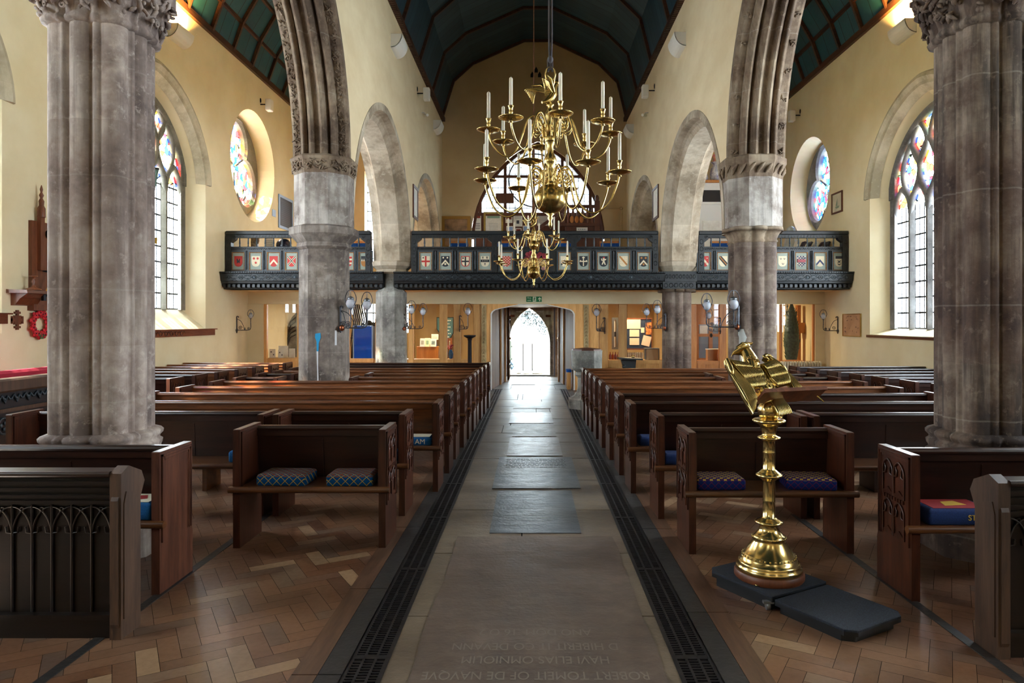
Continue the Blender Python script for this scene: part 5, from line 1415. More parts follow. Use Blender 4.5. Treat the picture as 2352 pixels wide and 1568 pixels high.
def eagle_finial(mb, o, s, yaw):
    ca, sa = math.cos(yaw), math.sin(yaw)
    W = lambda p: (o[0]+s*(p[0]*ca-p[1]*sa), o[1]+s*(p[0]*sa+p[1]*ca), o[2]+s*p[2])
    mb.tube([W(p) for p in ((-.09,0,.0),(-.05,0,.01),(0,0,.05),(.03,0,.1),(.04,0,.15),(.06,0,.19))], [.012*s,.022*s,.04*s,.042*s,.03*s,.024*s], 8)
    mb.ball(W((.07,0,.21)), .027*s, 8, 6); mb.tube([W((.085,0,.21)), W((.12,0,.2)), W((.125,0,.185))], [.014*s,.008*s,.003*s], 6)
    for sd in (-1, 1):
        for k in range(7):
            a = W((.0, sd*.035, .10+.012*k)); b = W((-.10-.012*k, sd*(.10+.012*k), .13+.005*k)); c = W((-.12-.006*k, sd*(.13+.008*k), .02+.02*k))
            mb.tube(smooth_path([a, b, c], 4), [.008*s]*9, 5)
        mb.tube([W((.02,sd*.03,.11)), W((-.05,sd*.10,.2)), W((-.12,sd*.16,.2))], [.018*s,.014*s,.008*s], 6)
def chandelier(loc, label, prof, tiers, k, kr, eagle, rope_top, rope, ropes, group):
    root = thing('chandelier', label, 'chandelier', loc, 0, group)
    mb = MB(); mb.lathe(prof, 28); mb.build('stem', M['brass2'], root, world=False)
    for pts, R0, R, z, n, ph, cand, hub in tiers:
        A_ = arm_proto(root, pts, R0, R, k, cand, kr); A_.location = (0, 0, z); A_.rotation_euler = (0, 0, ph)
        for i in range(1, n): 
            c = dup(A_, parent=root); c.rotation_euler = (0, 0, ph+2*PI*i/n)
        h = MB(); h.lathe([(hub*.6, z-.10*k), (hub, z-.09*k), (hub, z-.05*k), (hub*.6, z-.04*k)], 16); h.build('arm_hub', M['brass2'], root, world=False)
    e = MB(); eagle_finial(e, (0, 0, eagle), k*1.05, PI*.15); e.build('eagle_finial', M['brass2'], root, world=False)
    r = MB(); z = eagle+.20*k
    r.tube([(.05*k*math.cos(t*PI/8), 0, z+.10*k+.07*k*math.sin(t*PI/8)) for t in range(16)], .009*k, 6, True)
    r.tube([(-.05*k, 0, z+.1*k), (-.03*k, 0, z-.02*k), (0, 0, z-.1*k), (.03*k, 0, z-.02*k), (.05*k, 0, z+.1*k)], .008*k, 6); r.build('hanging_loop', M['brass'], root, world=False)
    r = MB(); zt = z+.14*k
    for dx in ropes:
        r.tube([(dx*.2, 0, zt), (dx*.6, 0, zt+.12), (dx, .0, zt+.28), (dx, 0, rope_top-loc[2])], .011, 6)
    r.ball((0, 0, zt+.10), .03*k, 8, 6, (1, 1, 1.4)); r.tube([(-.02, 0, zt-.02), (-.025, 0, zt+.1), (.02, 0, zt+.1), (.02, 0, zt-.02)], .01, 5)
    r.build('rope', M[rope], root, world=False)
    return root
Y1 = 7.0; q1 = Y1/F
def zz(py): return H+(VY-py)*q1
B0 = zz(525)
prof1 = [(.004, 525), (.014, 521), (.022, 514), (.012, 508), (.03, 501), (.018, 497), (.045, 492), (.02, 489)]
prof1 = [(r, zz(p)-B0) for r, p in prof1] + [(max(.03, .166*math.sin(PI*t/14)), zz(457)-B0-.150*math.cos(PI*t/14)) for t in range(1, 14)] + [(r, zz(p)-B0) for r, p in ((.03, 419), (.028, 408), (.045, 402), (.04, 398), (.05, 390), (.035, 384), (.062, 374), (.066, 368), (.05, 358), (.03, 350), (.036, 344), (.03, 338), (.052, 326), (.062, 318), (.048, 308), (.034, 302), (.046, 296), (.046, 284), (.036, 278), (.05, 270), (.052, 262), (.032, 252), (.02, 246), (.045, 242), (.03, 239), (.012, 236))]
chandelier((px2x(1264, Y1), Y1, B0), 'large two tier brass chandelier with white candles, the nearer one, hung on grey ropes', prof1,
    [(UP, .62, .62, zz(306)-B0, 8, -PI/2+math.radians(7), .27, .055), (LO, .70, .70, zz(408)-B0, 8, -PI/2+math.radians(-17), .275, .06)], 1.0, 1.0, zz(238)-B0, 10.1, 'ropeg', (-.012, .014), None)
Y2 = 12.6; q2 = Y2/F
def z2(py): return H+(VY-py)*q2
B2 = z2(659)
prof2 = [(r, z2(p)-B2) for r, p in ((.004, 659), (.014, 656), (.02, 652), (.012, 649), (.03, 645), (.018, 643), (.035, 641))] + [(max(.03, .122*math.sin(PI*t/14)), z2(626)-B2-.115*math.cos(PI*t/14)) for t in range(1, 14)] + [(r, z2(p)-B2) for r, p in ((.03, 611), (.045, 606), (.03, 600), (.05, 594), (.055, 588), (.03, 580), (.04, 576))] + [(max(.028, .092*math.sin(PI*t/10)), z2(563)-B2-.085*math.cos(PI*t/10)) for t in range(1, 10)] + [(r, z2(p)-B2) for r, p in ((.03, 552), (.024, 545), (.04, 535), (.045, 531), (.024, 526), (.012, 521))]
chandelier((px2x(1226, Y2), Y2, B2), 'small looking two tier brass chandelier farther down the nave, hung on a brown rope', prof2,
    [(UP, .62, .48, z2(548)-B2, 6, -PI/2+math.radians(-12), .24, .05), (LO, .70, .655, z2(604)-B2, 8, -PI/2+math.radians(20), .26, .05)], .8, .9, z2(521)-B2, 10.1, 'ropeb', (0,), None)

# ---------------------------------------------------------------- eagle lectern
LX, LY, LZ = 1.454, 4.26, .09
r_ = thing('eagle_lectern', 'polished brass eagle lectern with a wooden book ledge, standing on a carpeted plinth', 'lectern', (LX, LY, LZ))
q4 = LY/F; zl = lambda py: H-(py-VY)*q4
mb = MB(); mb.lathe([(.198, .09), (.206, .10), (.206, .125), (.198, .138)], 48, (LX, LY, 0)); mb.build('wooden_base', M['brown'], r_)
prof = [(.188, .137), (.196, .15), (.194, .165), (.182, .172), (.186, .182), (.178, .195), (.165, .20), (.166, .215), (.158, .22), (.152, .235), (.148, .238), (.098, zl(1240)), (.096, zl(1236)), (.099, zl(1234)), (.099, zl(1229)), (.085, zl(1226)), (.062, zl(1216)), (.053, zl(1205)), (.06, zl(1202)), (.084, zl(1199)), (.085, zl(1196)), (.07, zl(1193)), (.05, zl(1189)), (.038, zl(1186))]
prof += [(.0365, zl(1150)), (.0385, zl(1149)), (.0365, zl(1147)), (.0365, zl(1104)), (.045, zl(1100)), (.06, zl(1096)), (.08, zl(1092)), (.079, zl(1088)), (.062, zl(1085)), (.055, zl(1082)), (.042, zl(1078)), (.0365, zl(1076)), (.0365, zl(1040)), (.0385, zl(1039)), (.0365, zl(1037)), (.0365, zl(1012)), (.05, zl(1009)), (.068, zl(1006)), (.067, zl(1003)), (.045, zl(1000)), (.04, zl(997)), (.046, zl(985)), (.062, zl(975)), (.075, zl(972)), (.097, zl(968)), (.098, zl(964)), (.085, zl(961)), (.05, zl(960))]
mb = MB(); mb.lathe(prof, 48, (LX, LY, 0)); mb.build('column', M['brass'], r_)
mb = MB()
for zz_, rr_, n in ((zl(1231.5), .0985, 26), (.227, .156, 34)):
    for i in range(n): a = 2*PI*i/n; mb.ball((LX+rr_*math.cos(a), LY+rr_*math.sin(a), zz_), .006, 6, 4)
mb.build('studs', M['brass2'], r_)
mb = MB()
for i in range(3):
    a = PI/2+2*PI*i/3+.4; mb.ball((LX+.185*math.cos(a), LY+.185*math.sin(a), .097), .022, 8, 6, (1.3, 1, .4))
mb.build('feet', M['brass2'], r_)
mb = MB(); mb.ball((LX, LY, 1.105), .068, 24, 14); mb.build('orb', M['brass'], r_)
# the bird's back is a sloping desk turned a little to the reader's right
yw = math.radians(22); hv = Vector((math.cos(yw), math.sin(yw), 0)); al_ = math.radians(49)
sv = Vector((-math.sin(yw)*math.cos(al_), math.cos(yw)*math.cos(al_), math.sin(al_))); nv = hv.cross(sv); nv.normalize()
P0 = Vector((1.307, 4.10, 1.107))
def desk(u, v):
    """point of the tracing of the bird -> (along ledge, up slope) on the desk plane"""
    d = Vector((1640+u/7.129-VX, F, -(780+v/7.129-VY)))
    o = Vector((0, 0, H)); t = (P0-o).dot(nv)/d.dot(nv); p = o+d*t-P0
    return p.dot(hv), p.dot(sv)
def dk(a, b, c=0.): return P0+hv*a+sv*b+nv*c
def slab(mb, pts, th, lift=0., bulge=.0):
    q = [desk(*p) for p in pts]
    cx = sum(p[0] for p in q)/len(q); cy = sum(p[1] for p in q)/len(q)
    rings = []
    for c, s in ((-th, .96), (-th*.5, 1.0), (0, 1.0), (th*.35, .95)): rings.append([dk(cx+(p[0]-cx)*s, cy+(p[1]-cy)*s, c+lift) for p in q])
    mb.loft(rings, True, True, False)
def feather(mb, a, b, r0, r1, lift, curve=0.):
    (a0, a1), (b0, b1) = desk(*a), desk(*b); pts = []
    for i in range(7):
        t = i/6; w = math.sin(PI*t)*curve
        pts.append(dk(a0+(b0-a0)*t+w, a1+(b1-a1)*t, lift+.004*math.sin(PI*t)))
    mb.tube(pts, [r0*(.55+.9*math.sin(PI*min(1, .2+t*.5))) if i < 6 else r1*.5 for i, t in enumerate([i/6 for i in range(7)])], 6)
LW = [(175,330),(255,305),(350,370),(480,372),(700,420),(820,765),(650,790),(705,1000),(690,1120),(640,1215),(560,1080),(280,560),(190,400)]
RW = [(760,400),(850,370),(875,345),(800,300),(830,272),(890,280),(960,330),(1100,430),(1200,540),(1480,860),(1330,865),(1230,725),(1050,775),(900,640)]
lerp = lambda a, b, t: (a[0]+(b[0]-a[0])*t, a[1]+(b[1]-a[1])*t)
mb = MB(); slab(mb, LW, .022)
for i in range(10): t = i/9; feather(mb, lerp((215,400),(520,660),t), lerp((640,1205),(700,1000),t), .0075, .006, .006, .0)
for i in range(13): t = i/12; feather(mb, lerp((500,640),(800,600),t), lerp((600,790),(815,765),t), .0055, .004, .010)
for i in range(14): t = i/13; feather(mb, lerp((330,450),(720,470),t), lerp((500,660),(790,610),t), .006, .004, .013)
for i in range(16): t = i/15; feather(mb, lerp((250,360),(690,425),t), lerp((350,470),(720,500),t), .006, .005, .016)
feather(mb, (200,340), (290,600), .012, .006, .012); feather(mb, (280,590), (570,1090), .008, .006, .010)
mb.build('wing', M['brass2'], r_)
mb = MB(); slab(mb, RW, .022)
for i in range(7): t = i/6; feather(mb, lerp((1170,520),(1220,640),t), lerp((1470,855),(1335,862),t), .007, .006, .006)
for i in range(13): t = i/12; feather(mb, lerp((1180,560),(930,640),t), lerp((1230,722),(1040,770),t), .0055, .004, .010)
for i in range(13): t = i/12; feather(mb, lerp((1080,450),(850,500),t), lerp((1190,590),(930,640),t), .006, .004, .013)
for i in range(11): t = i/10; feather(mb, lerp((940,360),(790,430),t), lerp((1080,470),(860,520),t), .006, .005, .016)
feather(mb, (900,300), (1190,540), .010, .006, .010)
c = [desk(*p) for p in ((880,350),(850,330),(815,320),(800,295),(830,275),(885,285),(940,320))]
mb.tube([dk(a, b, .014) for a, b in c], [.006,.009,.011,.012,.013,.013,.008], 7)
mb.build('wing', M['brass2'], r_)
mb = MB()                                           # body and tail
B = [desk(*p) for p in ((600,400),(700,520),(790,650),(880,780),(960,900),(1040,1040),(1110,1160),(1160,1230))]
rr_ = [.050,.058,.055,.048,.040,.036,.036,.034]
rings = []
for (a, b), r in zip(B, rr_):
    rings.append([dk(a+r*math.cos(2*PI*k/14), b+.3*r*math.cos(2*PI*k/14), -.012+.5*r*math.sin(2*PI*k/14)) for k in range(14)])
mb.loft(rings, True, True, True)
for i in range(9): t = i/8; feather(mb, lerp((960,1010),(1040,900),t), lerp((1060,1250),(1265,1212),t), .008, .007, .006)
rr2 = random.Random(6)
for i in range(46):
    t = rr2.uniform(.0, .62); w = rr2.uniform(-1, 1); p = lerp((620,420),(1040,960),t); a, b = desk(*p)
    mb.tube([dk(a+w*.036, b, .018-.012*abs(w)), dk(a+w*.036+.004, b-.02, .021-.012*abs(w)), dk(a+w*.034+.006, b-.036, .015-.012*abs(w))], [.003,.006,.002], 5)
mb.build('body', M['brass2'], r_)
mb = MB()                                           # neck and head turned to the left
nk = [((650,470),-.03,.072),((620,400),-.018,.068),((580,330),-.006,.058),((540,260),.002,.048),((505,195),.005,.041)]
rings = []
for (u, v), lf, r in nk:
    a, b = desk(u, v); c = dk(a, b, lf)
    rings.append([c+hv*r*math.cos(2*PI*k/14)+nv*r*.85*math.sin(2*PI*k/14)+sv*.25*r*math.cos(2*PI*k/14) for k in range(14)])
mb.loft(rings, True, True, True)
a, b = desk(455, 165); hc = dk(a, b, .006); bk = -hv
fw = (-hv*.96+Vector((0, 0, -.12))).normalized(); up = Vector((0, 0, 1))
def hp(f, u, s=0.): return hc+fw*f+up*u+nv*s
def headring(f, u, ru, rs, n=12): return [hp(f, u+ru*math.sin(2*PI*k/n), rs*math.cos(2*PI*k/n)) for k in range(n)]
mb.loft([headring(-.052, .0, .006, .006), headring(-.046, .0, .026, .026), headring(-.02, .002, .036, .034), headring(.01, .002, .034, .032), headring(.035, -.003, .026, .023), headring(.05, -.008, .019, .015), headring(.066, -.012, .014, .010), headring(.08, -.022, .009, .006), headring(.086, -.034, .004, .003)], True, True, True)
mb.tube([hp(.04, .016), hp(.0, .032), hp(-.04, .028), hp(-.07, .026), hp(-.082, .03)], [.010,.014,.014,.010,.004], 8)
for s in (-1, 1):
    mb.ball(hp(.022, .008, s*.024), .008, 8, 6); mb.tube([hp(.045, .010, s*.016), hp(.02, .020, s*.027), hp(-.005, .016, s*.030)], [.005,.008,.004], 6)
for i in range(26):
    t = rr2.uniform(0, 1); w = rr2.uniform(-1, 1); p = lerp((630,430),(520,230),t); a, b = desk(*p); r = .053-.014*t
    mb.tube([dk(a+w*r*.8, b+.012, r*.85*math.sqrt(1-w*w*.64)+.0), dk(a+w*r*.82, b-.01, r*.85*math.sqrt(1-w*w*.64)+.003)], [.002,.005], 5)
mb.build('head', M['brass'], r_)
mb = MB()                                           # legs gripping the orb, seen through the gap
for (u, v) in ((760,850),(900,900)):
    a, b = desk(u, v); p = dk(a, b, -.02); mb.tube([p, (p+Vector((LX, LY, 1.15)))/2+Vector((0, .01, .01)), Vector((LX+(u-830)*.0004, LY-.02, 1.165))], [.028, .02, .014], 8)
mb.tube([Vector((LX, LY, 1.15)), dk(*desk(850, 800), -.02)], [.05, .055], 10)
mb.build('leg', M['brass2'], r_)
mb = MB()                                           # book ledge
e0, e1 = desk(700, 985), desk(1690, 915)
c0 = dk(e0[0], e0[1], -.012); c1 = dk(e1[0], e0[1]+.0, -.012)
m_ = (c0+c1)/2; hl = (c1-c0).length/2
mb.obox(m_+nv*.045, hv*hl, nv*.062, sv*.008); mb.obox(m_+nv*.104, hv*hl, nv*.005, sv*.013)
mb.build('book_ledge', M['oak_red'], r_)
mb = MB(); p = dk(e1[0]-.03, e1[1], .02); mb.tube([p, p-sv*.035+hv*.015, p-sv*.06+hv*.03], [.006,.005,.003], 6); mb.build('ledge_catch', M['brass'], r_)
# carpeted plinth in two pieces
UU, VV = Vector((.5, -.866, 0)), Vector((.866, .5, 0)); CC = Vector((1.46, 4.26, 0))
M['carpet'] = noisy('charcoal carpet', (14,18,26), (46,53,66), 150, .95, bmp=.5, bd=.004, lo=.3, hi=.7)
M['blackbox'] = flat('black painted board', (14,17,20), .35)
def plinth(name, label, u0, u1, v0, v1, h, over, cut):
    root = thing(name, label, 'platform', tuple(CC+UU*(u0+u1)/2+VV*(v0+v1)/2))
    P_ = lambda u, v, z: tuple(CC+UU*u+VV*v+Vector((0, 0, z)))
    def outl(u0, u1, v0, v1, c): return [(u0+c[0], v0), (u1-c[1], v0), (u1, v0+c[1]), (u1, v1-c[1]), (u1-c[1], v1), (u0+c[0], v1), (u0, v1-c[0]), (u0, v0+c[0])]
    mb = MB(); o = outl(u0+.02, u1-.03, v0+.02, v1-.02, cut)
    mb.loft([[P_(a, b, 0) for a, b in o], [P_(a, b, h-.03) for a, b in o]], True, True, False); mb.build('box', M['blackbox'], root)
    mb = MB(); o = outl(u0, u1, v0, v1, cut)
    mb.loft([[P_(a, b, h-.034) for a, b in o], [P_(a, b, h-.012) for a, b in o]], True, True, False); mb.build('board', M['blackbox'], root)
    mb = MB(); mb.loft([[P_(a, b, h-.012) for a, b in o], [P_(a, b, h-.002) for a, b in o], [P_((u0+u1)/2+(a-(u0+u1)/2)*.98, (v0+v1)/2+(b-(v0+v1)/2)*.98, h) for a, b in o]], True, True, False); mb.build('carpet_top', M['carpet'], root)
    return root
pa = plinth('carpeted_plinth', 'black plinth topped with charcoal carpet, under the brass lectern', -.30, .222, -.235, .235, .09, 0, (.05, .004))
mb = MB(); c = CC+UU*.19+VV*-.235
mb.lathe([(.02, -.012), (.024, -.01), (.024, .01), (.02, .012)], 14, (c.x, c.y, .028), 'x'); mb.box(c.x-.03, c.x+.03, c.y-.02, c.y+.005, .045, .06); mb.build('caster', M['steel'], pa)
plinth('carpeted_plinth', 'low step topped with blue grey carpet, beside the floor gap in front of the lectern', .228, .72, -.225, .235, .075, 0, (.004, .05))

# ---------------------------------------------------------------- gas style wall brackets
M['opal'] = flat('opal glass globe', (206,210,220), .25, Transmission_Weight=.25, Subsurface_Weight=.1)
M['copper'] = flat('copper boss', (160,92,62), .35, .9)
M['iron_w'] = noisy('worn wrought iron', (40,40,44), (84,86,92), 20, .4, metal=.7, bmp=0)
def lamp(mb_arm, root, x, y, z, r, lobes=True):
    a = MB()
    for s in (-1, 1): a.tube(smooth_path([(x, y, z-.02), (x+s*r*1.2, y, z+r*1.2), (x+s*r*1.45, y, z+r*2.4), (x+s*r*.8, y, z+r*3.7), (x, y, z+r*4.0)], 4), .006, 5)
    a.build('lamp_hoop', M['iron_w'], root, world=False)
    g = MB(); g.lathe([(.006, z), (.3*r, z+.03*r), (.75*r, z+.35*r), (r, z+1.0*r), (.92*r, z+1.55*r), (.7*r, z+1.9*r), (.62*r, z+2.0*r)], 16, (x, y, 0)); g.build('globe', M['opal'], root, world=False)
    g = MB(); g.lathe([(.66*r, z+1.95*r), (.78*r, z+2.1*r), (.7*r, z+2.35*r), (.3*r, z+2.6*r), (.08*r, z+2.7*r), (.06*r, z+3.9*r)], 14, (x, y, 0)); g.build('gallery_cap', M['steel'], root, world=False)
def bracket(loc, yaw, label, arms, boss=False, drop=.30):
    """arms: (reach, sideways, rise, globe radius)"""
    root = thing('lamp_bracket', label, 'wall lamp', loc, yaw, 'gas style lamp brackets')
    mb = MB(); mb.box(0, .018, -.012, .012, -.02, drop); mb.tube([(0, 0, drop), (.02, 0, drop+.02), (.05, 0, drop+.01), (.045, 0, drop-.015)], .012, 6)
    mb.prism([(-.045, 0), (0, .05), (.045, 0), (0, -.07)], 'x', 0, .02); mb.build('backplate', M['iron_w'], root, world=False)
    if boss: mb = MB(); mb.ball((.035, 0, 0), .045, 12, 8, (.8, 1, 1)); mb.build('boss', M['copper'], root, world=False)
    for i, (rc, sd, up, r) in enumerate(arms):
        mb = MB(); d = Vector((rc, sd, 0)); 
        P_ = lambda t, z: (d.x*t, d.y*t, z)
        mb.tube(smooth_path([P_(0, 0), P_(.5, 0), P_(.88, .005), P_(1, .05), P_(1, up*.6), P_(1, up)], 5), .009, 6)
        mb.tube(smooth_path([P_(.03, drop*.85), P_(.3, drop*.7), P_(.5, drop*.3), P_(.55, .01)], 5), .006, 5)
        L = d.length
        for c, q in ((.28, .045), (.84, .03)):
            sp = [P_(c+q/L*(1-k/26)*math.cos(k*.5), .055*q/.045+q*(1-k/26)*math.sin(k*.5)) for k in range(26)]; mb.tube(sp, .0055, 5)
        mb.ball(P_(.6, .03), .02, 6, 4, (.6, .6, 1.8)); mb.ball(P_(1, up*.55), .012, 6, 4)
        mb.build('scroll_arm', M['iron_w'], root, world=False)
        lamp(None, root, d.x, d.y, up, r)
    return root
bracket((XL, 16.07, 1.45), 0, 'single lamp bracket on the left wall under the gallery end', [(.33, 0, .27, .05)])
bracket((-2.79, 10.17, 1.555), math.radians(-25), 'twin globe lamp bracket on the octagonal pillar with the blue paint mark', [(.17, .03, .28, .068), (.36, .16, .26, .066)], True)
bracket((-2.84, PY[2]-.28, 1.49), math.radians(-15), 'twin globe lamp bracket on the pale octagonal pillar at the gallery', [(.20, .02, .33, .072), (.42, .14, .30, .065)], True)
bracket((px2x(1055, YP-.02), YP-.035, 1.47), 0, 'single globe lamp bracket on the screen post left of the doorway', [(.21, -.03, .33, .072)])
bracket((px2x(1390, YP-.02), YP-.035, 1.42), PI, 'single globe lamp bracket on the screen post right of the doorway', [(.21, .03, .36, .072)])
bracket((2.98, PY[2]-.30, 1.50), PI+math.radians(15), 'twin globe lamp bracket on the small looking clustered pillar right of the font', [(.20, -.02, .32, .075), (.40, -.14, .28, .066)], True)
bracket((3.02, 10.12, 1.57), PI+math.radians(20), 'twin globe lamp bracket with a copper boss, above the head of the brass eagle', [(.13, .05, .25, .07), (.44, -.16, .24, .062)], True)
bracket((px2x(1655, YP-.02), YP-.035, 1.42), PI, 'small globe lamp bracket on the orange pine screen, seen left of the brown clustered pillar', [(.29, .03, .30, .06)])
bracket((XR, 16.0, 1.44), PI, 'single lamp bracket on the right wall, left of the brown chart', [(.34, 0, .26, .055)])

# ---------------------------------------------------------------- wall uplighters and other fittings high on the walls
M['lampwhite'] = emit('lit lamp inside', (255,176,60), 30)
def uplight(loc, side, label, lit=False, size=(.62, .22, .26)):
    L, D, Hh = size; root = thing('wall_lamp', label, 'wall light', loc, 0, 'white wall uplighters'); s = -side
    mb = MB(); n = 8; outer = [(s*D*math.cos(t*PI/2/n), -Hh*math.sin(t*PI/2/n)) for t in range(n+1)]
    inner = [(s*(D-.012)*math.cos(t*PI/2/n), -(Hh-.012)*math.sin(t*PI/2/n)) for t in range(n+1)]
    mb.loft([[(x, y, z) for x, z in outer+inner[::-1]] for y in (-L/2, L/2)], True, True, False)
    for y in (-L/2, L/2-.01): mb.prism([(x, z) for x, z in outer]+[(0, 0)], 'y', y, y+.01)
    mb.build('shade', M['white'], root, world=False)
    if lit:
        mb = MB(); mb.tube([(s*D*.45, -L*.32, -.08), (s*D*.45, L*.32, -.08)], .02, 8); mb.build('lamp_tube', M['lampwhite'], root, world=False)
        l = bpy.data.lights.new('uplighter_lamp', 'AREA'); l.shape = 'RECTANGLE'; l.size = .12; l.size_y = L*.7; l.spread = math.radians(130); l.energy = 380; l.color = (1, .60, .17)
        o = bpy.data.objects.new('uplighter_lamp', l); C.objects.link(o); o.location = (loc[0]+s*D*.45, loc[1], loc[2]-.04); o.rotation_euler = Vector((-s*.75, 0, 1)).to_track_quat('-Z', 'Y').to_euler()
    return root
uplight((XL, 13.3, 7.22), -1, 'lit white uplighter glowing amber, high on the left wall', True)
uplight((XR, 13.05, 7.2), 1, 'lit white uplighter glowing amber, high on the right wall', True)
uplight((AL1, 13.7, 7.18), -1, 'unlit white uplighter on the left nave wall above the pale arch')
uplight((AR0, 13.3, 7.05), 1, 'unlit white uplighter on the right nave wall above the pale arch')
uplight((AL1, 19.5, 7.2), -1, 'unlit white uplighter near the west end of the left nave wall')
uplight((AR0, 19.9, 7.2), 1, 'unlit white uplighter near the west end of the right nave wall')
def flood(loc, side, label):
    root = thing('floodlight', label, 'wall light', loc, 0, 'small floodlights'); s = -side
    mb = MB(); mb.tube([(0, 0, 0), (s*.1, 0, 0), (s*.16, 0, 0)], .015, 6); mb.ball((0, 0, .1), .04, 8, 6, (.5, 1, 1.6)); mb.build('bracket', M['iron'], root, world=False)
    mb = MB(); mb.bbox(min(s*.15, s*.3), max(s*.15, s*.3), -.09, .09, -.17, .12, .015); mb.build('lamp_housing', M['white'], root, world=False)
flood((XL, 17.5, 7.1), -1, 'small white floodlight on the left wall above the rose window'); flood((XR, 18.25, 7.05), 1, 'small white floodlight on the right wall above the rose window')
flood((AL1, 16.5, 7.05), -1, 'small white floodlight on the left nave wall'); flood((AR0, 16.3, 7.05), 1, 'small white floodlight on the right nave wall')
for x, y, z, s, lb in ((AL1, 17.2, 6.75, 1, 'tiny white security camera below the floodlight on the left nave wall'), (AR0, 17.2, 6.75, -1, 'tiny white security camera below the floodlight on the right nave wall')):
    root = thing('mounted_camera', lb, 'camera', (x, y, z)); mb = MB(); mb.tube([(0, 0, .05), (s*.07, 0, .05), (s*.1, 0, .0)], .012, 6); mb.build('bracket', M['white'], root, world=False)
    mb = MB(); mb.tube([(s*.06, .05, .0), (s*.16, -.12, -.04)], .035, 10); mb.build('housing', M['white'], root, world=False)
# ---------------------------------------------------------------- ledger stones and floor gratings
def ledger(x0, x1, y0, y1, m, label, jag=0., zt=.006):
    mb = MB(); rr = random.Random(int(y0*100)); pts = []
    n = 10 if jag else 1
    def edge(p, q):
        for i in range(n):
            t = i/n; pts.append((p[0]+(q[0]-p[0])*t+rr.uniform(-jag, jag), p[1]+(q[1]-p[1])*t+rr.uniform(-jag, jag)))
    edge((x0, y0), (x1, y0)); edge((x1, y0), (x1, y1)); edge((x1, y1), (x0, y1)); edge((x0, y1), (x0, y0))
    mb.prism(pts, 'z', .0032, zt); o = solo('ledger_stone', mb, M[m], label, 'floor slab', None, 'ledger stones in the aisle'); LOC[o.name] = (0, 0, 0); return o
big = ledger(-.565, .63, 2.4, 5.33, 'flag_near', 'huge worn brown ledger stone with upside down lettering, nearest of the aisle', .012)
INC = flat('worn incised letters', (122,112,102), .8)
for i, (s, y) in enumerate((('ROBERT TOMEIT OF DE NAVQVE', 3.27), ('HAVI ELIAS OMNIOLIM', 3.42), ('D HIBERIT IT CO DEVANN', 3.56), ('ANO DOM  16 O 2', 3.72))):
    text(big, s, (.02, y, .0062), .105, INC, rot=(0, 0, PI), depth=.0003, world=False, sx=.68)
ledger(-.325, .39, 5.42, 6.78, 'slate', 'blue grey ledger slate just beyond the huge brown one')
s2 = ledger(-.385, .49, 6.87, 8.46, 'slate', 'dark slate ledger with rows of small lettering, second of the blue ones')
M['incised'] = flat('dark incised letters', (46,51,58), .6)
mb = MB()
for k in range(7): scrib(mb, lambda m, a, b, c, d: m.box(a, b, c, d, .006, .0066), -.29, .40, 7.86+.075*k, .018, k)
mb.build('incised_lettering', M['incised'], s2)
ledger(-.30, .385, 8.54, 9.9, 'flag_mid', 'brown grey ledger stone beyond the lettered slate')
ledger(-.27, .36, 9.98, 11.2, 'flag', 'pale glossy ledger stone in the middle of the aisle')
ledger(-.36, .36, 11.28, 12.6, 'flag_mid', 'dark ledger stone far down the aisle, beside the hindmost pews')
ledger(-.34, .38, 13.2, 14.3, 'flag', 'pale narrow ledger stone level with the font')
mb = MB(); L = 1.22; w = .172
for x in (-.5, -.17, .17, .5): mb.box(x*w-.006 if abs(x) < .4 else x*w-.011, x*w+.006 if abs(x) < .4 else x*w+.011, 0, L, -.02, .004)
for y in (0, L-.02): mb.box(-w/2, w/2, y, y+.02, -.02, .004)
for r in range(3):
    xa_ = (-.5+.33*r)*w; n = 46
    for i in range(n): y = .03+(L-.06)*(i+(.5 if r == 1 else 0))/n; mb.box(xa_, xa_+.34*w, y, y+.009, -.02, .003)
M['grate'] = noisy('cast iron grating', (26,24,26), (52,48,50), 20, .4, metal=.5, bmp=0)
for sgn in (-1, 1):
    root = thing('floor_grating', 'long black cast iron heating grating along the %s edge of the stone aisle' % ('left' if sgn < 0 else 'right'), 'grating', (sgn*.787, 2.2, 0))
    g0 = mb.build('grating_panel', M['grate'], root, world=False)
    for k in range(1, 12):
        c = g0.copy(); C.objects.link(c); c.parent = root; c.location = (0, k*L, 0)

# ---------------------------------------------------------------- stone font
FX, FY = 1.06, 13.3
root = thing('stone_font', 'octagonal stone font with a wide bowl, at the end of the right hand pews', 'font', (FX, FY, 0))
def octl(levels): mb = MB(); octbox(mb, FX, FY, levels); return mb
octl([(.34, 0), (.34, .18), (.24, .24), (.2, .3)]).build('base', M['stone_far'], root)
octl([(.19, .28), (.17, .4), (.17, .58), (.21, .62)]).build('stem', M['stone_far'], root)
octl([(.19, .60), (.22, .64), (.20, .69), (.26, .73), (.28, .76), (.285, 1.06), (.29, 1.10)]).build('bowl', stone('carved font stone', (150,150,142), (96,96,92), (190,190,182), 3., .3, .6), root)
octl([(.27, 1.10), (.265, 1.125), (.05, 1.15)]).build('lid', M['brown'], root)
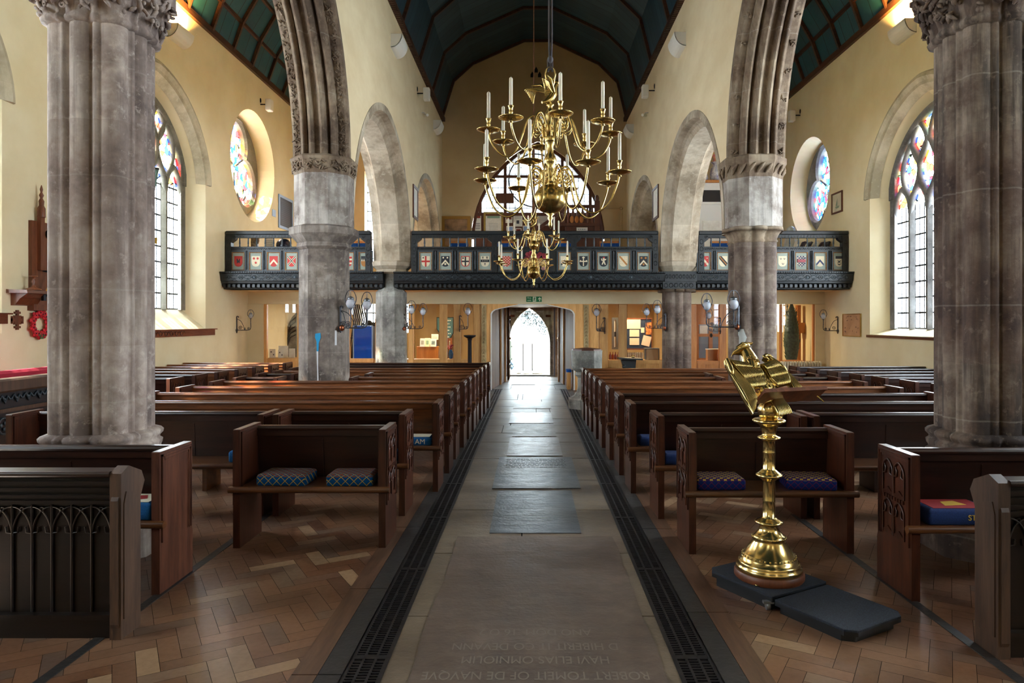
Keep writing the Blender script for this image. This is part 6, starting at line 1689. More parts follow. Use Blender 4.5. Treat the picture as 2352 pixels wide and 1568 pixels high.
# ---------------------------------------------------------------- left wall furnishings
def wy(p): return XL*F/(p-VX)
root = thing('memorial_board', 'dark oak roll of honour with gilt names and a pinnacle, on the left wall', 'memorial', (XL, 9.9, 2.4))
mb = MB(); mb.box(XL, XL+.05, 9.42, 10.75, 1.86, 3.02); mb.box(XL, XL+.09, 9.40, 10.77, 1.80, 1.88); mb.box(XL, XL+.07, 9.40, 10.77, 1.88, 2.0); mb.build('board', M['oak_red'], root)
mb = MB(); mb.box(XL+.05, XL+.10, 9.52, 9.60, 2.35, 3.1); mb.lathe([(.05, 3.08), (.05, 3.2), (.03, 3.24), (.035, 3.3), (.015, 3.34), (.03, 3.38), (.012, 3.42), (.02, 3.46), (.004, 3.52)], 8, (XL+.08, 9.56, 0)); mb.build('pinnacle', M['oak_red'], root)
mb = MB(); mb.box(XL+.05, XL+.054, 9.72, 10.6, 2.02, 2.72); mb.build('name_panel', M['brown'], root)
GILT = flat('gilt lettering', (150,116,54), .5)
mb = MB()
for k in range(13):
    for c0 in (9.75, 10.05, 10.33): scrib(mb, lambda m, a, b, c, d: m.box(XL+.054, XL+.0555, a, b, c, d), c0, c0+.22, 2.64-.048*k, .020, k*5+int(c0*10))
mb.build('gilt_names', GILT, root)
mb = MB()
for k in range(6): scroll(mb, (0, 0, 0), .06, w=.012); 
mb.v = [(XL+.06, 9.72+v[0]+.14*(i//(len(mb.v)//6)), 2.86+v[2]) for i, v in enumerate(mb.v)]; mb.build('carved_scrolls', M['brown'], root)
root = thing('flag_pole', 'yellow varnished flag pole leaning across the roll of honour', 'pole', (XL+.14, 9.5, 1.95))
mb = MB(); mb.tube([(XL+.19, 9.47, 2.0), (XL+.4, 10.35, 3.6)], .022, 10); mb.build('pole', flat('yellow varnish', (208,150,60), .35), root)
mb = MB(); mb.lathe([(.03, 0), (.03, .1), (.02, .12)], 10, (XL+.19, 9.45, 1.93)); mb.tube([(XL+.19, 9.465, 1.99), (XL+.197, 9.5, 2.05)], .027, 8); mb.build('end_cap', M['iron'], root)
mb = MB(); mb.tube([(XL, 9.62, 2.36), (XL+.2, 9.66, 2.32)], .012, 6); mb.build('clip', M['iron'], root)
root = thing('navy_flag', 'navy flag with gold fringe hanging in front of the left window', 'flag', (-6.35, 11.6, 3.6))
mb = MB(); mb.grid(lambda u, v: (-6.34+.05*math.sin(9*u+2*v), 11.3+.42*u*(.35+.65*v), 4.0-.85*v-.1*u), 14, 10); mb.build('cloth', flat('navy cloth', (22,24,62), .9), root)
mb = MB(); mb.tube([(-6.34+.05*math.sin(9*u+2), 11.3+.42*u, 3.15-.1*u) for u in [i/14 for i in range(15)]], .022, 6); mb.tube([(-6.32, 11.72, 3.06), (-6.33, 11.73, 2.96)], .03, 8); mb.build('fringe', M['gold'], root)
mb = MB(); mb.tube([(-6.4, 11.25, 4.15), (-6.4, 11.3, 3.1)], .012, 6); mb.tube([(XL-.0, 11.25, 4.15), (-6.4, 11.25, 4.15)], .012, 6); mb.build('staff', M['iron'], root)
root = thing('hanging_lantern', 'pale green glass cone lamp hanging at the left window', 'lamp', (-6.5, 11.95, 4.2))
mb = MB(); mb.lathe([(.01, 3.68), (.11, 4.24), (.115, 4.26)], 6, (-6.5, 11.95, 0)); mb.build('glass_cone', flat('green glass', (120,160,146), .2, Transmission_Weight=.5), root)
mb = MB(); mb.lathe([(.118, 4.25), (.118, 4.28)], 6, (-6.5, 11.95, 0)); mb.tube([(-6.5, 11.95, 4.28), (-7.0, 11.95, 4.5)], .008, 5); mb.build('bracket', M['iron'], root)
root = thing('wall_shelf_bracket', 'small carved oak bracket shelf on the left wall', 'shelf', (XL, 9.3, 1.95))
mb = MB(); mb.prism([(XL, 2.02), (XL+.28, 2.02), (XL+.27, 2.06), (XL, 2.07)], 'y', 9.02, 9.58); mb.build('top', M['oak_red'], root)
mb = MB(); mb.prism([(XL, 1.86), (XL+.06, 1.87), (XL+.12, 1.95), (XL+.22, 2.02), (XL, 2.02)], 'y', 9.1, 9.5); mb.build('bracket', M['oak_red'], root)
mb = MB(); mb.lathe([(.10, 2.07), (.09, 2.085), (.03, 2.11), (.015, 2.15), (.03, 2.18), (.014, 2.21), (.022, 2.24), (.05, 2.25), (.05, 2.26), (.012, 2.262)], 16, (XL+.14, 9.32, 0)); solo('candlestick', mb, M['oak_red'], 'small turned candlestick standing on the bracket shelf', 'candlestick')
mb = MB()
for a, b, c, d in ((-.02,.02,-.13,.13), (-.10,.10,-.02,.02), (-.06,.06,-.06,.06), (-.05,.05,.08,.11), (-.05,.05,-.11,-.08), (-.10,-.07,-.05,.05), (.07,.10,-.05,.05)): mb.box(XL, XL+.02+.02*abs(c)+.05*abs(a), 9.2+a, 9.2+b, 1.67+c, 1.67+d)
solo('wall_cross', mb, M['brown'], 'small dark wooden cross on the left wall beside the poppy wreath', 'cross')
root = thing('hanging_wreath', 'ring of red paper poppies hung on the left wall', 'wreath', (XL, 9.58, 1.61))
for k in range(22):
    a = 2*PI*k/22; mb = MB(); mb.cur = 0; c = (XL+.05, 9.58+.15*math.cos(a)*(.92 if k % 2 else 1.08), 1.61+.15*math.sin(a)*(.92 if k % 2 else 1.08))
    for q in range(4):
        b = PI/2*q+a; mb.ball((c[0]+.012*(q % 2), c[1]+.022*math.cos(b), c[2]+.022*math.sin(b)), .030, 7, 5, (.5, 1, 1))
    mb.cur = 1; mb.ball((c[0]+.022, c[1], c[2]), .011, 6, 4); mb.build('poppy', [M['red'], M['iron']], root)
mb = MB(); mb.poly([(XL+.075, 9.50, 1.46), (XL+.08, 9.56, 1.44), (XL+.07, 9.58, 1.50)]); mb.poly([(XL+.075, 9.58, 1.42), (XL+.08, 9.63, 1.46), (XL+.07, 9.60, 1.48)]); mb.prism([(9.55, 1.41), (9.61, 1.41), (9.61, 1.47), (9.55, 1.47)], 'x', XL+.07, XL+.074); mb.build('leaf', flat('green leaf', (60,90,50), .7), root)
for a, b, z, m_, nm, lb in ((10.68, 14.9, 1.36, 'sill', 'carved_sill_board', 'red brown carved board below the sill of the left window'), (5.1, 9.0, 1.62, 'sill', 'sill_board', 'brown board under the sill of the window cut off by the left picture edge')):
    root = thing(nm, lb, 'sill board', (XL, (a+b)/2, z)); mb = MB(); mb.box(XL, XL+.04, a, b, z, z+.13); mb.box(XL, XL+.07, a-.05, b+.05, z+.12, z+.14); mb.build('board', M[m_], root)
    if a > 10:
        mb = MB()
        for k in range(14):
            y = 11.0+k*.19; mb.tube([(XL+.042, y+.05*math.cos(t*PI/4), z+.06+.04*math.sin(t*PI/4)) for t in range(8)], .009, 4, True); mb.tube([(XL+.042, y+.05, z+.06), (XL+.042, y+.10, z+.1), (XL+.042, y+.14, z+.06)], .008, 4)
        mb.build('carving', M['brown'], root)
mb = MB(); mb.box(XR-.03, XR, 10.6, 14.6, 1.32, 1.37); solo('sill_strip', mb, M['brown'], 'thin dark strip under the sill of the right window', 'sill board')
def picture(name, label, wallx, y0, y1, z0, z1, fm, im, fw=.04, cat='picture', extra=None):
    s = 1 if wallx in (XL, AL1) else -1
    root = thing(name, label, cat, (wallx, (y0+y1)/2, (z0+z1)/2)); a, b = sorted((wallx, wallx+s*.03))
    mb = MB(); mb.box(a, b, y0, y0+fw, z0, z1); mb.box(a, b, y1-fw, y1, z0, z1); mb.box(a, b, y0+fw, y1-fw, z0, z0+fw); mb.box(a, b, y0+fw, y1-fw, z1-fw, z1); mb.build('frame', M[fm], root)
    a, b = sorted((wallx, wallx+s*.015)); mb = MB(); mb.box(a, b, y0+fw*.9, y1-fw*.9, z0+fw*.9, z1-fw*.9); o = mb.build('picture', im if not isinstance(im, str) else M[im], root)
    return root, s
M['frame_blue'] = flat('pale blue frame', (150,178,216), .4); M['darkslate'] = flat('dark slate panel', (40,48,62), .4); M['frame_dark'] = M['brown']
root, s = picture('slate_memorial', 'dark slate memorial in a pale blue frame on the left wall above the gallery', XL, 18.72, 19.82, 4.18, 5.08, 'frame_blue', 'darkslate', .07, 'memorial')
mb = MB()
for k in range(13): mb.box(XL+.015, XL+.0165, 18.9+.03*(k % 3), 19.64-.05*(k % 2), 4.3+.052*k, 4.312+.052*k)
mb.build('lettering', flat('grey lettering', (90,100,116), .6), root)
mb = MB(); mb.box(XL, XL+.012, 18.28, 18.52, 4.42, 4.6); solo('wall_notice', mb, M['frame_blue'], 'little pale blue notice left of the slate memorial', 'notice')
ship = noisy('pale print', (214,206,180), (190,186,164), 4, .7, bmp=0)
root, s = picture('framed_print', 'small framed print of a ship on the right wall above the gallery', XR, 15.75, 16.3, 4.14, 4.62, 'brown', ship, .035)
mb = MB(); mb.prism([(15.9, 4.3), (16.12, 4.3), (16.08, 4.25), (15.94, 4.25)], 'x', XR-.017, XR-.0155); mb.prism([(16.0, 4.3), (16.0, 4.48), (16.1, 4.32)], 'x', XR-.017, XR-.0155); mb.build('ship', flat('grey green print', (130,150,130), .7), root)
mapm = noisy('brown chart', (168,124,88), (186,142,104), 3, .7, bmp=0)
root, s = picture('brown_chart', 'sandy brown chart in a thin gold edge on the right wall', XR, 14.86, 15.72, 1.32, 1.82, 'brass2', mapm, .015)
mb = MB(); rr = random.Random(1)
for k in range(26): y, z = rr.uniform(14.95, 15.62), rr.choice((1.42, 1.5, 1.68, 1.74))+rr.uniform(-.02, .02); mb.box(XR-.0168, XR-.0155, y, y+rr.uniform(.01, .05), z, z+rr.uniform(.01, .03))
mb.build('drawing', M['brown'], root)
picture('wall_picture', 'dark framed panel on the left nave wall before the gallery arch', AL1, 15.85, 16.5, 4.02, 4.78, 'brown', 'paper', .06)
picture('wall_picture', 'dark framed panel on the right nave wall before the gallery arch', AR0, 15.75, 16.45, 4.0, 4.76, 'brown', 'paper', .06)

# carved screen, red cushioned seat and chair behind it at the far left
root = thing('carved_screen', 'black carved oak screen with quatrefoil roundels and a thick brown rail, at the far left', 'screen', (-5.5, 7.6, 0))
mb = MB(); mb.box(-5.55, -5.5, 6.3, 8.75, 0, .92); mb.build('board', M['gallery'], root)
mb = MB(); mb.bbox(-5.62, -5.44, 6.3, 8.8, .91, 1.05, .02); mb.box(-5.5, -5.47, 6.3, 8.8, .70, .74); mb.build('rail', M['oak_post'], root)
for k in range(14):
    y = 6.4+k*.17; mb = MB(); mb.tube([(-5.49, y+.075*math.cos(t*PI/7), .56+.085*math.sin(t*PI/7)) for t in range(14)], .012, 5, True)
    for q in range(3): a = q*2*PI/3+k; mb.ball((-5.49, y+.032*math.cos(a), .56+.036*math.sin(a)), .022, 6, 4, (.5, 1, 1))
    mb.tube([(-5.49, y-.07, .83), (-5.485, y-.03, .88), (-5.485, y+.01, .80), (-5.49, y+.05, .87), (-5.49, y+.09, .83)], .012, 5); mb.ball((-5.485, y, .84), .02, 6, 4); mb.build('carved_roundel', M['gallery_hi'], root)
root = thing('clergy_seat', 'high backed seat covered in crimson cloth behind the carved screen at the far left', 'seat', (-6.3, 8.3, 0))
mb = MB(); mb.box(-6.6, -6.0, 7.4, 9.2, 0, .45); mb.build('seat', M['oak_red'], root)
mb = MB(); mb.bbox(-6.15, -6.03, 7.4, 9.2, .45, 1.08, .03); mb.build('cloth_back', flat('crimson cloth', (150,10,40), .8), root)
mb = MB(); mb.box(-6.02, -5.98, 7.35, 7.45, 0, 1.25); mb.ball((-6.0, 7.4, 1.28), .06, 8, 6, (1, 1, 1.5)); mb.build('end_post', M['oak_red'], root)

# ---------------------------------------------------------------- on the gallery
GF = ZC0+.12
root = thing('gallery_painting', 'brown landscape painting in a gold frame on the west wall above the gallery', 'painting', (-2.27, YW-.03, 4.35))
mb = MB(); x0, x1, z0, z1 = -2.7, -1.84, 3.85, 4.83
for a, b, c, d in ((x0,x1,z1-.09,z1),(x0,x1,z0,z0+.09),(x0,x0+.09,z0+.09,z1-.09),(x1-.09,x1,z0+.09,z1-.09)): mb.box(a, b, YW-.07, YW-.005, c, d)
mb.build('frame', flat('gold frame', (150,110,44), .4, .4), root)
m, t, b = nt('landscape'); v = coords(t); n = noise_t(t, v, 2.2, 5); r = ramp(t, n, [(.3, col((48,40,24))), (.5, col((150,112,74))), (.7, col((186,140,104)))]); t.links.new(r.outputs[0], b.inputs['Base Color'])
mb = MB(); mb.box(x0+.08, x1-.08, YW-.03, YW-.005, z0+.08, z1-.08); mb.build('canvas', m, root)
def poster(label, px0, px1, py0, py1, bands, frame=None, cat='poster', Y=YW+.1, grp='posters on the boarded panel', name='poster'):
    x0, x1, z1, z0 = px2x(px0, Y), px2x(px1, Y), py2z(py0, Y), py2z(py1, Y)
    root = thing(name, label, cat, ((x0+x1)/2, Y, (z0+z1)/2), 0, grp); f = 0
    if frame:
        mb = MB(); f = .06
        for a, b, c, d in ((x0,x1,z1-f,z1),(x0,x1,z0,z0+f),(x0,x0+f,z0+f,z1-f),(x1-f,x1,z0+f,z1-f)): mb.box(a, b, Y-.03, Y+.0, c, d)
        mb.build('frame', M[frame], root)
    mb = MB(); mb.box(x0+f, x1-f, Y-.012, Y-.004, z0+f, z1-f); mb.build('sheet', M['paper'], root)
    for (a, b, c, d, m_) in bands:
        mb = MB(); mb.box(x0+f+(x1-x0-2*f)*a, x0+f+(x1-x0-2*f)*b, Y-.0135, Y-.012, z0+f+(z1-z0-2*f)*c, z0+f+(z1-z0-2*f)*d); mb.build('printed_panel', m_ if not isinstance(m_, str) else M[m_], root)
    return root
DR = noisy('red and black print', (30,20,20), (170,60,30), 20, .7, bmp=0); GRN = flat('green print', (130,160,140), .7); GREY = flat('grey print', (150,150,150), .7); ORG = noisy('orange print', (90,60,50), (220,130,60), 14, .7, bmp=0)
lines = [(.15, .85, .12+.09*k, .15+.09*k, 'ink') for k in range(4)]
YB = YW+.105
poster('narrow tall poster stack at the left edge of the boarded panel', 1090, 1105, 487, 531, [(.1, .9, .68, .95, DR)] + lines, None, Y=YB)
poster('gold framed certificate with a green heading', 1111, 1156, 487, 540, [(.1, .9, .78, .95, GRN)] + [(.2, .8, .1+.08*k, .115+.08*k, GREY) for k in range(6)], 'brass2', Y=YB)
poster('red and black poster right of the certificate', 1161, 1177, 489, 512, [(.12, .88, .35, .92, DR)], None, Y=YB)
poster('cream poster with a small dark picture', 1179, 1200, 489, 520, [(.35, .65, .2, .45, 'ink'), (.15, .85, .7, .73, GREY), (.15, .85, .6, .63, GREY)], None, Y=YB)
poster('red and black poster at the right of the cream one', 1204, 1220, 489, 512, [(.12, .88, .35, .92, DR)], None, Y=YB)
poster('pale blue poster low on the boarded panel', 1163, 1179, 519, 540, [(.1, .9, .5, .9, 'frame_blue')], None, Y=YB)
poster('red and black poster low between the two pale blue ones', 1184, 1198, 524, 545, [(.12, .88, .3, .9, DR)], None, Y=YB)
poster('pale blue poster low right on the boarded panel', 1201, 1217, 518, 540, [(.1, .9, .5, .9, 'frame_blue')], None, Y=YB)
poster('wide pinkish handwritten sheet behind the chandelier globe', 1234, 1268, 490, 518, [(.1, .9, .15+.12*k, .18+.12*k, GREY) for k in range(6)], None, Y=YB)
# staircase with newel on the right of the gallery
root = thing('gallery_stair', 'dark oak stair with balustrade and newel post at the right of the west window', 'stair', (1.5, 20.2, GF))
gz = lambda p, Y=20.2: py2z(p, Y); gxx = lambda p, Y=20.2: px2x(p, Y)
mb = MB(); mb.box(gxx(1365), gxx(1377), 20.1, 20.25, GF, gz(462)); mb.ball(((gxx(1371)), 20.17, gz(456)), .08, 8, 6, (.8, .8, 1.3)); mb.build('newel', M['brown'], root)
mb = MB(); mb.box(gxx(1288), gxx(1368), 20.12, 20.22, gz(478), gz(471)); mb.box(gxx(1288), gxx(1377), 20.09, 20.26, gz(520), gz(513)); mb.build('handrail', M['brown'], root)
for k in range(7):
    x = gxx(1294+k*11); mb = MB(); mb.lathe([(.025, gz(513)), (.04, gz(508)), (.025, gz(500)), (.05, gz(492)), (.03, gz(484)), (.025, gz(478))], 8, (x, 20.17, 0)); mb.build('baluster', M['oak_red'], root)
mb = MB(); mb.box(gxx(1300), gxx(1376), 20.15, 20.8, GF, gz(515)); mb.build('panelled_side', M['brown'], root)
mb = MB(); mb.obox((gxx(1262), 20.0, gz(508)), (.5, 0, .36), (0, .03, 0), (-.025, 0, .035)); mb.build('sloping_rail', M['brown'], root)
mb = MB(); mb.box(gxx(1240), gxx(1300), 20.3, 20.7, GF, gz(545)); mb.build('tread', M['brown'], root)
for k in range(3):
    mb = MB(); mb.ball((gxx(1313+k*11), 20.1, gz(505)), .075, 8, 6, (.8, .6, 1.4)); mb.build('carved_drop', M['pine_dark'], root)
mb = MB(); mb.box(gxx(1324), gxx(1349), 20.12, 20.14, gz(531), gz(523)); o = mb.build('name_plate', M['white'], root)
mb = MB(); scrib(mb, lambda m, a, b, c, d: m.box(a, b, 20.1185, 20.12, c, d), gxx(1327), gxx(1346), gz(528.5), .03, 4); mb.build('lettering', GREY, root)
def chair_proto():
    root = thing('gallery_chair', 'x', 'chair', (0, 0, GF), 0, 'blue backed chairs on the gallery')
    for sx in (-1, 1):
        mb = MB(); mb.box(sx*.22-.02, sx*.22+.02, -.02, .02, 0, 1.06); mb.build('leg', M['pine_dark'], root, world=False)
        mb = MB(); mb.box(sx*.22-.02, sx*.22+.02, .38, .42, 0, .45); mb.build('leg', M['pine_dark'], root, world=False)
    mb = MB(); mb.box(-.24, .24, -.02, .44, .44, .49); mb.build('seat', M['blue'], root, world=False)
    mb = MB(); mb.box(-.22, .22, -.03, .02, .76, 1.02); mb.build('back', M['blue'], root, world=False)
    mb = MB(); mb.box(-.24, .24, -.03, .03, 1.02, 1.07); mb.build('top_rail', M['pine_dark'], root, world=False)
    return root
cp = chair_proto()
for i, (p, lb) in enumerate(((1054, 'blue backed chair behind the gallery balusters, below the gold framed painting'), (1157, 'blue backed chair mostly hidden by the small chandelier, left of the royal arms'), (1297, 'blue backed chair right of the royal arms'), (1401, 'blue backed chair behind the lion shield of the gallery'), (822, 'blue backed chair in the left aisle gallery beside the pale arch'), (1655, 'blue backed chair in the right aisle gallery beside the brown clustered pillar'))):
    c = cp if i == 0 else dup(cp); c['label'] = lb; c.location = (px2x(p, 16.5), 16.5, GF)
root = thing('carved_animal_head', 'brown carved animal head on a stand in the left aisle gallery', 'carving', (px2x(586, 16.4), 16.4, GF))
mb = MB(); x = root.location.x; mb.ball((x, 16.4, 3.56), .10, 10, 8, (1, .9, 1.1)); mb.tube([(x, 16.35, 3.52), (x+.02, 16.25, 3.38), (x+.03, 16.2, 3.22)], [.08,.06,.05], 8); mb.tube([(x-.06, 16.4, 3.6), (x-.13, 16.4, 3.74)], [.04,.015], 6); mb.tube([(x+.06, 16.4, 3.6), (x+.12, 16.4, 3.72)], [.04,.015], 6); mb.build('head', noisy('mottled carving', (70,54,44), (150,130,110), 16, .7), root)
mb = MB(); mb.box(x-.06, x+.06, 16.34, 16.46, GF, 3.5); mb.build('stand', M['brown'], root)
root = thing('notice_stand', 'white printed sheet on a dark stand in the left aisle gallery', 'notice', (px2x(620, 16.4), 16.4, GF)); x = root.location.x
mb = MB(); mb.box(x-.12, x+.10, 16.38, 16.40, 3.2, 3.62); mb.build('sheet', M['paper'], root)
mb = MB(); 
for k in range(8): mb.box(x-.09, x+.07, 16.378, 16.38, 3.26+.04*k, 3.268+.04*k)
mb.build('printed_lines', M['ink'], root)
mb = MB(); mb.box(x-.02, x+.02, 16.4, 16.44, GF, 3.72); mb.ball((x, 16.42, 3.73), .04, 8, 6); mb.build('stand', M['iron'], root)
mb = MB(); mb.ball((px2x(652, 16.3), 16.3, 3.42), .18, 14, 10, (1, .9, .95)); mb.lathe([(.1, GF), (.1, GF+.03), (.03, GF+.05), (.03, 3.28)], 12, (px2x(652, 16.3), 16.3, 0)); solo('dark_globe', mb, flat('dark glossy globe', (30,30,44), .15), 'glossy dark globe on a stand in the left aisle gallery', 'globe')
root = thing('covered_figure', 'something draped in a pale translucent sheet behind the right aisle gallery rail', 'draped figure', (px2x(1817, 17.0), 17.0, GF)); x = root.location.x
mb = MB(); mb.lathe([(.24, GF), (.2, 3.2), (.16, 3.55), (.12, 3.75), (.10, 3.92), (.02, 3.98)], 9, (x, 17.0, 0), smooth=False); mb.build('sheet', flat('plastic sheet', (200,208,206), .4, Transmission_Weight=.3), root)
for k in range(7):
    mb = MB(); x = px2x(1828+k*14, 16.4); a = math.radians((12, 25, 30, 28, 34, 20, 15)[k]); mb.obox((x, 16.4, 3.40), (.022*math.cos(a), 0, -.022*math.sin(a)), (0, .1, 0), (.13*math.sin(a), 0, .13*math.cos(a)))
    solo('hymn_book', mb, flat('book cover', ((230,228,220), (60,40,40), (50,50,60))[k % 3], .6), '%s hymn book from the left leaning on the shelf behind the right gallery rail' % ORD[k].replace('front', 'first'), 'book', None, 'books on the right gallery shelf')
mb = MB(); mb.box(px2x(1800, 16.4), px2x(1925, 16.4), 16.28, 16.56, 3.22, 3.26)
for x in (px2x(1806, 16.4), px2x(1920, 16.4)): mb.box(x-.03, x+.03, 16.3, 16.54, GF, 3.22)
solo('book_shelf', mb, M['pine_dark'], 'pine shelf carrying the leaning books in the right aisle gallery', 'shelf')
# white cupboard seen through the right arch, vases on top
root = thing('white_cupboard', 'white boarded cupboard with a dark upper window, seen through the right hand pale arch', 'cupboard', (4.9, 18.6, GF))
Yc = 18.0; cz = lambda p: py2z(p, Yc); cx_ = lambda p: px2x(p, Yc)
mb = MB(); mb.box(cx_(1560), cx_(1672), Yc, Yc+1.4, GF, cz(420)); mb.build('body', M['white'], root)
mb = MB(); mb.box(cx_(1608), cx_(1666), Yc-.03, Yc, cz(470), cz(428)); mb.build('window_surround', M['white'], root)
mb = MB(); mb.box(cx_(1613), cx_(1661), Yc-.035, Yc-.03, cz(464), cz(437)); mb.build('dark_window', flat('dark pane', (40,38,44), .1), root)
mb = MB(); mb.box(cx_(1614), cx_(1668), Yc-.02, Yc, GF, cz(507)); 
for k in range(8): x = cx_(1616+k*7); mb.box(x-.004, x+.004, Yc-.024, Yc-.02, GF, cz(509))
mb.build('boarded_door', M['paper'], root)
mb = MB(); mb.box(cx_(1555), cx_(1675), Yc-.06, Yc+1.45, cz(420), cz(414)); mb.build('top_board', M['pine_dark'], root)
zt_ = cz(414)
for x, k, lb in ((cx_(1649), 1.0, 'large white china vase on top of the white cupboard'), (cx_(1625), .55, 'small white china jar left of the large vase on the white cupboard')):
    root = thing('china_vase', lb, 'vase', (x, Yc+.25, zt_)); mb = MB(); mb.lathe([(.08*k, 0), (.13*k, .06*k), (.15*k, .2*k), (.12*k, .34*k), (.07*k, .42*k), (.08*k, .48*k), (.12*k, .52*k)], 14); mb.build('body', noisy('patterned china', (226,224,220), (130,120,150), 12, .3, bmp=0), root, world=False)
    mb = MB(); mb.lathe([(.11*k, .52*k), (.05*k, .6*k), (.09*k, .66*k), (.12*k, .8*k), (.05*k, .9*k), (.01, .96*k)], 12); mb.build('lid', noisy('gilt china', (220,190,80), (200,90,120), 10, .3, bmp=0), root, world=False)
# iron clamps, dark wall slots and service pipe on the west wall
for k, (p, q) in enumerate(((1222.5, 171), (1239.5, 171), (1231.5, 160))):
    mb = MB(); x, z = px2x(p, YW-.02), py2z(q, YW-.02); mb.prism([(x-.05, z-.08), (x+.05, z-.08), (x+.05, z), (x, z+.09), (x-.05, z)], 'y', YW-.02, YW); solo('wall_slot', mb, M['iron'], ('left', 'right', 'topmost')[k]+' of three small black lancet slots high on the west wall', 'vent', None, 'black slots high on the west wall')
mb = MB(); x = px2x(1427, YW-.05); mb.tube([(x, YW-.05, GF), (x, YW-.05, py2z(480, YW)), (px2x(1378, YW), YW-.05, py2z(479, YW))], .02, 6); mb.ball((x, YW-.05, py2z(479, YW)), .05, 8, 6); solo('service_pipe', mb, M['plaster_west'], 'cream painted pipe on the west wall at the right of the stair', 'pipe')

# ---------------------------------------------------------------- in the rooms behind the screen
ux = px2x
root = thing('text_board', 'teal shield shaped board with pale lettering, seen between the screen posts', 'board', (ux(1022, 20), 20.0, 1.6))
x0, x1 = ux(1003, 20), ux(1042, 20); Z = lambda p: py2z(p, 20)
pl = [(x0, Z(728)), (x1, Z(728)), (x1, Z(765)), ((x0+x1)/2+.06, Z(790)), (x0, Z(756))]
mb = MB(); mb.prism(pl, 'y', 19.98, 20.02); mb.build('edge', M['iron'], root); k_ = (sum(p[0] for p in pl)/5, sum(p[1] for p in pl)/5)
mb = MB(); mb.prism([(k_[0]+(a-k_[0])*.92, k_[1]+(b-k_[1])*.92) for a, b in pl], 'y', 19.97, 19.98); mb.build('face', flat('teal board', (56,104,116), .5), root)
mb = MB()
for k in range(6): scrib(mb, lambda m, a, b, c, d: m.box(a, b, 19.968, 19.97, c, d), x0+.10, x1-.08-.04*(k % 2), Z(737+7.5*k), .03, k)
mb.build('lettering', flat('pale letters', (206,216,206), .6), root)
mb = MB(); mb.box(ux(958, 18.6), ux(1008, 18.6), 18.5, 18.8, 0, .98); solo('leaflet_table', mb, M['pine_dark'], 'pine shelf unit holding the leaflets behind the screen left of the doorway', 'table')
for k, (p, w, h, c, lb) in enumerate(((970, 11, 19, (206,206,214), 'pale leaflet standing leftmost on the leaflet shelf'), (981.5, 10, 19, (226,222,190), 'cream leaflet with a green crest standing in the middle of the leaflet shelf'), (995, 14, 18, (200,206,210), 'leaflet with a church photograph, standing rightmost on the leaflet shelf'))):
    root = thing('leaflet', lb, 'leaflet', (ux(p, 18.5), 18.52, .98), 0, 'leaflets on the shelf'); a = w*18.5/F/2; hh = h*18.5/F
    mb = MB(); mb.obox((0, .0, hh/2), (a, 0, 0), (0, .004, 0), (0, .03, hh/2)); mb.build('card', flat('leaflet card', c, .6), root, world=False)
    mb = MB(); mb.obox((0, -.006, hh*.5), (a*.6, 0, 0), (0, .001, 0), (0, .012, hh*.25)); mb.build('printed_picture', (GREY, GRN, noisy('photo print', (60,80,70), (150,170,190), 14, .6, bmp=0))[k], root, world=False)
poster('tall leaflet with an orange picture pinned up left of the leaflet notices', 976, 989, 776, 803, [(.1, .9, .05, .5, ORG), (.1, .9, .8, .84, 'ink'), (.1, .9, .7, .74, 'ink')], None, 'leaflet', 18.75, 'notices behind the screen left of the doorway', 'wall_leaflet')
poster('plain pinkish sheet pinned above the blue leaflet', 991, 1007, 767, 780, [(.1, .9, .3, .36, GREY), (.1, .9, .6, .66, GREY)], None, 'leaflet', 18.75, 'notices behind the screen left of the doorway', 'wall_leaflet')
poster('small bright blue leaflet pinned above the leaflet shelf', 996, 1003, 784, 800, [(0, 1, .25, 1, flat('bright blue print', (20,70,200), .6))], None, 'leaflet', 18.75, 'notices behind the screen left of the doorway', 'wall_leaflet')
poster('red framed notice behind the vase of flowers', 1027, 1039, 776, 802, [(.1, .9, .2, .8, GREY)], 'oak_red', 'notice', 19.5, 'notices behind the screen left of the doorway', 'wall_notice')
root = thing('flower_vase', 'bright blue vase of pink flowers standing behind the screen glass', 'vase', (ux(1035.5, 17.1), 17.1, .74)); 
mb = MB(); mb.lathe([(.035, 0), (.05, .03), (.058, .12), (.045, .18), (.03, .2), (.036, .215)], 14); mb.build('vase', flat('blue glaze', (30,100,170), .2), root, world=False)
mb = MB(); rr = random.Random(9)
for k in range(18): a, q = rr.uniform(0, 2*PI), rr.uniform(0, .085); mb.cur = k % 2; mb.ball((q*math.cos(a), q*.7*math.sin(a), .28+rr.uniform(-.04, .05)), .026, 7, 5)
mb.build('flower_heads', [flat('pink petals', (196,110,130), .8), flat('dusky petals', (130,60,84), .8)], root, world=False)
mb = MB()
for k in range(5): mb.tube([(0, 0, .2), (.04*math.cos(k), .03*math.sin(k), .27)], .004, 4)
mb.build('stem', flat('green stem', (60,90,50), .8), root, world=False)
mb = MB(); mb.box(-3.2, -1.9, 16.86, 17.2, .66, .738); solo('window_ledge', mb, M['pine'], 'pine ledge behind the screen glass carrying the blue vase', 'ledge')
root = thing('candle_stand', 'tall black candle stand with a wide dish, left of the doorway', 'candle stand', (ux(1079, 16.3), 16.3, 0)); mb = MB(); mb.lathe([(.16, 0), (.16, .03), (.06, .06), (.05, .1), (.045, 1.2), (.06, 1.24)], 12); mb.build('pole', M['iron'], root, world=False)
mb = MB(); mb.lathe([(.04, 1.24), (.09, 1.27), (.14, 1.30), (.145, 1.33), (.12, 1.325), (.02, 1.30)], 16); mb.build('dish', M['iron'], root, world=False)
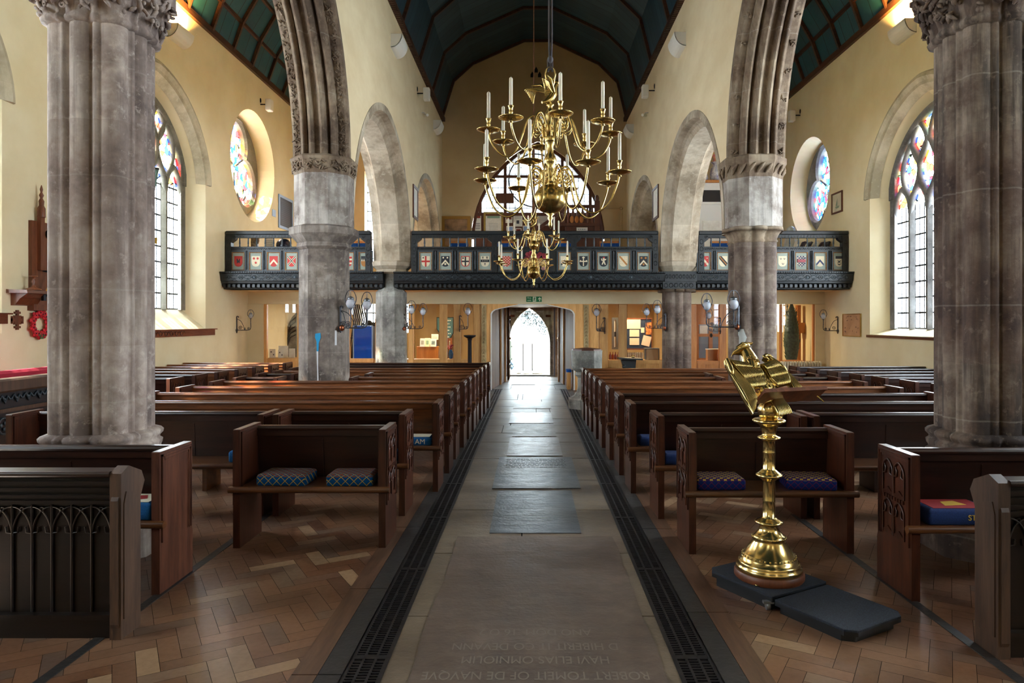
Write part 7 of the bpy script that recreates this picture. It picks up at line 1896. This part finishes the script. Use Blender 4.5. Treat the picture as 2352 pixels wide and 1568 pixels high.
mb = MB(); mb.box(ux(1090, 18.4), ux(1107, 18.4), 18.2, 18.7, 0, .75); solo('blue_cabinet', mb, flat('blue grey cabinet', (70,90,120), .6), 'blue grey cabinet seen through the glass behind the black candle stand', 'cabinet')
# left aisle bay
root = thing('blue_display_board', 'bright blue free standing display board behind the screen in the left aisle', 'display board', (ux(834, 17.6), 17.6, 0))
mb = MB(); mb.box(ux(813, 17.6), ux(854, 17.6), 17.6, 17.63, .25, py2z(749, 17.6)); mb.build('panel', flat('bright blue felt', (0,84,196), .9), root)
mb = MB(); a, b, z = ux(812, 17.6), ux(855, 17.6), py2z(748, 17.6)
for x in (a, b): mb.box(x-.015, x+.015, 17.59, 17.64, 0, z)
mb.box(a, b, 17.59, 17.64, z-.01, z+.015); mb.build('frame', M['frame_blue'], root)
root = thing('grey_display_board', 'grey free standing display board, partly behind the pale octagonal pillar', 'display board', (ux(872, 17.7), 17.7, 0)); mb = MB(); mb.box(ux(856, 17.7), ux(890, 17.7), 17.7, 17.73, .25, py2z(749, 17.7)); mb.build('panel', flat('grey felt', (150,152,150), .9), root)
mb = MB()
for p in (856, 890): mb.box(ux(p, 17.7)-.012, ux(p, 17.7)+.012, 17.69, 17.74, 0, py2z(749, 17.7))
mb.build('frame', M['steel'], root)
root = thing('step_ladder', 'dark step ladder leaning behind the blue display board', 'ladder', (ux(846, 19), 19.0, 0))
for p in (834, 857):
    mb = MB(); mb.tube([(ux(p, 19), 19, 0), (ux(p+1, 19), 19.4, 2.2)], .025, 6); mb.build('side_rail', M['iron'], root)
for k in range(8):
    mb = MB(); z = .25+k*.27; mb.box(ux(834, 19), ux(857, 19), 19+.18*z, 19.06+.18*z, z, z+.03); mb.build('rung', M['iron'], root)
root = thing('stacked_chair_rack', 'dark stack of folded metal chairs left of the step ladder', 'chair stack', (ux(818, 18.4), 18.4, 0)); 
for k in range(7):
    mb = MB(); x = ux(803+k*4.6, 18.4); mb.tube([(x, 18.3+.03*k, 0), (x+.01, 18.4, .95), (x+.10, 18.5, 1.7), (x+.03, 18.45, 2.1)], .02, 6); mb.tube([(x+.06, 18.3, 0), (x+.1, 18.4, 1.3)], .015, 5); mb.box(x, x+.1, 18.35, 18.5, 1.2+.06*k, 1.23+.06*k); mb.build('folded_chair', M['iron'], root)
mb = MB(); mb.box(ux(856, 19.6), ux(900, 19.6), 19.4, 19.8, 0, py2z(741, 19.6)); mb.ball((ux(850, 19.6), 19.5, 1.6), .09, 8, 6); solo('dark_cabinet', mb, M['iron'], 'dark cabinet under the barred window behind the left screen', 'cabinet')
root = thing('relief_stone', 'dark grey half arch carved stone leaning behind the leftmost screen bay', 'carving', (ux(672, 19.5), 19.5, 0)); Z = lambda p: py2z(p, 19.5)
mb = MB(); pts = [(ux(682, 19.5), .3), (ux(682, 19.5), Z(718)), (ux(672, 19.5), Z(728)), (ux(663, 19.5), Z(746)), (ux(657, 19.5), Z(775)), (ux(657, 19.5), .3)]
mb.prism(pts, 'y', 19.45, 19.5); mb.build('slab', noisy('dark relief stone', (84,82,84), (120,116,114), 8, .8, bmp=.6, bd=.05), root)
mb = MB()
for k in range(5): mb.tube([(ux(658+2*k, 19.5), 19.44, Z(800-10*k)), (ux(668, 19.5), 19.43, Z(775-9*k)), (ux(681, 19.5), 19.44, Z(768-10*k))], .02, 5)
mb.build('carved_lines', M['iron'], root)
poster('dark topped framed notice in the leftmost screen bay', 623, 631, 754, 780, [(0, 1, .7, 1, 'oak_red'), (.15, .85, .1, .6, GREY)], 'oak_red', 'notice', 18.5, None, 'wall_notice')
for k, (p, q, r, s, lb) in enumerate(((619, 633, 801, 822, 'white card with dark spots standing leftmost on the ledge of the leftmost screen bay'), (639, 652, 803, 822, 'spotted card beside the tall cream card on the ledge of the leftmost screen bay'), (640, 662, 794, 821, 'tall cream card at the back of the ledge of the leftmost screen bay'), (664, 678, 800, 821, 'white folded card tilted rightmost on the ledge of the leftmost screen bay'))):
    poster(lb, p, q, r, s, [(.2, .4, .6, .75, 'ink'), (.6, .8, .3, .45, 'ink')] if k < 2 else [], None, 'card', 17.0+.12*(k == 2), 'cards in the leftmost screen bay', 'display_card')
mb = MB(); mb.box(-6.4, -5.5, 16.86, 17.3, .66, .765); solo('window_ledge', mb, M['pine'], 'pine ledge behind the glass of the leftmost screen bay, carrying cards', 'ledge')
# right of the doorway
poster('narrow pale notice board close to the doorway, right side', 1405, 1420, 729, 802, [(.1, .9, .6, .95, 'paper'), (0, 1, .38, .56, 'ink'), (.1, .9, .02, .36, 'paper')], 'steel', 'notice board', 18.2, None, 'notice_board')
root = thing('notice_board', 'navy notice board with five papers, in a red frame behind the right screen', 'notice board', (ux(1467, 18.6), 18.6, 1.3)); Z = lambda p: py2z(p, 18.6); X = lambda p: ux(p, 18.6)
mb = MB(); mb.box(X(1439), X(1496), 18.6, 18.63, Z(802), Z(731)); mb.build('board', flat('navy felt', (26,40,66), .9), root)
mb = MB(); 
for a, b, c, d in ((1437,1498,733,730),(1437,1498,803,800),(1437,1439,800,733),(1496,1498,800,733)): mb.box(X(a), X(b), 18.58, 18.64, Z(c), Z(d))
mb.build('frame', M['oak_red'], root)
for a, b, c, d, tl in ((1439,1471,733,755,0),(1446,1468,757,773,0),(1446,1468,776,792,0),(1475,1494,771,794,.25),(1472,1480,752,764,0)):
    mb = MB(); cx0, cz0 = (X(a)+X(b))/2, (Z(c)+Z(d))/2; w2, h2 = (X(b)-X(a))/2, (Z(c)-Z(d))/2
    mb.obox((cx0, 18.59, cz0), (w2*math.cos(tl), 0, -w2*math.sin(tl)), (0, .004, 0), (h2*math.sin(tl), 0, h2*math.cos(tl))); mb.build('paper_sheet', flat('pinned paper', (206,184,166), .8), root)
mb = MB(); mb.box(X(1483), X(1496), 18.588, 18.592, Z(768), Z(740)); mb.build('blue_poster', ORG, root)
def radiator(label, x0, x1, y, z0, z1, n):
    root = thing('radiator', label, 'radiator', ((x0+x1)/2, y, z0))
    for k in range(n):
        mb = MB(); x = x0+(x1-x0)*(k+.5)/n; w = (x1-x0)/n*.32; mb.bbox(x-w, x+w, y, y+.12, z0, z1, .01); mb.build('column', flat('cream radiator', (214,204,180), .5), root)
    mb = MB(); mb.box(x0, x1, y+.03, y+.09, z0+.02, z0+.06); mb.box(x0, x1, y+.03, y+.09, z1-.07, z1-.03); mb.build('pipe', flat('cream pipe', (206,196,170), .5), root); 
    return root
radiator('cream column radiator behind the glass, below the navy notice board', ux(1437, 18.8), ux(1478, 18.8), 18.8, .12, py2z(809, 18.8), 10)
radiator('cream column radiator under the right hand screen, behind the right wall pews', ux(1795, 16.5), ux(1890, 16.5), 16.52, .0, py2z(830, 16.5), 15)
for k, p in enumerate((1400, 1406, 1412, 1418)):
    mb = MB(); mb.lathe([(.03, 0), (.03, .10), (.012, .14), (.012, .18)], 10, (ux(p, 17.2), 17.05, .722)); solo('bottle', mb, flat('reddish bottle', ((120,40,30), (150,70,40), (110,50,44), (140,90,60))[k], .2), ('first', 'second', 'third', 'fourth')[k]+' from the left of the small reddish bottles on the ledge right of the doorway', 'bottle', None, 'bottles on the right ledge')
mb = MB(); mb.box(1.7, 3.4, 16.86, 17.2, .66, .72); solo('window_ledge', mb, M['pine'], 'pine ledge behind the glass right of the doorway, carrying bottles', 'ledge')
root = thing('wooden_box', 'flat fronted wooden box in a grey frame on the ledge beside the small clustered pillar', 'box', (ux(1495, 17.1), 17.05, .72)); a, b = ux(1481, 17.1), ux(1510, 17.1)
mb = MB(); mb.box(a, b, 16.95, 17.15, .722, .98); mb.build('front', flat('buff board', (176,134,92), .6), root)
mb = MB()
for q in ((a-.02, a, .722, 1.0), (b, b+.02, .722, 1.0), (a, b, .98, 1.0)): mb.box(q[0], q[1], 16.93, 17.15, q[2], q[3])
mb.build('frame', M['steel'], root)
root = thing('reading_desk', 'black oak carved stand with a flat top, in front of the screen beside the font', 'desk', (ux(1446, 16.0), 16.0, 0)); x = root.location.x
mb = MB(); mb.obox((x, 15.95, .80), (.27, 0, -.01), (0, .2, .0), (0, 0, .018)); mb.build('top', M['gallery'], root)
mb = MB(); mb.prism([(x-.15, .05), (x+.12, .05), (x+.12, .55), (x+.14, .78), (x-.2, .78), (x-.12, .5)], 'y', 15.9, 16.1)
for k in range(4): mb.ball((x-.14, 15.9, .2+.14*k), .05, 7, 5)
mb.build('carved_support', M['gallery'], root)
mb = MB(); mb.box(x-.22, x+.2, 15.8, 16.15, 0, .05); mb.build('base', M['gallery'], root)
mb = MB(); mb.ball((ux(1453, 16), 15.9, .85), .04, 10, 6, (1.2, 1, .8)); solo('brass_dish', mb, M['brass'], 'little gold coloured ornament on the black carved stand', 'ornament')
# orange door behind the right screen
root = thing('panelled_door', 'orange pine door with four grey glass panes behind the right screen', 'door', (ux(1628, 18), 18, 0)); Z = lambda p: py2z(p, 18.0); X = lambda p: ux(p, 18.0)
mb = MB()
for a, b, c, d in ((1592,1605,836,690),(1628,1637,836,690),(1651,1664,836,690)): mb.box(X(a), X(b), 18.0, 18.05, max(0, Z(c)), Z(d))
for c, d in ((745,692),(773,766),(845,822)): mb.box(X(1592), X(1664), 18.002, 18.048, max(0, Z(c)), Z(d))
mb.build('frame', M['pine_dark'], root)
for a, b, c, d in ((1605,1628,766,745),(1637,1651,766,745),(1605,1628,822,773),(1637,1651,822,773)):
    mb = MB(); mb.box(X(a), X(b), 18.02, 18.03, Z(c), Z(d)); mb.build('pane', flat('grey glass', (120,128,136), .15), root)
mb = MB(); mb.box(X(1607), X(1625), 18.0, 18.018, Z(766), Z(747)); mb.build('poster', M['paper'], root)
mb = MB(); mb.ball((X(1633), 17.97, Z(770)), .04, 8, 6, (.8, .6, 1.4)); mb.build('handle', M['iron'], root)
root = thing('buff_box', 'buff box with a white edge standing in front of the orange door', 'box', (ux(1637, 17.2), 17.2, .7)); a, b = ux(1621, 17.2), ux(1651, 17.2)
mb = MB(); mb.box(a, b, 17.0, 17.2, .70, .96); mb.build('front', flat('buff card', (170,124,86), .7), root)
mb = MB(); mb.box(a-.01, b+.01, 16.99, 17.21, .96, .98); mb.build('lid', M['white'], root)
mb = MB(); mb.box(3.7, 6.6, 16.86, 17.25, .63, .70); solo('window_ledge', mb, M['pine_dark'], 'orange pine ledge behind the glass of the right aisle screen', 'ledge')
root = thing('wrapped_tree', 'tall dark green artificial tree wrapped in clear film, behind the right screen', 'artificial tree', (ux(1818, 17.6), 17.6, 0)); x = root.location.x
mb = MB(); mb.lathe([(.02, .1), (.06, .2), (.12, .6), (.19, 1.1), (.17, 1.5), (.11, 1.85), (.03, 2.1)], 12, (x, 17.6, 0))
rr = random.Random(3)
for k in range(120):
    z = rr.uniform(.4, 2.05); q = .19-.10*abs(z-1.15); a = rr.uniform(0, 2*PI); mb.tube([(x+q*math.cos(a)*.9, 17.6+q*.8*math.sin(a), z), (x+q*1.15*math.cos(a), 17.6+q*math.sin(a), z+.08)], [.012,.004], 4)
mb.build('branches', noisy('dark green needles', (18,40,38), (54,84,70), 20, .6), root)
mb = MB(); mb.box(x-.15, x+.15, 17.45, 17.75, 0, .1); mb.build('stand', M['brown'], root)
mb = MB(); mb.box(ux(1830, 18), ux(1838, 18), 17.95, 18.1, .6, 2.07); mb.box(ux(1826, 18), ux(1846, 18), 17.9, 18.15, 1.35, 1.62); mb.box(ux(1826, 18), ux(1846, 18), 17.9, 18.15, 0, .6); solo('hanging_box', mb, M['pine_dark'], 'brown wooden box on a post behind the wrapped tree', 'box')
root = thing('blue_stool', 'small pine bench with a blue seat beside the right door post', 'bench', (.93, 17.0, 0)); x = root.location.x
mb = MB(); mb.box(x-.07, x+.04, 16.85, 17.25, .42, .48); mb.build('seat', M['blue'], root)
for y in (16.88, 17.22):
    mb = MB(); mb.box(x-.06, x+.03, y-.02, y+.02, 0, .42); mb.build('leg', M['pine'], root)
for x, y, z, e in ((-2.4, 18.3, 2.2, 60), (-5.0, 18.6, 2.2, 30), (2.6, 18.0, 2.2, 55), (5.3, 18.4, 2.2, 60)):   # ceiling lamps of the rooms under the gallery
    l = bpy.data.lights.new('room_lamp', 'AREA'); l.size = .25; l.energy = e; l.color = (1, .72, .38); o = bpy.data.objects.new('room_lamp', l); C.objects.link(o); o.location = (x, y, 2.33)
    mb = MB(); mb.lathe([(.14, 2.345), (.14, 2.36)], 16, (x, y, 0)); solo('ceiling_lamp', mb, M['white'], 'round white ceiling lamp in the %s room behind the screen' % {-2.4: 'leaflet', -5.0: 'chair store', 2.6: 'notice board', 5.3: 'orange door'}[x], 'lamp')
